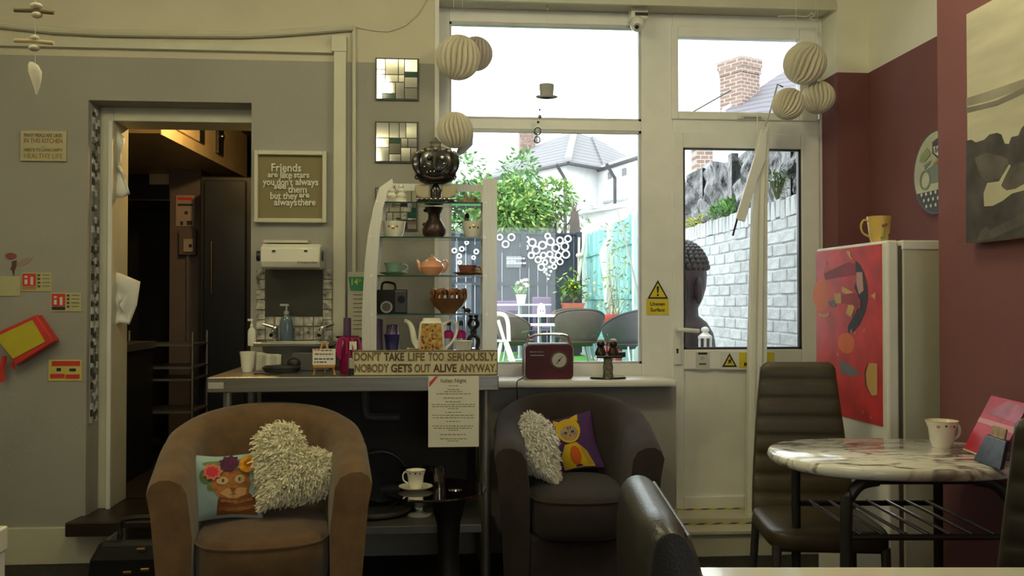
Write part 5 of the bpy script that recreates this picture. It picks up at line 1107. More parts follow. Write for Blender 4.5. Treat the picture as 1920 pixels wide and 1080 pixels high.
# black holdall with brass fittings beside the step
hb = thing('black_bag', cp(275, 3.78, 0), 'black shiny bag with brass buckles beside the kitchen step', 'bag'); o = Vector(hb.location)
m = MB(o); m.loft([[o + Vector((x*s*.17, y*s*.14, z)) for x, y in ((-1, -1), (1, -1), (1, 1), (-1, 1))] for s, z in ((1.05, 0), (1.1, .04), (1.05, .15), (.85, .22))]); m.build('body', M_blackg, hb, 0, bevel=.02)
m = MB(o); m.tube(smooth_path([o + Vector((-.10, 0, .2)), o + Vector((-.09, 0, .28)), o + Vector((.09, 0, .28)), o + Vector((.10, 0, .2))]), .012, 8); m.build('handle', M_black, hb)
for dx, dz in ((-.02, .10), (.03, .19), (.05, .11)):
    m = MB(o); m.obox(o + Vector((dx, -.165 + dz*.12, dz)), (.035, .012, .014), (.2, 0, .1)); m.build('buckle', M_gold, hb, 0, bevel=.003)

# ================================================================== RIGHT SIDE: FRIDGE CORNER
fn, ff = cp(1664, 3.22, 0), cp(1526, 3.80, 0)
dirf = (ff - fn); Wf = .56; ang = math.atan2(dirf.y, dirf.x)
ZFR = 1.21 + (566 - 450) * 3.22 / F_PX
fg_ = thing('white_fridge', (fn.x, fn.y, 0), 'tall cream fridge standing in the maroon alcove', 'fridge', ang - PI/2)
# local: +y runs along the door away from the camera, +x into the alcove
m = MB(); m.box((0, 0, .06), (.045, Wf, ZFR)); dd = m.build('door', M_white, fg_, 0, bevel=.008)
m = MB(); m.box((.045, .004, .06), (.06, Wf - .004, ZFR - .02)); m.build('gasket', pm('grey_gasket', (.10, .09, .07), .7), fg_, 0)
m = MB(); m.box((.06, 0, .03), (.50, Wf, ZFR - .004)); m.build('cabinet', pm('fridge_cream', (.56, .54, .44), .4, var=.04), fg_, 0, bevel=.006)
m = MB(); m.box((.058, -.003, ZFR - .035), (.50, Wf, ZFR)); m.build('top_cap', M_white, fg_, 0, bevel=.004)
for xx in (.1, .45):
    for yy in (.05, Wf - .05):
        m = MB(); m.tube([(xx, yy, 0), (xx, yy, .03)], .015, 8); m.build('foot', M_black, fg_)
# abstract red poster on the door
zp1, zp0 = ZFR - .012, 1.21 - (800 - 566) * 3.24 / F_PX
ps = thing('red_poster', fn + Vector((0, 0, zp0)), 'red abstract poster with dark crescent on the fridge door', 'poster', ang - PI/2)
ws, we = Wf - .002, .035; H = zp1 - zp0
m = MB(); m.box((-.003, we, 0), (-.0005, ws, H)); m.build('sheet', M_redp, ps, 0)
pn = Vector((dirf.y, -dirf.x, 0)).normalized(); Rz = Matrix.Rotation(-(ang - PI/2), 4, 'Z')
def PL(u, v, k_):                    # picture u, v -> point on the poster in the fridge's own axes
    px = 1527 + u*(1649 - 1527); return _pl(px, (469 - (px - 1527)*.12)*(1 - v) + (772 + (px - 1527)*.225)*v, k_)
def _pl(px, py, k_):
    d = _f + _r*((px - 960)/F_PX) + _u*((540 - py)/F_PX); c0_ = Vector((0, 0, CAMH)); s_ = (fn - c0_).dot(pn)/d.dot(pn); q = c0_ + d*s_
    l = Rz @ (q - Vector((fn.x, fn.y, zp0))); return Vector((-.0032 - .0005*k_, l.y, l.z))
def pshape(nm, mt, poly, k_):
    mm = MB(); mm.prism([PL(u, v, k_) for u, v in poly], (.0004, 0, 0)); mm.build(nm, mt, ps, 0)
blk, yl, gr_, mag = pm('poster_black', (.02, .012, .015), .5), pm('poster_ochre', (.60, .36, .10), .5), pm('poster_grey', (.16, .15, .18), .5), pm('poster_crimson', (.30, .015, .03), .5, var=.3)
pkp, org = pm('poster_pink', (.55, .28, .26), .5), pm('poster_orange', (.70, .14, .02), .5)
pshape('print_glow', org, E(.12, .28, .13, .10), 0); pshape('print_glow', org, E(.5, .56, .13, .06), 0)
pshape('print_smear', mag, [(.15, .15), (.55, .09), (.7, .12), (.65, .17), (.35, .18), (.18, .19)], 0)
cres = [(1605, 488), (1614, 496), (1622, 512), (1628, 535), (1629, 560), (1624, 585), (1614, 608), (1602, 622), (1592, 625), (1591, 612), (1598, 600), (1606, 585), (1612, 570), (1610, 552), (1603, 540), (1607, 525), (1606, 508)]
mm = MB(); mm.prism([_pl(x, y, 1) for x, y in cres], (.0004, 0, 0)); mm.build('print_crescent', blk, ps, 0)
pshape('print_lozenge', pkp, [(.66, .155), (.75, .155), (.77, .26), (.70, .28), (.66, .22)], 2)
pshape('print_block', yl, [(.44, .23), (.62, .27), (.60, .30), (.43, .26)], 2); pshape('print_block', yl, [(.31, .27), (.42, .27), (.43, .33), (.34, .33)], 2); pshape('print_block', yl, [(.53, .34), (.64, .34), (.58, .41), (.50, .39)], 2)
pshape('print_tongue', mag, [(.43, .28), (.64, .27), (.73, .31), (.73, .36), (.66, .36), (.58, .33), (.43, .33)], 3)
pshape('print_fin', gr_, [(.22, .32), (.33, .31), (.35, .35), (.26, .35)], 2)
pshape('print_arc', yl, [(.08 + .085*(1-math.cos(a)), .39 + .025*math.sin(a)) for a in [PI*i/8 for i in range(9)]] + [(.23 - .06*(1-math.cos(a)), .385 + .012*math.sin(a)) for a in [PI*i/8 for i in range(9)]], 2)
pshape('print_fish', gr_, [(.38, .66), (.55, .68), (.74, .73), (.56, .75), (.42, .74)], 1)
pshape('print_moon', yl, [(.98, .66), (.86, .66), (.80, .72), (.82, .79), (.90, .84), (.98, .83)], 2); pshape('print_moon_edge', blk, [(.84, .66), (.79, .71), (.80, .78), (.86, .83), (.815, .78), (.805, .72)], 3)
for (u, v) in ((.20, .09), (.17, .13), (.22, .13), (.18, .21), (.21, .25), (.58, .49), (.64, .50), (.78, .48), (.37, .63), (.76, .94), (.88, .96)):
    pshape('print_fleck', pkp, [(u - .012, v), (u, v - .014), (u + .012, v), (u, v + .012)], 2)
pshape('print_flare', yl, [(.50, .03), (.56, .03), (.57, .06), (.61, .085), (.55, .065)], 2); pshape('print_flare', yl, [(.88, .29), (.96, .27), (.95, .31)], 2)
# mug on the fridge
k = 3.35 / F_PX; mp_ = cp(1649, 3.36, ZFR)
M_mug = pm('yellow_mug', (.66, .46, .13), .25, coat=.4)
mg = cup('yellow_mug', 'yellow mug with painted flower on top of the fridge', mp_, 21*k, 49*k, M_mug, 1, None, 'mug', 1.06, PI - .1, dots=[(-PI/2 - .1, .62, 3.2*k, pm('flower_mauve', (.30, .09, .10), .4)), (-PI/2 + .15, .66, 3*k, pm('flower_mauve2', (.30, .09, .10), .4)), (-PI/2 - .25, .16, 2*k, leafm), (-PI/2 + .75, .26, 3*k, M_ink)])
m = MB(mp_); m.tube([mp_ + Vector((-.003, -21*k*.90, 49*k*.12)), mp_ + Vector((.0, -21*k*.95, 49*k*.35)), mp_ + Vector((.001, -21*k*.99, 49*k*.58))], .0022, 6); m.build('stem_motif', pm('stem_green', (.18, .26, .03), .5), mg)

# round motorcycle plaque on the alcove side wall
def side_pt(px, py, X):
    d = _f + _r*((px - 960)/F_PX) + _u*((540 - py)/F_PX); return Vector((0, 0, CAMH)) + d*(X/d.x)
pc = side_pt(1768, 322, XA); rp = (side_pt(1768, 243, XA).z - side_pt(1768, 402, XA).z) / 2
pq = thing('round_plaque', (XA - .01, pc.y, pc.z - rp), 'round plaque with motorcycle picture on the maroon alcove wall', 'plaque'); o = Vector(pq.location)
def PQ(y, z, off): return Vector((XA - off, pc.y - y*rp, pc.z + z*rp))       # y>0 towards the camera
def plq(nm, poly, mt, off, th=.0012):
    mm = MB(o); mm.prism([PQ(y, z, off) for y, z in poly], (th, 0, 0)); return mm.build(nm, mt, pq, 0)
circ = [(math.cos(2*PI*i/40), math.sin(2*PI*i/40)) for i in range(40)]
plq('disc', circ, pm('plaque_rim', (.05, .035, .02), .5), .03, .03)
plq('face', [(x*.95, z*.95) for x, z in circ], pm('plaque_cream', (.50, .50, .34), .6, var=.2), .0315)
plq('dark_band', [(x*.95, z*.95) for x, z in circ if z < -.40], pm('plaque_black', (.035, .035, .038), .6), .033)
M_bike = pm('plaque_grey_green', (.17, .20, .15), .6)
def ring(cy, cz, r, r2, mt, off, nm='print_wheel'):
    mm = MB(o); n = 24; mm.loft([[PQ(cy + q*math.cos(2*PI*i/n), cz + q*math.sin(2*PI*i/n), off) for i in range(n)] for q in (r, r2)], cap=False); mm.build(nm, mt, pq, 0)
ring(-.45, -.14, .24, .19, M_bike, .034); ring(.40, -.14, .24, .19, M_bike, .034)
plq('print_engine', [(-.2, -.25), (.2, -.25), (.25, 0), (.05, .12), (-.2, .05)], M_bike, .034); plq('print_tank', [(-.38, .1), (.1, .2), (.5, .12), (.5, .05), (-.2, .0)], M_bike, .0345); plq('print_bars', [(-.5, .22), (-.2, .3), (-.2, .26), (-.42, .12), (-.46, .12)], M_bike, .034)
plq('print_shield', [(-.12, .72), (.12, .78), (.36, .72), (.36, .45), (.12, .28), (-.12, .45)], pm('shield_black', (.03, .03, .03), .6), .034); plq('print_shield_face', [(-.06, .60), (.30, .60), (.28, .46), (.12, .35), (-.04, .46)], M_paper, .0352)
text('print_number', '66', rp*.25, M_ink, pq, PQ(.12, .44, .0372), rot=(PI/2, 0, -PI/2), ext=.0003, o=o)
plq('print_hill', [(-.62, .5), (-.35, .62), (-.2, .45), (-.45, .3), (-.7, .34)], pm('plaque_olive', (.28, .31, .10), .6), .0335)
plq('print_stripe', [(-.1, .24), (.5, .36), (.5, .30), (-.1, .18)], pm('plaque_gold', (.45, .28, .06), .6), .034)
for i in range(3):
    for j in range(9):
        y, z = -.8 + .2*j + .1*(i % 2), -.48 - .15*i
        if y*y + z*z < .8: plq('print_dot', [(y + .04*math.cos(a), z + .045*math.sin(a)) for a in [2*PI*q/8 for q in range(8)]], M_paper, .0345)
# big canvas on the chimney breast
XC = XB - .038
cA, cB = side_pt(1812, 27, XC), side_pt(1812, 456, XC)
cv = thing('seascape_canvas', (XB - .02, cA.y - .45, cB.z), 'large canvas of dark rocks against a pale sea on the chimney breast', 'painting'); o = Vector(cv.location)
LW = 1.05; CY = cA.y
m = MB(o); m.box((XC, CY - LW, cB.z), (XB - .003, CY, cA.z)); m.build('canvas', pm('pale_sea_sky', (.50, .47, .35), .8, var=.18, scale=2.5, stretch=(1, 1, 5)), cv, 0)
def cvs(nm, poly, mt, k_):
    pts = []
    for px, py in poly:
        q = side_pt(px, py, XC); pts.append(Vector((XC - .0003 - .0004*k_, max(q.y, CY - LW), min(max(q.z, cB.z), cA.z))))
    mm = MB(o); mm.prism(pts, (.0003, 0, 0)); mm.build(nm, mt, cv, 0)
r1, r2, r3 = pm('rock_dark', (.062, .054, .048), .8, var=.5, scale=9), pm('rock_mid', (.10, .086, .074), .8, var=.4, scale=12), pm('headland_grey', (.20, .175, .14), .8, var=.2)
cvs('painted_cloud', [(1812, 184), (1850, 172), (1920, 148), (2000, 120), (2000, 150), (1920, 166), (1850, 190), (1812, 200)], pm('haze_grey', (.30, .27, .21), .8, var=.2), 0)
cvs('painted_headland', [(1812, 202), (1840, 196), (1870, 188), (1920, 164), (2000, 130), (2000, 142), (1920, 175), (1870, 198), (1812, 212)], r3, 1)
cvs('painted_rocks', [(1812, 264), (1822, 262), (1830, 267), (1846, 262), (1856, 252), (1870, 249), (1878, 252), (1884, 269), (1892, 270), (1897, 257), (1910, 254), (1916, 240), (1930, 225), (1980, 205), (2300, 100), (2300, 520), (1812, 470)], r1, 2)
cvs('painted_sea_gap', [(1846, 387), (1845, 362), (1852, 343), (1874, 340), (1884, 322), (1893, 308), (1896, 311), (1886, 330), (1878, 348), (1888, 357), (1905, 354), (1930, 340), (1990, 310), (1990, 322), (1920, 357), (1898, 363), (1880, 377), (1862, 386)], pm('pale_sea', (.46, .43, .30), .8, var=.1), 3)
cvs('painted_boulder', [(1880, 352), (1884, 334), (1896, 314), (1912, 306), (1940, 300), (1980, 300), (1950, 330), (1906, 353), (1890, 356)], r2, 3)
cvs('painted_boulder', [(1828, 296), (1850, 286), (1876, 292), (1890, 298), (1892, 310), (1880, 330), (1866, 338), (1848, 340), (1834, 318)], r2, 3)
cvs('painted_boulder', [(1832, 452), (1840, 432), (1850, 424), (1856, 432), (1880, 420), (1920, 398), (1960, 380), (1960, 402), (1900, 430), (1860, 448)], r2, 3)

# ================================================================== DINING CHAIRS, TABLES
M_legm = pm('grey_leg_metal', (.13, .12, .11), .35, .7, var=.1)
def dining_chair(label, loc, rz, mat, zt_=.985, group='tall banded dining chairs'):
    t_ = thing('dining_chair', loc, label, 'chair', rz, group=group)
    loops = []; z0, z1 = .44, zt_; nb = 8
    for i in range(nb*6 + 1):
        s = i / (nb*6); z = z0 + (z1 - z0)*s; g = abs(math.cos(PI*s*nb))**8 if 0 < i < nb*6 else 1.0
        w = .185 - .05*s**1.2 ; th = .024 - .007*g; 
        if s > .96: w -= .02*((s - .96)/.04)**2; th *= 1 - .4*((s - .96)/.04)
        yc = .17 + .09*s + .012*math.sin(PI*s)
        L = []
        for j in range(20):
            a = 2*PI*(j + .5)/20; ca, sa = math.cos(a), math.sin(a)
            L.append(Vector((w*abs(ca)**.25*(1 if ca > 0 else -1), yc + th*abs(sa)**.5*(1 if sa > 0 else -1), z)))
        loops.append(L)
    m = MB(); m.loft(loops); m.build('backrest', mat, t_, 50)
    lo = []
    for s, z in ((.96, .405), (1, .415), (1, .45), (.97, .462), (.85, .468), (.4, .472), (.05, .473)):
        lo.append([Vector((.195*s*abs(math.cos(a))**.35*(1 if math.cos(a) > 0 else -1), -.01 + .205*s*abs(math.sin(a))**.35*(1 if math.sin(a) > 0 else -1), z)) for a in [2*PI*(j + .5)/36 for j in range(36)]])
    m = MB(); m.loft(lo); m.build('seat', mat, t_, 50)
    for sx in (-1, 1):
        m = MB(); m.tube([(sx*.172, -.18, .415), (sx*.18, -.195, 0)], [.016, .012], 10); m.build('leg', M_legm, t_)
        m = MB(); m.tube([(sx*.17, .17, .43), (sx*.18, .19, .2), (sx*.185, .235, 0)], [.015, .014, .012], 10); m.build('leg', M_legm, t_)
    m = MB(); m.box((-.17, -.18, .395), (.17, .17, .408)); m.build('seat_frame', M_dark, t_, 0)
    return t_
dining_chair('olive brown banded dining chair behind the marble table', cp(1528, 3.05, 0), R(-9), M_leather)
rzc = R(150); bp_ = cp(2045, 1.78, 0)
dining_chair('dark dining chair cut by the right edge of the picture', bp_ - Matrix.Rotation(rzc, 3, 'Z') @ Vector((0, .24, 0)), rzc, pm('dark_olive_leather', (.042, .034, .022), .45, var=.12, scale=10), .975)

# foreground black chair seen from behind and above
fa, fb = cp(1262, 1.26, 0), cp(1200, 1.66, 0); mid = (fa + fb)/2; dv = (fb - fa); angc = math.atan2(dv.y, dv.x) - PI/2
bc = thing('black_chair', mid, 'black leather chair with piped edge in the near foreground', 'chair', angc)
prof = [(.085, .45), (.078, .60), (.066, .72), (.050, .80), (.034, .855), (.012, .885), (-.014, .892), (-.036, .878), (-.046, .84), (-.048, .74), (-.036, .60), (-.020, .45)]
prof0 = prof; prof = [(q.x, q.y) for q in smooth_path([Vector((x, z, 0)) for x, z in prof], 3)]
lo = []
for s in (-1, -.985, -.95, -.8, -.5, 0, .5, .8, .95, .985, 1):
    e = 1 - .25*max(0, abs(s) - .9)/.1; drop = .012*max(0, abs(s) - .8)/.2 + .0
    lo.append([Vector((.02 + (x - .02)*e, s*.20, z - (drop if z > .7 else 0))) for x, z in prof])
m = MB(); m.loft(lo); bk = m.build('backrest', M_leatherb, bc, 60)
m = MB(); m.tube([(.024, -.19 + .38*i/12, .8725) for i in range(13)], .0032, 6); m.build('piping', pm('grey_piping', (.10, .10, .10), .4), bk)
m = MB(); m.box((.03, -.20, .38), (.44, .20, .46)); m.build('seat', M_leatherb, bc, 0, bevel=.02)
for x, y in ((.06, -.17), (.06, .17), (.41, -.17), (.41, .17)):
    m = MB(); m.tube([(x, y, .38), (x, y, 0)], .016, 8); m.build('leg', M_dark, bc)

# oval marble table
def marble(name):
    m_ = pm(name, (.70, .68, .58), .14, var=0, coat=.3); nt = m_.node_tree; b = nt.nodes['Principled BSDF']; tc = [n for n in nt.nodes if n.type == 'TEX_COORD'][0]
    mp = nt.nodes.new('ShaderNodeMapping'); mp.inputs['Rotation'].default_value = (0, 0, .5); mp.inputs['Scale'].default_value = (8, 20, 12)
    n1 = nt.nodes.new('ShaderNodeTexNoise'); n1.inputs['Scale'].default_value = 1.0; n1.inputs['Detail'].default_value = 6; n1.inputs['Distortion'].default_value = 1.1
    mr = nt.nodes.new('ShaderNodeValToRGB'); e = mr.color_ramp.elements
    e[0].position = .35; e[0].color = (.12, .105, .10, 1); e[1].position = .50; e[1].color = (.78, .77, .70, 1)
    x = e.new(.43); x.color = (.40, .35, .34, 1); x = e.new(.62); x.color = (.82, .80, .74, 1); x = e.new(.72); x.color = (.50, .48, .44, 1)
    nt.links.new(tc.outputs['Object'], mp.inputs[0]); nt.links.new(mp.outputs[0], n1.inputs['Vector']); nt.links.new(n1.outputs['Fac'], mr.inputs[0]); nt.links.new(mr.outputs[0], b.inputs['Base Color'])
    return m_
ZM = .75; mc = cp(1676, 2.70, 0)
mt_ = thing('marble_table', (mc.x, mc.y, 0), 'oval marble-topped table with dark tube frame by the maroon wall', 'table', R(-4))
m = MB(); lo = []
for s, z in ((.94, ZM - .036), (.985, ZM - .030), (1, ZM - .018), (.99, ZM - .005), (.975, ZM)):
    lo.append([Vector((.375*s*abs(math.cos(a))**.82*(1 if math.cos(a) > 0 else -1), .285*s*abs(math.sin(a))**.82*(1 if math.sin(a) > 0 else -1), z)) for a in [2*PI*j/64 for j in range(64)]])
m.loft(lo); m.build('marble_top', marble('veined_marble'), mt_, 50)
zr_ = .555
for sx in (-1, 1):
    for sy in (-1, 1):
        pts = [(sx*.14, sy*.20, ZM - .045), (sx*.19, sy*.205, ZM - .055), (sx*.222, sy*.21, ZM - .09), (sx*.232, sy*.21, ZM - .14), (sx*.235, sy*.21, 0)]
        if sy > 0: pts = [(sx*.235, sy*.21, ZM - .037), (sx*.235, sy*.21, .4), (sx*.235, sy*.21, 0)]
        m = MB(); m.tube(pts if sy > 0 else smooth_path(pts), .017 if sy < 0 else .015, 12); m.build('leg', M_dark, mt_)
for sy in (-1, 1):
    m = MB(); m.tube([(-.235, sy*.21, zr_ - .008), (.235, sy*.21, zr_ - .008)], .009, 8); m.build('rail', M_dark, mt_)
    m = MB(); m.tube([(-.14, sy*.20, ZM - .045), (.14, sy*.20, ZM - .045)], .012, 8); m.build('top_rail', M_dark, mt_)
M_rung = pm('satin_rung', (.32, .32, .34), .25, .9)
for i in range(7):
    x = -.19 + .38*i/6; m = MB(); m.tube([(x, -.21, zr_), (x, .21, zr_)], .0055, 8); m.build('rack_rung', M_rung, mt_)
# cup on the marble table
k = 2.85 / F_PX; mp_ = cp(1764, 2.80, ZM)
cup('tea_cup', 'cream tea cup with floral rim on the marble table', mp_, 24*k, 48*k, M_china, 1, pm('rim_gold', (.55, .40, .15), .3), 'cup', 1.2, .15, dots=[(-PI/2 - .75, .83, 3.5*k, pm('orange_motif', (.55, .26, .10), .4)), (-PI/2 - .25, .86, 2.2*k, M_ink), (-PI/2 + .35, .84, 2.6*k, M_ink), (-PI/2 + .05, .84, 2*k, pm('grey_motif', (.40, .40, .36), .4))])
# magazine leaning on the wall, dark blue card stand in front
mz = thing('red_magazine', cp(1860, 2.66, ZM), 'glossy red magazine leaning on the wall at the marble table', 'magazine')
a, b, c, d = cp(1802, 2.72, ZM + .003), cp(1920, 2.58, ZM + .003), None, None
base0, base1 = cp(1803, 2.73, ZM + .003), cp(1868, 2.50, ZM + .003)
up_ = Vector((.10, .01, .165)); th_ = Vector((.006, .002, 0))
m = MB(mz.location); m.prism([base0, base1, base1 + up_, base0 + up_], th_); m.build('cover', pm('magazine_red', (.55, .03, .07), .5, var=.35, scale=9), mz, 0)
m = MB(mz.location); off = Vector((-.0015, -.001, .0)); L = lambda u, v: base0.lerp(base1, u) + up_*v + off
m.prism([L(.0, .52), L(1, .50), L(1, .60), L(.0, .60)], th_*.1); m.build('pale_stripe', pm('pale_pink_print', (.62, .25, .27), .5), mz, 0)
m = MB(mz.location); m.prism([L(.1, .70), L(1, .66), L(1, .95), L(.5, .98)], th_*.1); m.build('cloud_print', pm('violet_print', (.42, .10, .18), .5, var=.4, scale=14), mz, 0)
m = MB(mz.location); m.prism([base0, base1, base1 + th_*3, base0 + th_*3], (0, 0, .004)); m.build('pages', M_paper, mz, 0)
bt = thing('blue_card_holder', cp(1862, 2.52, ZM), 'dark blue card holder standing before the red magazine', 'holder')
e0, e1 = cp(1822, 2.56, ZM + .001), cp(1872, 2.40, ZM + .001)
m = MB(bt.location); u1 = Vector((.035, .01, .075)); m.prism([e0, e1, e1 + u1 + (e0 - e1)*.12, e0 + u1 + (e1 - e0)*.12], (.02, .012, 0)); m.build('sleeve', pm('navy_mottled', (.025, .035, .055), .35, var=.7, scale=40), bt, 0, bevel=.003)
m = MB(bt.location); g0 = e0 + u1*.9 + (e1 - e0)*.25 + Vector((.01, .006, 0)); g1 = e0 + u1*.9 + (e1 - e0)*.75 + Vector((.01, .006, 0)); m.prism([g0, g1, g1 + Vector((.008, 0, .035)), g0 + Vector((.008, 0, .035))], (.008, .004, 0)); m.build('cards', pm('tan_cards', (.40, .28, .18), .6, var=.4, scale=30), bt, 0)

# white tables in the foreground
def white_table(label, x0, y0, x1, y1, edge):
    t_ = thing('white_table', ((x0+x1)/2, (y0+y1)/2, 0), label, 'table', group='white tables'); o = Vector(t_.location)
    m = MB(o); m.box((x0, y0, ZM - .035), (x1, y1, ZM)); m.build('top', pm('white_laminate', (.78, .75, .62), .12, var=.03, coat=.3), t_, 0, bevel=.003)
    m = MB(o); m.box((x0 - .001, y0 - .001, ZM - .033), (x1 + .001, y1 + .001, ZM - .006)); m.build('edge_band', edge, t_, 0)
    for x in (x0 + .08, x1 - .08):
        for y in (y0 + .06, y1 - .06):
            m = MB(o); m.tube([(x, y, 0), (x, y, ZM - .035)], .02, 10); m.build('leg', M_whitech, t_)
    return t_
t_ = white_table('glossy white table corner at the bottom right foreground', .0, -.62, 1.15, .0, pm('cream_edge', (.62, .55, .33), .5))
q = Matrix.Rotation(-YAW, 3, 'Z') @ Vector(t_.location); t_.location = cp(1305, 1.535, 0) + q; t_.rotation_euler.z = -YAW
p = cp(20, 1.82, 0); wu = thing('white_unit', (p.x - .45, p.y - .35, 0), 'white cabinet corner with overhanging top at the lower left edge', 'cabinet'); o = Vector(wu.location)
m = MB(o); m.box((p.x - .9, p.y - .7, ZM - .05), (p.x, p.y, ZM)); m.build('top', pm('white_laminate_top', (.78, .75, .62), .2, var=.03), wu, 0, bevel=.004)
m = MB(o); m.box((p.x - .88, p.y - .68, 0), (p.x - .005, p.y - .004, ZM - .052)); m.build('body', M_white, wu, 0)
m = MB(o); m.box((p.x - .86, p.y - .005, .08), (p.x - .03, p.y + .002, ZM - .07)); m.build('door', M_white, wu, 0, bevel=.002)

# ================================================================== GARDEN BEHIND THE WINDOW
ZO = .28
m = MB(); m.box((KR + .12, 4.62, ZO - .3), (14, 45, ZO)); m.box((-8, 7.52, ZO - .3), (KR + .12, 45, ZO)); struct('ground', m, pm('pale_paving', (.45, .44, .42), .9, var=.15))
YFN = 16.0
m = MB(); m.box((KR + .14, 7.6, ZO), (2.4, YFN, ZO + .02)); tag(m.build('artificial_grass', pm('turf_green', (.10, .34, .06), .95, var=.3, scale=60, bump=.8, bscale=400), None, 0), 'bright green artificial lawn of the garden', 'grass', kind='stuff')
# dark slate-grey back fence with boards
zf = at(1010, 437, YFN).z
fn_ = thing('slate_fence', (0.6, YFN, ZO), 'slate grey board fence across the end of the garden', 'fence'); o = Vector(fn_.location)
M_slate = [pm('slate_stain_%s' % c, (.036 + d, .045 + d, .062 + d), .8, var=.25, scale=5, stretch=(6, 6, 1)) for c, d in (('a', 0), ('b', .008), ('c', -.006))]
rnd = random.Random(2); x = -.9; i = 0; xend = at(1088, 500, YFN).x
while x < xend - .02:
    w = .165; m = MB(o); m.box((x, YFN + rnd.uniform(0, .006), ZO + .02), (min(x + w - .006, xend), YFN + .025, zf - .02 - (.012 if i % 12 == 11 else 0))); m.build('board', rnd.choice(M_slate), fn_, 0); x += w; i += 1
m = MB(o); m.box((-.9, YFN - .03, zf - .03), (xend, YFN + .05, zf)); m.build('capping', M_slate[2], fn_, 0)
zrl = at(1010, 532, YFN).z
m = MB(o); m.box((-.9, YFN - .022, zrl - .03), (xend, YFN, zrl + .03)); m.build('rail', M_slate[0], fn_, 0)
for px in (982, 1086):
    xx = at(px, 500, YFN).x; m = MB(o); m.box((xx - .05, YFN - .05, ZO), (xx + .05, YFN + .06, zf + .02)); m.build('post', M_slate[2], fn_, 0)
# heart made of white rings
M_ring = pm('white_ring', (.85, .85, .82), .6)
rh = thing('ring_heart', at(1028, 525, YFN - .03), 'heart shaped arrangement of white rings on the slate fence', 'wall art'); o = Vector(rh.location); Yr = YFN - .036; k = Yr / F_PX
rings = [(998, 455, 8), (1017, 460, 8), (1032, 453, 8), (1005, 469, 8), (1042, 465, 8), (1059, 462, 8), (996, 479, 6.5), (1019, 479, 6.5), (1031, 477, 6.5), (1047, 479, 6.5), (1061, 477, 8), (1009, 487, 6.5), (1037, 488, 6.5), (1050, 491, 6.5), (1022, 492, 5.5), (1015, 501, 7), (1039, 500, 5.5), (1050, 451, 7), (1065, 448, 7), (1027, 443, 6), (987, 449, 6), (986, 464, 5)]
dots = [(1024, 505, 2.8), (1030, 501, 2.8), (1021, 510, 2.6), (1033, 509, 2.6), (1025, 514, 2.4), (1030, 516, 2.2), (1028, 523, 2)]
for x, y, r_ in rings:
    c = at(x, y, Yr); m = MB(o); m.tube([c + Vector(((r_-1.2)*k*math.cos(2*PI*j/24), 0, (r_-1.2)*k*math.sin(2*PI*j/24))) for j in range(24)], 1.6*k, 6, closed=True); m.build('ring', M_ring, rh)
for x, y, r_ in dots:
    m = MB(o); m.ell(at(x, y, Yr), (r_*k, .006, r_*k), 12, 6); m.build('dot', M_ring, rh)
r2_ = thing('ring_cluster', at(900, 500, YFN - .03), 'loose white rings on the slate fence behind the display stand', 'wall art'); o = Vector(r2_.location)
for x, y, r_ in ((852, 470, 5), (866, 467, 5), (861, 480, 5), (862, 492, 4), (893, 472, 5), (888, 483, 4), (948, 458, 7), (937, 445, 6), (959, 445, 7), (875, 455, 4)):
    c = at(x, y, Yr); m = MB(o); m.tube([c + Vector(((r_-1)*k*math.cos(2*PI*j/20), 0, (r_-1)*k*math.sin(2*PI*j/20))) for j in range(20)], 1.4*k, 6, closed=True); m.build('ring', M_ring, r2_)
gs = thing('fence_plaque', at(968, 502, YFN - .04), 'grey plaque with three white lines on the slate fence', 'sign')
m = MB(gs.location); m.pb(949, 480, 987, 502, YFN - .05, .02); m.build('board', pm('plaque_slate', (.16, .18, .21), .6), gs, 0, bevel=.01)
for y, w in ((486, 34), (491, 16), (495, 36)): scribble(gs, 968 - (36 - w)/2.2, y, w, 3, YFN - .053, M_ring)
# bracket with solar lamp
# turquoise side fence
XT = at(1098, 520, YFN - .2).x
tf = thing('turquoise_fence', (XT, 13, ZO), 'weathered turquoise board fence along the right of the garden', 'fence'); o = Vector(tf.location)
M_turq = [pm('turquoise_%s' % c, (.22 + d, .47 + d, .46 + d), .85, var=.25, scale=4, stretch=(6, 6, 1)) for c, d in (('a', 0), ('b', .05), ('c', -.05))]
y = 10.2; i = 0
while y < YFN - .2:
    m = MB(o); m.box((XT, y, ZO), (XT + .02 + rnd.uniform(0, .008), y + .142, 2.40 + rnd.uniform(-.03, .03))); m.build('board', M_turq[i % 3], tf, 0); y += .150; i += 1
for z in (.6, 1.25, 2.0):
    m = MB(o); m.box((XT - .03, 10.2, z), (XT, YFN - .2, z + .06)); m.build('rail', M_turq[2], tf, 0)
for y in (11.4, 13.2, 15.6):
    m = MB(o); m.box((XT - .08, y, ZO), (XT + .02, y + .11, 2.55)); m.build('post', pm('pale_post', (.62, .70, .68), .8), tf, 0)
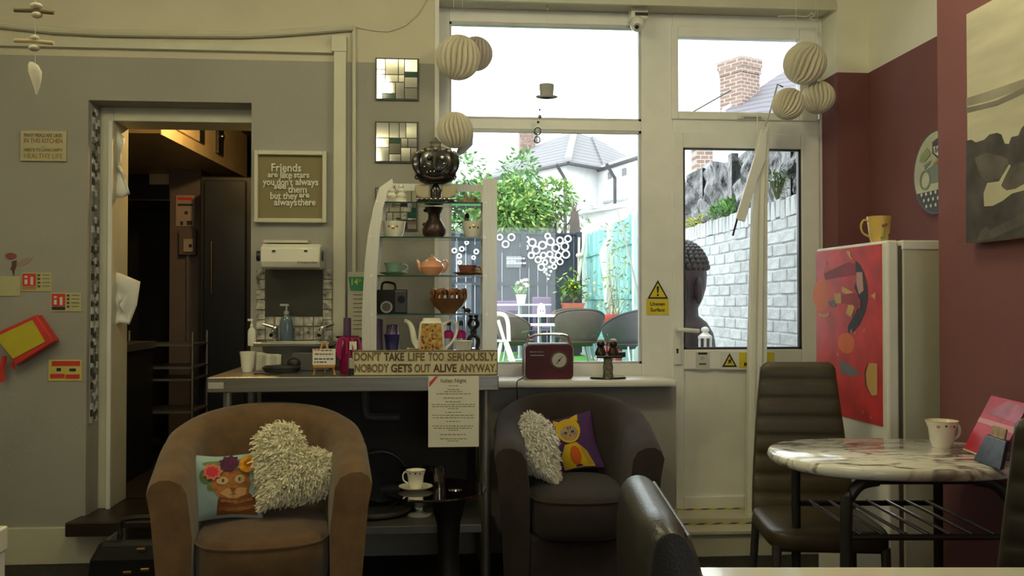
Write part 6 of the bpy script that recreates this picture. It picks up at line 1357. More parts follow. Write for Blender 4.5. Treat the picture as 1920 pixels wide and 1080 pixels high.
# white painted brick wall seen through the door
BX = 1.93; BY0, BY1, BZ = 4.62, 7.3, 1.80
bwl = thing('brick_wall', (BX + .1, 6, ZO), 'white painted brick garden wall seen through the door glass', 'wall'); o = Vector(bwl.location)
m = MB(o); m.box((BX + .012, BY0, ZO), (BX + .2, BY1, BZ - .11)); m.build('mortar', pm('white_mortar', (.62, .64, .66), .9, var=.2, scale=12), bwl, 0)
M_bk = [pm('white_brick_%s' % c, (.66 + d, .69 + d, .71 + d), .8, var=.16, scale=9, bump=.5, bscale=60) for c, d in (('a', 0), ('b', .05), ('c', -.05))]
z = .52; row = 0; bme = {}
rnd = random.Random(12)
def brick_obj(mi, size, loc, parent, nm='brick'):
    key = (mi, size, rnd.randrange(3))
    if key not in bme:
        mm = MB(); r_ = random.Random(str(key)); hx, hy, hz = [q/2 for q in size]
        vs = []
        for sz in (-1, 1):
            for sx, sy in ((-1, -1), (1, -1), (1, 1), (-1, 1)): vs.append((sx*hx + r_.uniform(-.003, .003), sy*hy + r_.uniform(-.004, .004), sz*hz + r_.uniform(-.003, .003)))
        mm.add(vs, [(0,3,2,1),(4,5,6,7),(0,1,5,4),(1,2,6,5),(2,3,7,6),(3,0,4,7)]); ob = mm.build(nm, M_bk[mi], parent, 0, bevel=.004); bme[key] = ob
    else:
        ob = bme[key].copy(); C.objects.link(ob); ob.name = nm; ob.parent = parent
    ob.location = Vector(loc) - Vector(parent.location); return ob
while z < BZ - .16:
    y = BY0 + (.11 if row % 2 else 0) - .12
    while y < BY1:
        brick_obj(rnd.randrange(3), (.05, .208, .062), (BX + .031 + rnd.uniform(-.003, .003), y + .1, z + .033), bwl); y += .222
    z += .0735; row += 1
y = BY0
while y < BY1:
    brick_obj(rnd.randrange(3), (.20, .064, .105), (BX + .1, y + .03, BZ - .055 + rnd.uniform(-.008, .006)), bwl, 'coping_brick'); y += .075
# black plastic sheeting over boards on top of the wall
tp_ = thing('black_sheeting', (BX + .15, 6, BZ), 'crumpled black plastic sheeting on posts above the brick wall', 'tarpaulin'); o = Vector(tp_.location)
M_tarp = pm('black_polythene', (.018, .021, .028), .26, var=.3, scale=4, bump=1.0, bscale=7)
M_tarp.node_tree.nodes['Bump'].inputs['Distance'].default_value = .035
def TP(u, v): 
    y = 4.7 + 2.9*u; zz = BZ - .02 + v*(.44 + .08*math.sin(7*u)*math.sin(7*u)) + .02*math.sin(9*u)
    return (BX + .12 + .018*math.sin(23*u + 4*v) + .012*math.sin(61*u - 9*v + 1) + .012*math.sin(17*v + 31*u), y, zz)
m = MB(o); m.grid(TP, 90, 14); sh = m.build('sheet', M_tarp, tp_, 60); sh.modifiers.new('s', 'SOLIDIFY').thickness = .006
for y in (5.0, 6.05, 6.75, 7.4):
    m = MB(o); m.box((BX + .10, y, BZ - .05), (BX + .15, y + .08, BZ + .46)); m.build('post', M_tarp, tp_, 0)
# ferns and weeds growing on the wall top
def leaf_clump(name, label, c, r, n, L, W, mat, seed, cat='plant', droop=.6, stem=True):
    r_ = random.Random(seed); t_ = thing(name, c, label, cat); c = Vector(c); m = MB(c)
    for i in range(n):
        a = r_.uniform(0, 2*PI); el = r_.uniform(.1, 1.4); d = Vector((math.cos(a)*math.cos(el), math.sin(a)*math.cos(el), math.sin(el))); b = c + Vector((r_.uniform(-1, 1)*r[0], r_.uniform(-1, 1)*r[1], r_.uniform(0, 1)*r[2]))
        l = L*r_.uniform(.6, 1.2); s_ = d.cross(Vector((0, 0, 1))); s_ = (s_.normalized() if s_.length > 1e-3 else Vector((1, 0, 0)))*W
        p1 = b + d*l*.5; p2 = b + d*l + Vector((0, 0, -droop*l*.5)); m.add([b, p1 + s_, p2, p1 - s_], [(0, 1, 2, 3)])
    m.build('foliage', mat, t_, 0)
    if stem:
        m = MB(c); 
        for i in range(5): a = i*1.3; m.tube([c, c + Vector((math.cos(a)*r[0]*.7, math.sin(a)*r[1]*.7, r[2]*.8))], .006, 5)
        m.build('stem', pm('twig_green', (.12, .14, .05), .8), t_)
    return t_
M_lf = pm('fresh_leaf', (.13, .33, .06), .6, var=.35, scale=9); M_lf2 = pm('bush_leaf', (.10, .24, .07), .6, var=.5, scale=3); M_ylf = pm('yellow_leaf', (.50, .52, .12), .6, var=.3)
p = at(1343, 408, 6.1); leaf_clump('wall_fern', 'green fern sprouting on the wall beside the sheeting', (BX + .1, 6.1, BZ), (.08, .22, .06), 160, .16, .012, M_lf, 1)
leaf_clump('wall_weed', 'yellowish weeds at the far end of the wall top', (BX + .1, 6.9, BZ), (.06, .3, .05), 110, .10, .012, M_ylf, 2)
leaf_clump('wall_weed', 'leafy weed near the right door edge on the wall top', (BX + .02, 5.0, BZ), (.04, .14, .16), 60, .10, .008, pm('dull_leaf', (.14, .22, .10), .7, var=.3), 3)
# big dark head statue
hs = thing('head_statue', at(1294, 700, 5.15), 'large dark garden head statue half hidden by the door edge', 'statue'); YS = 5.15; k = YS / F_PX; hs.location.z = ZO; o = Vector(hs.location)
M_st = pm('dark_stone_statue', (.022, .017, .020), .4, var=.3, scale=12)
lo = []
for y, w, cx in ((452, 4, 1279), (458, 18, 1279), (470, 32, 1279), (490, 42, 1280), (515, 46, 1280), (540, 45, 1279), (560, 40, 1278), (578, 33, 1276), (592, 34, 1276), (605, 48, 1278), (625, 58, 1280), (650, 62, 1280), (690, 64, 1280)):
    c = at(cx, y, YS); lo.append([c + Vector((w*k*math.cos(a), w*k*.95*math.sin(a), 0)) for a in [2*PI*j/32 for j in range(32)]])
m = MB(o); m.loft(lo); m.build('head', M_st, hs, 60)
for sx in (-1, 1):
    c = at(1280, 545, YS); m = MB(o); m.ell(c + Vector((sx*14*k + (5*k), -.13, 0)), (7*k, .03, 26*k), 12, 10); m.build('ear', M_st, hs)
rows = 0
shr = None
for j in range(9):
    ph = .22 + j*.145
    n = int(6 + 20*math.sin(ph))
    for i in range(n):
        a = 2*PI*i/n + j*.4; R_ = 46*k*math.sin(ph); c = at(1280, 512, YS) + Vector((R_*math.cos(a), R_*.95*math.sin(a), 58*k*math.cos(ph)))
        if math.sin(a) > .35: continue
        if shr is None:
            m = MB(); m.ell((0, 0, 0), .022, 8, 6); q = m.build('curl', M_st, hs); shr = q
        else: q = shr.copy(); C.objects.link(q); q.parent = hs
        q.location = c - o
m = MB(o); m.lathe([(.24, ZO), (.24, .62), (.20, .64)], (at(1280, 690, YS).x, YS, 0), 24); m.build('plinth', M_st, hs)
# white lantern by the door
lt = thing('white_lantern', (at(1322, 690, 4.85).x, 4.85, ZO), 'white metal lantern standing outside the door', 'lantern'); YL = 4.85; k = YL / F_PX; o = Vector(lt.location); c = at(1322, 634, YL)
m = MB(o); m.lathe([(14*k, 0), (13*k, 4*k), (6*k, 10*k), (5*k, 12*k)], c, 20); m.build('roof', M_whitech, lt)
m = MB(o); m.ell(c + Vector((0, 0, 16*k)), (8*k, 8*k, 6*k), 14, 8); m.build('finial', M_whitech, lt)
for j in range(6):
    a = 2*PI*j/6 + .3; m = MB(o); m.tube([c + Vector((12*k*math.cos(a), 12*k*math.sin(a), 0)), c + Vector((12*k*math.cos(a), 12*k*math.sin(a), -70*k))], .006, 6); m.build('bar', M_whitech, lt)
m = MB(o); m.lathe([(.055, 0), (.055, .02), (.045, c.z - ZO - 70*k)], (c.x, YL, ZO), 16); m.build('stand', M_whitech, lt)
# garden table and shell chairs
M_shell = pm('taupe_shell', (.105, .082, .070), .6, var=.08, spec=.25); M_gleg = pm('grey_tube', (.42, .43, .44), .3, .7)
def shell_chair(label, loc, rz, s=1.0, mat=M_shell):
    t_ = thing('shell_chair', loc, label, 'chair', rz, group='taupe shell garden chairs')
    m = MB()
    def Q(u, v):
        th = (u - .5)*2*2.0                        # 0 = middle of the back
        r_ = .16 + .15*math.sin(v*PI/2)**.8; top = .82 - .20*(abs(th)/2.0)**2.2
        return Vector((r_*math.sin(th), r_*.95*math.cos(th), .36 + (top - .36)*v))
    m.grid(Q, 30, 12); b_ = m.build('back_shell', mat, t_, 60); b_.modifiers.new('s', 'SOLIDIFY').thickness = .014
    lo = [[Vector((.255*q*math.cos(2*PI*j/32), .25*q*math.sin(2*PI*j/32) - .0, z)) for j in range(32)] for q, z in ((.9, .40), (1, .415), (1, .43), (.8, .425), (.3, .42))]
    m = MB(); m.loft(lo); m.build('seat', mat, t_, 60)
    m = MB(); m.tube([Q(i/30, 1) for i in range(31)], .011, 6); m.build('rim', mat, t_)
    for sx in (-1, 1):
        for sy in (-1, 1):
            m = MB(); m.tube([(sx*.15, sy*.15, .41), (sx*.25, sy*.25, 0)], .011, 8); m.build('leg', M_gleg, t_)
    return t_
def gp(px, Y): return Vector((at(px, 560, Y).x, Y, ZO + .02))
shell_chair('nearest taupe shell chair, seen from behind the red radio', gp(1086, 10.9), R(178))
shell_chair('taupe shell chair half hidden behind the nearest one', gp(1074, 12.4), R(175))
shell_chair('taupe shell chair at the left, turned toward the garden table', gp(966, 11.2), R(100))
shell_chair('dark taupe shell chair at the right window edge', gp(1166, 10.2), R(-128), mat=pm('dark_taupe_shell', (.055, .056, .060), .6, spec=.25))
def garden_table(label, c, r_, zt_, mat):
    t_ = thing('garden_table', c, label, 'table'); o = Vector(c)
    m = MB(o); m.lathe([(r_, zt_ - .025), (r_*1.01, zt_ - .012), (r_, zt_), (.001, zt_)], (o.x, o.y, 0), 36); m.build('top', mat, t_)
    m = MB(o); m.lathe([(.035, ZO + .03), (.03, zt_ - .025)], (o.x, o.y, 0), 14); m.build('column', M_gleg, t_)
    m = MB(o); m.lathe([(.24, ZO + .02), (.23, ZO + .035), (.05, ZO + .05)], (o.x, o.y, 0), 24); m.build('foot', M_gleg, t_)
    return t_
M_gt = pm('white_garden_top', (.80, .80, .78), .4)
garden_table('white round garden table between the shell chairs', gp(1012, 12.2), .42, at(1012, 590, 12.2).z, M_gt)
garden_table('white far garden table under the flower pot', gp(975, 14.0), .50, at(985, 570, 14.0).z, M_gt)
garden_table('small white low table left of the nearest shell chair', gp(1036, 11.6), .36, at(1036, 607, 11.6).z, M_gt)
# napkin-wrapped jar on the table
jr = thing('table_jar', (at(1015, 590, 12.2).x, 12.2, at(1012, 590, 12.2).z), 'white domed holder on the garden table', 'holder'); o = Vector(jr.location); k = 8.6 / F_PX
m = MB(o); m.lathe([(11*k, 0), (11*k, 14*k), (9*k, 24*k), (4*k, 30*k), (.001, 31*k)], o, 18); m.build('dome', M_whitech, jr)
m = MB(o); m.ell(o + Vector((-3*k, -11*k, 10*k)), (1.6*k, .004, 3*k), 8, 5); m.ell(o + Vector((4*k, -11*k, 10*k)), (1.6*k, .004, 3*k), 8, 5); m.build('slot', M_dark, jr)
# flower pot on the far table
zft = at(985, 570, 14.0).z
fp = thing('potted_flowers', (at(977, 570, 14.0).x, 14.0, zft), 'white pot of pink and white flowers on the far table', 'plant'); o = Vector(fp.location); k = 14.0 / F_PX
m = MB(o); m.lathe([(7*k, 0), (10*k, 17*k), (10.5*k, 18*k), (8*k, 17*k)], o, 18); m.build('pot', M_whitech, fp)
rnd = random.Random(4); m = MB(o)
for i in range(60):
    b = o + Vector((rnd.uniform(-12, 12)*k, rnd.uniform(-9, 9)*k, rnd.uniform(17, 34)*k)); d = Vector((rnd.uniform(-1, 1), rnd.uniform(-1, 1), rnd.uniform(-.2, 1))).normalized()*.09; s_ = d.cross(Vector((.3, .2, 1))).normalized()*.024; m.add([b, b + d*.5 + s_, b + d, b + d*.5 - s_], [(0, 1, 2, 3)])
m.build('leaves', M_lf, fp, 0)
for i in range(10):
    m = MB(o); m.ell(o + Vector((rnd.uniform(-13, 13)*k, rnd.uniform(-9, 4)*k, rnd.uniform(26, 46)*k)), 3.2*k, 8, 6); m.build('bloom', pm('bloom_pink', (.72, .45, .52), .7) if i % 2 else M_whitech, fp)
# terracotta pot with leafy plant
tpz = at(1074, 582, 14.8)
pt = thing('potted_shrub', (tpz.x, 14.8, tpz.z), 'leafy lemon shrub in a terracotta trough by the slate fence', 'plant'); o = Vector(pt.location); k = 14.8 / F_PX
M_tc = pm('terracotta', (.52, .13, .07), .7)
m = MB(o); m.loft([[o + Vector((x*w*k, y*.13, z*k)) for x, y in ((-1, -1), (1, -1), (1, 1), (-1, 1))] for w, z in ((17, 0), (20, 11), (21, 11.5), (21, 14), (18, 14))]); m.build('trough', M_tc, pt, 0, bevel=.01)
m = MB(o); m.box(o + Vector((-.11, -.13, -(tpz.z - ZO - .02))), o + Vector((.11, .13, 0))); m.build('stand', M_dark, pt, 0)
m = MB(o); m.tube([o + Vector((0, 0, 10*k)), o + Vector((2*k, 0, 50*k))], .012, 6); m.tube([o + Vector((0, 0, 24*k)), o + Vector((-16*k, 0, 46*k))], .008, 6); m.tube([o + Vector((0, 0, 24*k)), o + Vector((14*k, 0, 52*k))], .008, 6); m.build('stem', pm('bark', (.16, .11, .07), .8), pt)
rnd = random.Random(7); m = MB(o)
for i in range(170):
    b = o + Vector((rnd.gauss(-2, 12)*k, rnd.uniform(-.1, .1), rnd.gauss(46, 11)*k)); d = Vector((rnd.uniform(-1, 1), rnd.uniform(-1, 1), rnd.uniform(-.9, .5))).normalized()*.14; s_ = d.cross(Vector((.3, .2, 1))).normalized()*.03; m.add([b, b + d*.5 + s_, b + d, b + d*.5 - s_], [(0, 1, 2, 3)])
m.build('leaves', pm('lemon_leaf', (.22, .34, .08), .6, var=.4, scale=12), pt, 0)
for dx, dz in ((-4, 50), (-8, 46), (3, 44)):
    m = MB(o); m.ell(o + Vector((dx*k, -.11, dz*k)), 2.4*k, 8, 6); m.build('lemon', M_yel, pt)
# red planter and pots by the turquoise fence
rp_ = thing('red_planter', (at(1150, 600, 12.0).x, 12.0, ZO + .02), 'red planter with dried plants by the turquoise fence', 'planter'); o = Vector(rp_.location); k = 12.0 / F_PX; zt_ = at(1150, 592, 12.0).z
m = MB(o); m.lathe([(16*k, 0), (19*k, zt_ - ZO - .10), (23*k, zt_ - ZO - .05), (22*k, zt_ - ZO)], o, 20, 1, .8); m.build('pot', pm('red_pot', (.55, .06, .05), .5), rp_)
rnd = random.Random(17); m = MB(o)
for i in range(26):
    b = o + Vector((rnd.uniform(-14, 14)*k, 0, zt_ - ZO - .02)); t1 = b + Vector((rnd.uniform(-.35, .35), rnd.uniform(-.1, .1), rnd.uniform(.2, 1.3))); m.tube([b, (b + t1)/2 + Vector((rnd.uniform(-.03, .03), 0, 0)), t1], [.004, .003, .002], 5)
m.build('dry_stems', pm('straw', (.42, .34, .20), .8), rp_)
m = MB(o)
for i in range(220):
    b = o + Vector((rnd.gauss(5, 26)*k, rnd.uniform(-.08, .08), zt_ - ZO + rnd.uniform(.05, 1.3))); d = Vector((rnd.uniform(-1, 1), rnd.uniform(-1, 1), rnd.uniform(-1, .6))).normalized()*.08; s_ = d.cross(Vector((.3, .2, 1))).normalized()*.02; m.add([b, b + d*.5 + s_, b + d, b + d*.5 - s_], [(0, 1, 2, 3)])
m.build('leaves', pm('pale_leaf', (.42, .48, .24), .7, var=.3), rp_, 0)
# long cane crossing the fence, white rope and poles
m = MB(); m.tube([at(1158, 395, 11.2), at(1180, 480, 11.0), at(1202, 575, 10.8), at(1212, 700, 10.7)], .011, 6)
single('garden_cane', m, pm('cane_grey', (.35, .33, .30), .7), 'long thin cane leaning in front of the turquoise fence', 'cane')
m = MB(); m.tube([at(1098, 437, 15.2), at(1090, 490, 15.2), at(1082, 540, 15.2)], .028, 6); m.tube([at(1086, 445, 15.3), at(1085, 520, 15.3)], .022, 6); m.ell(at(1087, 479, 15.18), (.07, .07, .05), 10, 6)
single('bamboo_chime', m, pm('pale_bamboo', (.62, .56, .46), .6), 'pale bamboo chime hanging in the fence corner', 'chime')
m = MB(); m.tube([(XT - .09, 13.25, 2.15), (XT - .13, 13.25, 1.95), (XT - .10, 13.25, 1.6), (XT - .11, 13.25, 1.2)], [.03, .08, .05, .02], 8)
single('white_rag', m, M_whitech, 'white rag tied to the turquoise fence post', 'cloth')
M_pur = pm('purple_paint', (.17, .10, .21), .6)
def purple_seat(nm, lb, cat, px, wpx, Y, y0, y1):
    k = Y / F_PX; x = at(px, y0, Y).x; t_ = thing(nm, (x, Y, ZO + .02), lb, cat); o = Vector(t_.location); z1_, z0_ = at(px, y0, Y).z, at(px, y1, Y).z; w_ = wpx * k / 2
    m = MB(o); m.box((x - w_, Y, z0_), (x + w_, Y + .05, z1_)); m.build('backrest', M_pur, t_, 0, bevel=.02)
    m = MB(o); m.box((x - w_, Y - .38, ZO + .44), (x + w_, Y, ZO + .50)); m.build('seat', M_pur, t_, 0, bevel=.01)
    for sx in (-1, 1):
        for yy in (Y - .34, Y + .02):
            m = MB(o); m.box((x + sx*(w_ - .04) - .025, yy, ZO + .02), (x + sx*(w_ - .04) + .025, yy + .05, z0_ if yy > Y else ZO + .44)); m.build('leg', M_pur, t_, 0)
purple_seat('purple_bench', 'purple painted bench at the left behind the far table', 'bench', 946, 62, 15.2, 564, 584)
purple_seat('purple_chair', 'purple chair near the terracotta trough', 'chair', 1016, 36, 15.3, 557, 592)
# white folding chair legs at the left of the window
wc = thing('white_garden_chair', gp(940, 10.8), 'white metal garden chair cut by the display stand', 'chair'); o = Vector(wc.location); k = 10.8 / F_PX
def W(x, y, d=0): p = at(x, y, 10.8 + d); return p
m = MB(o); m.tube(smooth_path([W(926, 588), W(944, 590), W(952, 604), W(954, 640)]), .025, 8); m.build('back_hoop', M_whitech, wc)
m = MB(o); m.lathe([(22*k, 0), (22*k, .02)], W(934, 640, .1), 20); m.build('seat', M_whitech, wc)
for a, b in (((950, 640), (968, 690)), ((940, 640), (930, 690)), ((934, 600), (958, 680))): m = MB(o); m.tube([W(*a), W(*b)], .02, 8); m.build('leg', M_whitech, wc)
# leafy tree behind the slate fence
def foliage_tree(label, c, n, spread, L, W, mats, seed, trunk=True):
    r_ = random.Random(seed); t_ = thing('leafy_tree', (c.x, c.y, ZO), label, 'tree'); o = Vector(t_.location)
    blobs = [(c + Vector((r_.gauss(0, .5)*spread[0], r_.gauss(0, .5)*spread[1], r_.gauss(0, .5)*spread[2])), r_.uniform(.25, .5)*spread[0]) for _ in range(16)]
    for mi, mt in enumerate(mats):
        m = MB(o)
        for i in range(n):
            b, rr_ = r_.choice(blobs); d0 = Vector((r_.gauss(0, 1), r_.gauss(0, 1), r_.gauss(0, 1))).normalized(); p = b + d0*rr_*r_.uniform(.55, 1.05)
            d = (d0 + Vector((r_.uniform(-1, 1), r_.uniform(-1, 1), r_.uniform(-1.2, .4)))).normalized()*L*r_.uniform(.6, 1.3); s_ = d.cross(Vector((r_.uniform(-1, 1), r_.uniform(-1, 1), 1))); s_ = s_.normalized()*W if s_.length > 1e-4 else Vector((W, 0, 0))
            m.add([p, p + d*.45 + s_, p + d, p + d*.45 - s_], [(0, 1, 2, 3)])
        m.build('foliage', mt, t_, 0)
    m = MB(o); m.tube([o, o + Vector((.05, 0, c.z*.5)), Vector((c.x, c.y, c.z))], [.09, .07, .04], 8)
    for b, rr_ in blobs[:7]: m.tube([Vector((c.x, c.y, c.z - .4)), b], [.035, .012], 6)
    m.build('trunk', pm('bark_tree', (.12, .09, .065), .8), t_); return t_
foliage_tree('dense bright green tree behind the slate fence', at(955, 392, 17.5), 3000, (.90, .6, .70), .15, .030, [M_lf2, pm('bush_leaf_light', (.17, .36, .08), .6, var=.3), pm('bush_leaf_yellow', (.30, .40, .10), .6, var=.3)], 1)
foliage_tree('pale leafy tree behind the display stand', at(880, 370, 18.2), 2200, (.95, .6, .85), .15, .032, [pm('pale_green_leaf', (.20, .32, .15), .6, var=.3), M_lf2], 2)
foliage_tree('thin twiggy shrub right of the bright green tree', at(1040, 420, 17.6), 260, (.55, .45, .40), .16, .028, [pm('grey_green_leaf', (.22, .28, .16), .6, var=.3)], 3)
m = MB(); m.tube([at(1078, 442, 16.4), at(1078, 418, 16.4), at(1077, 396, 16.4)], [.11, .09, .07], 8)
for q in ((1070, 382), (1082, 378), (1090, 392), (1074, 370)): m.tube([at(1077, 400, 16.4), at(*q, 16.4)], [.02, .006], 5)
single('cut_trunk', m, pm('bark_dark', (.10, .08, .07), .9), 'bare lopped tree trunk standing at the fence corner', 'trunk')
# ---------------------------------------------------------------- neighbouring houses
def cpx(px, py, t): d = cp(px, t, 0); return Vector((d.x, d.y, CAMH + (566 - py)*t/F_PX))
M_rend = pm('white_render', (.80, .81, .82), .9, var=.05)
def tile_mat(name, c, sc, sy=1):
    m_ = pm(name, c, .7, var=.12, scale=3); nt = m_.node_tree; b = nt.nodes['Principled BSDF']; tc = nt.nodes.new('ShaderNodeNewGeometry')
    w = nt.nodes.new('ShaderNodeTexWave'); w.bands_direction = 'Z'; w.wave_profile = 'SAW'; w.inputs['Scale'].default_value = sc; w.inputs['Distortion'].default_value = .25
    rp = nt.nodes.new('ShaderNodeValToRGB'); rp.color_ramp.elements[0].color = (c[0]*.35, c[1]*.35, c[2]*.35, 1); rp.color_ramp.elements[1].color = (*c, 1); rp.color_ramp.elements[1].position = .3  # dark band paints the shadow line and joint between tile rows
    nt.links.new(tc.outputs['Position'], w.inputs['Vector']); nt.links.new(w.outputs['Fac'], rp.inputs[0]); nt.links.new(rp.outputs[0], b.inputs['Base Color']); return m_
hA, hB, hC, hD = cpx(900, 338, 25.2), cpx(1062, 302, 22.0), cpx(1120, 312, 22.9), cpx(1215, 283, 20.4)
ze = hB.z
ho = thing('white_house', ((hA.x + hD.x)/2, 24, ZO), 'white rendered house with grey tiled hip roof behind the garden', 'house'); o = Vector(ho.location)
pl = [hA, hB, hC, hD]; back = [Vector((hD.x + 3, hD.y + 6, 0)), Vector((hA.x, hA.y + 7, 0))]
m = MB(o); m.prism([(p.x, p.y, ZO) for p in pl + back], (0, 0, ze - ZO)); m.build('walls', M_rend, ho, 0)
rg0, rg1 = cpx(1078, 246, 24.6), cpx(1020, 240, 26.5); zr2 = rg0.z
def ov(p, q=.0): return Vector((p.x, p.y, ze))
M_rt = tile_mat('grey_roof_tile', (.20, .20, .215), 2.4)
rgL = cpx(985, 246, 27.5); rgL.z = zr2; rgC = cpx(1108, 250, 25.2); rgC.z = zr2 - .05
eA, eB, eC = ov(hA) + Vector((0, -.25, -.05)), ov(hB) + Vector((.0, -.3, -.05)), ov(hC) + Vector((.1, -.25, -.05))
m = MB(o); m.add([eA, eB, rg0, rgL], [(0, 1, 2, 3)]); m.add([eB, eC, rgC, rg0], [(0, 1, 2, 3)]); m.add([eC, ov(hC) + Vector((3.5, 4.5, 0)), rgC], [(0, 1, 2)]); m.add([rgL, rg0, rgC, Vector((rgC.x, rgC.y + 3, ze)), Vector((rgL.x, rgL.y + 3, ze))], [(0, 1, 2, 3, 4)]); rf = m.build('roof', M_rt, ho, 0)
rf.modifiers.new('s', 'SOLIDIFY').thickness = .06
m = MB(o); m.tube([eB + Vector((0, 0, .06)), rg0 + Vector((0, 0, .06))], .09, 6); m.tube([rgL, rg0], .08, 6); m.build('hip_ridge', pm('ridge_tile', (.42, .42, .43), .7), rf)
# right wing
eD = hD.copy(); eD.z = ze + (hD.z - ze)
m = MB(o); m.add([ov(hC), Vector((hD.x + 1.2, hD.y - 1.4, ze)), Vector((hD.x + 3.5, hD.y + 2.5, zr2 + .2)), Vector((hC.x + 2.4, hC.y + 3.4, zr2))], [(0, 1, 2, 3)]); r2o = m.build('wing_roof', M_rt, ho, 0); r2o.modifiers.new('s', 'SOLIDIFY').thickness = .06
M_gut = pm('dark_gutter', (.06, .06, .065), .5)
for a, b in ((eA, eB), (eB, eC), (ov(hC) + Vector((0, -.1, -.06)), Vector((hD.x, hD.y - .1, ze - .06)))):
    m = MB(o); m.tube([a + Vector((0, -.05, -.05)), b + Vector((0, -.05, -.05))], .05, 6); m.build('gutter', M_gut, ho)
def on_wall(px, a, b):
    for i_ in range(61):
        p = a.lerp(b, i_/60)
        v = Vector((p.x, p.y, 0)); t = v.dot(Vector((math.sin(YAW), math.cos(YAW), 0))); q = 960 + F_PX*v.dot(_r)/t
        if q >= px: return p, t
    return b, t
for px, a, b in ((1000, hA, hB), (1058, hA, hB), (1152, hC, hD)):
    p, t = on_wall(px, a, b); zt_ = ze - .1; m = MB(o)
    m.tube([Vector((p.x - .25, p.y - .25, zt_)), Vector((p.x, p.y - .08, zt_ - .35)), Vector((p.x, p.y - .08, .5))], .045, 6); m.build('downpipe', M_gut, ho)
for px0, px1, y0, y1 in ((1133, 1146, 322, 378), (1160, 1173, 316, 374)):
    p, t = on_wall(px0, hC, hD); q, t2 = on_wall(px1, hC, hD); z1, z0 = CAMH + (566 - y0)*t/F_PX, CAMH + (566 - y1)*t/F_PX
    m = MB(o); m.prism([(p.x, p.y - .03, z0), (q.x, q.y - .03, z0), (q.x, q.y - .03, z1), (p.x, p.y - .03, z1)], (0, .06, 0)); wq = m.build('window', M_upvc, ho, 0)
    m = MB(o); m.prism([(p.x + .02, p.y - .05, z1 - .22), (q.x - .02, q.y - .05, z1 - .22), (q.x - .02, q.y - .05, z1 - .03), (p.x + .02, p.y - .05, z1 - .03)], (0, .03, 0)); m.build('pane', pm('far_glass', (.22, .23, .25), .2), wq, 0)
    m = MB(o); m.prism([(p.x - .05, p.y - .14, z0 - .06), (q.x + .05, q.y - .14, z0 - .06), (q.x + .05, q.y - .14, z0), (p.x - .05, p.y - .14, z0)], (0, .15, 0)); m.build('sill', pm('grey_sill', (.35, .35, .36), .7), wq, 0)
M_chb = pm('chimney_brick', (.24, .17, .14), .9, var=.4, scale=14)
cb_ = cpx(990, 296, 27); ctop = cpx(990, 225, 27)
m = MB(o); m.box((cb_.x - .27, cb_.y - .3, ze), (cb_.x + .27, cb_.y + .3, ctop.z)); ch = m.build('chimney', M_chb, ho, 0)
m = MB(o); m.box((cb_.x - .33, cb_.y - .36, ctop.z - .25), (cb_.x + .33, cb_.y + .36, ctop.z)); m.build('chimney_cap', M_chb, ch, 0)
# low white outbuilding over the turquoise fence
A_, B_ = cpx(1085, 405, 19.5), cpx(1230, 386, 16.6)
ob_ = thing('white_outbuilding', ((A_.x + B_.x)/2, 13, ZO), 'low white outbuilding with flat roof above the turquoise fence', 'building'); o = Vector(ob_.location)
m = MB(o); m.prism([(A_.x, A_.y, ZO), (B_.x, B_.y, ZO), (B_.x + 1, B_.y + 3, ZO), (A_.x + 1, A_.y + 3, ZO)], (0, 0, A_.z - ZO)); m.build('walls', M_rend, ob_, 0)
m = MB(o); m.prism([(A_.x - .15, A_.y - .2, A_.z), (B_.x + .2, B_.y - .2, A_.z), (B_.x + 1, B_.y + 3, A_.z), (A_.x + 1, A_.y + 3, A_.z)], (0, 0, .10)); m.build('roof_edge', pm('pale_fascia', (.55, .56, .58), .7), ob_, 0)
q0, q1 = cpx(1137, 432, 18.3), cpx(1172, 428, 17.7)
m = MB(o); m.prism([(q0.x, q0.y - .1, 1.2), (q1.x, q1.y - .1, 1.2), (q1.x, q1.y - .1, q1.z), (q0.x, q0.y - .1, q0.z)], (0, .06, 0)); wq = m.build('window', M_upvc, ob_, 0)
m = MB(o); m.prism([(q0.x + .06, q0.y - .12, 1.2), (q1.x - .06, q1.y - .12, 1.2), (q1.x - .06, q1.y - .12, q1.z - .08), (q0.x + .06, q0.y - .12, q0.z - .08)], (0, .03, 0)); m.build('pane', pm('far_glass2', (.20, .20, .22), .2), wq, 0)
# second house: brick stack and slate slope seen through the transom
TH = 14.0
b0, b1 = cpx(1367, 190, TH), cpx(1432, 104, TH)
h2 = thing('slate_roofed_house', (b0.x + 3, b0.y + 2, ZO), 'house with tall brick chimney and slate roof seen through the transom', 'house'); o = Vector(h2.location)
wS = b1.x - b0.x
zC0, zC1 = cpx(1400, 215, TH).z, cpx(1400, 106, TH).z
M_ch2 = pm('pale_chimney_brick', (.50, .38, .33), .9, var=.25, scale=5)
nt = M_ch2.node_tree; bk_ = nt.nodes.new('ShaderNodeTexBrick'); tc = nt.nodes.new('ShaderNodeTexCoord'); mpp = nt.nodes.new('ShaderNodeMapping'); mpp.inputs['Rotation'].default_value = (R(90), 0, 0)
bk_.inputs['Scale'].default_value = 4.2; bk_.inputs['Color1'].default_value = (.26, .165, .13, 1); bk_.inputs['Color2'].default_value = (.19, .12, .10, 1); bk_.inputs['Mortar'].default_value = (.36, .33, .30, 1); bk_.inputs['Mortar Size'].default_value = .03
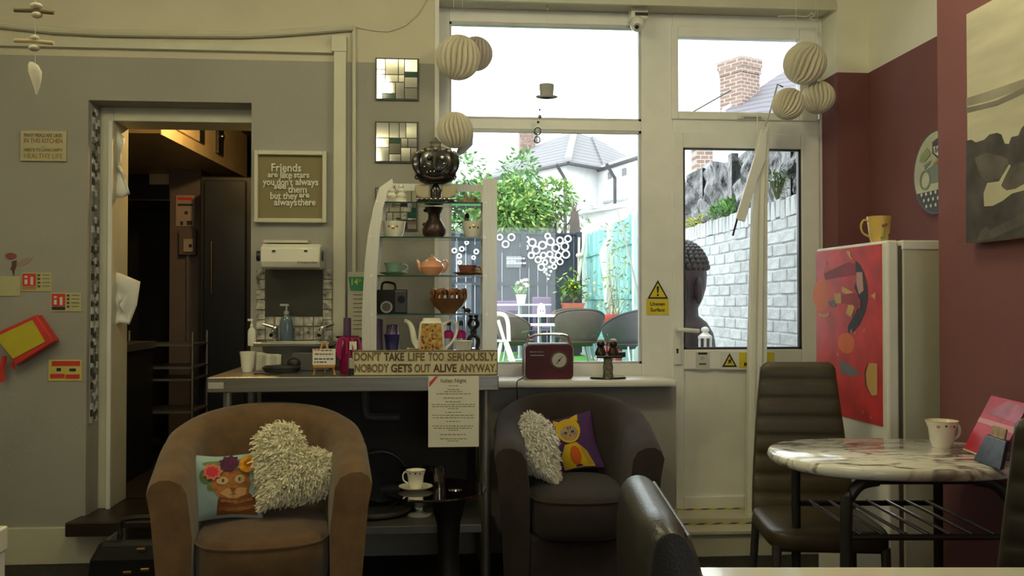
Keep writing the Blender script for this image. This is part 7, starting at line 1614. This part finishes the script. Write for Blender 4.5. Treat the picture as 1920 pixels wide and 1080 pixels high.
nt.links.new(tc.outputs['Object'], mpp.inputs[0]); nt.links.new(mpp.outputs[0], bk_.inputs['Vector']); nt.links.new(bk_.outputs['Color'], nt.nodes['Principled BSDF'].inputs['Base Color'])
m = MB(o); m.obox(((b0.x + b1.x)/2, b0.y + .25, (zC0 + zC1)/2 - .05), (wS*.78, .46, zC1 - zC0 + .1), (0, 0, R(28))); st2 = m.build('chimney', M_ch2, h2, 0)
m = MB(o); m.obox(((b0.x + b1.x)/2, b0.y + .25, zC1 - .06), (wS*.86, .54, .14), (0, 0, R(28))); m.obox(((b0.x + b1.x)/2, b0.y + .25, zC1 - .18), (wS*.82, .5, .1), (0, 0, R(28))); m.build('chimney_cap', M_ch2, st2, 0)
s0, s1, s2, s3 = cpx(1362, 214, TH + .2), cpx(1500, 120, TH + .2), cpx(1640, 150, TH - 4), cpx(1545, 245, TH - 3)
s0, s1 = cpx(1362, 212, 14.2), cpx(1530, 104, 14.8)
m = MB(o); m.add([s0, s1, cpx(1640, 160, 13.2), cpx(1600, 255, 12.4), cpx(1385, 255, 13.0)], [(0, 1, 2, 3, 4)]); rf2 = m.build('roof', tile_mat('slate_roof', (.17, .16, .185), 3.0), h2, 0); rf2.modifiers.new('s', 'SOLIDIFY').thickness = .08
m = MB(o); m.tube([s0 + Vector((-.05, -.05, .02)), s1], .06, 6); m.build('verge', pm('verge_mortar', (.66, .66, .68), .8), rf2)
m = MB(o); m.box((s0.x + .5, s0.y + .6, ZO), (s0.x + 5, s0.y + 4, s0.z - .6)); m.build('walls', M_rend, h2, 0)
# pale brick pier seen above the sheeting through the door
m = MB(); x0, z0, x1, z1 = rect(1306, 280, 1337, 400, 12.0); m.box((x0, 12.0, ZO), (x1, 12.25, at(1320, 262, 12).z)); m.box((x0 - .04, 11.96, at(1320, 268, 12).z), (x1 + .04, 12.29, at(1320, 258, 12).z))
single('brick_pier', m, M_ch2, 'pale brick pier rising behind the black sheeting', 'pier', smooth=0)
m = MB(); m.tube([cpx(1298, 210, 13), cpx(1372, 168, 13.5)], .012, 5); single('overhead_wire', m, M_dark, 'thin overhead wire running to the tall chimney', 'wire')
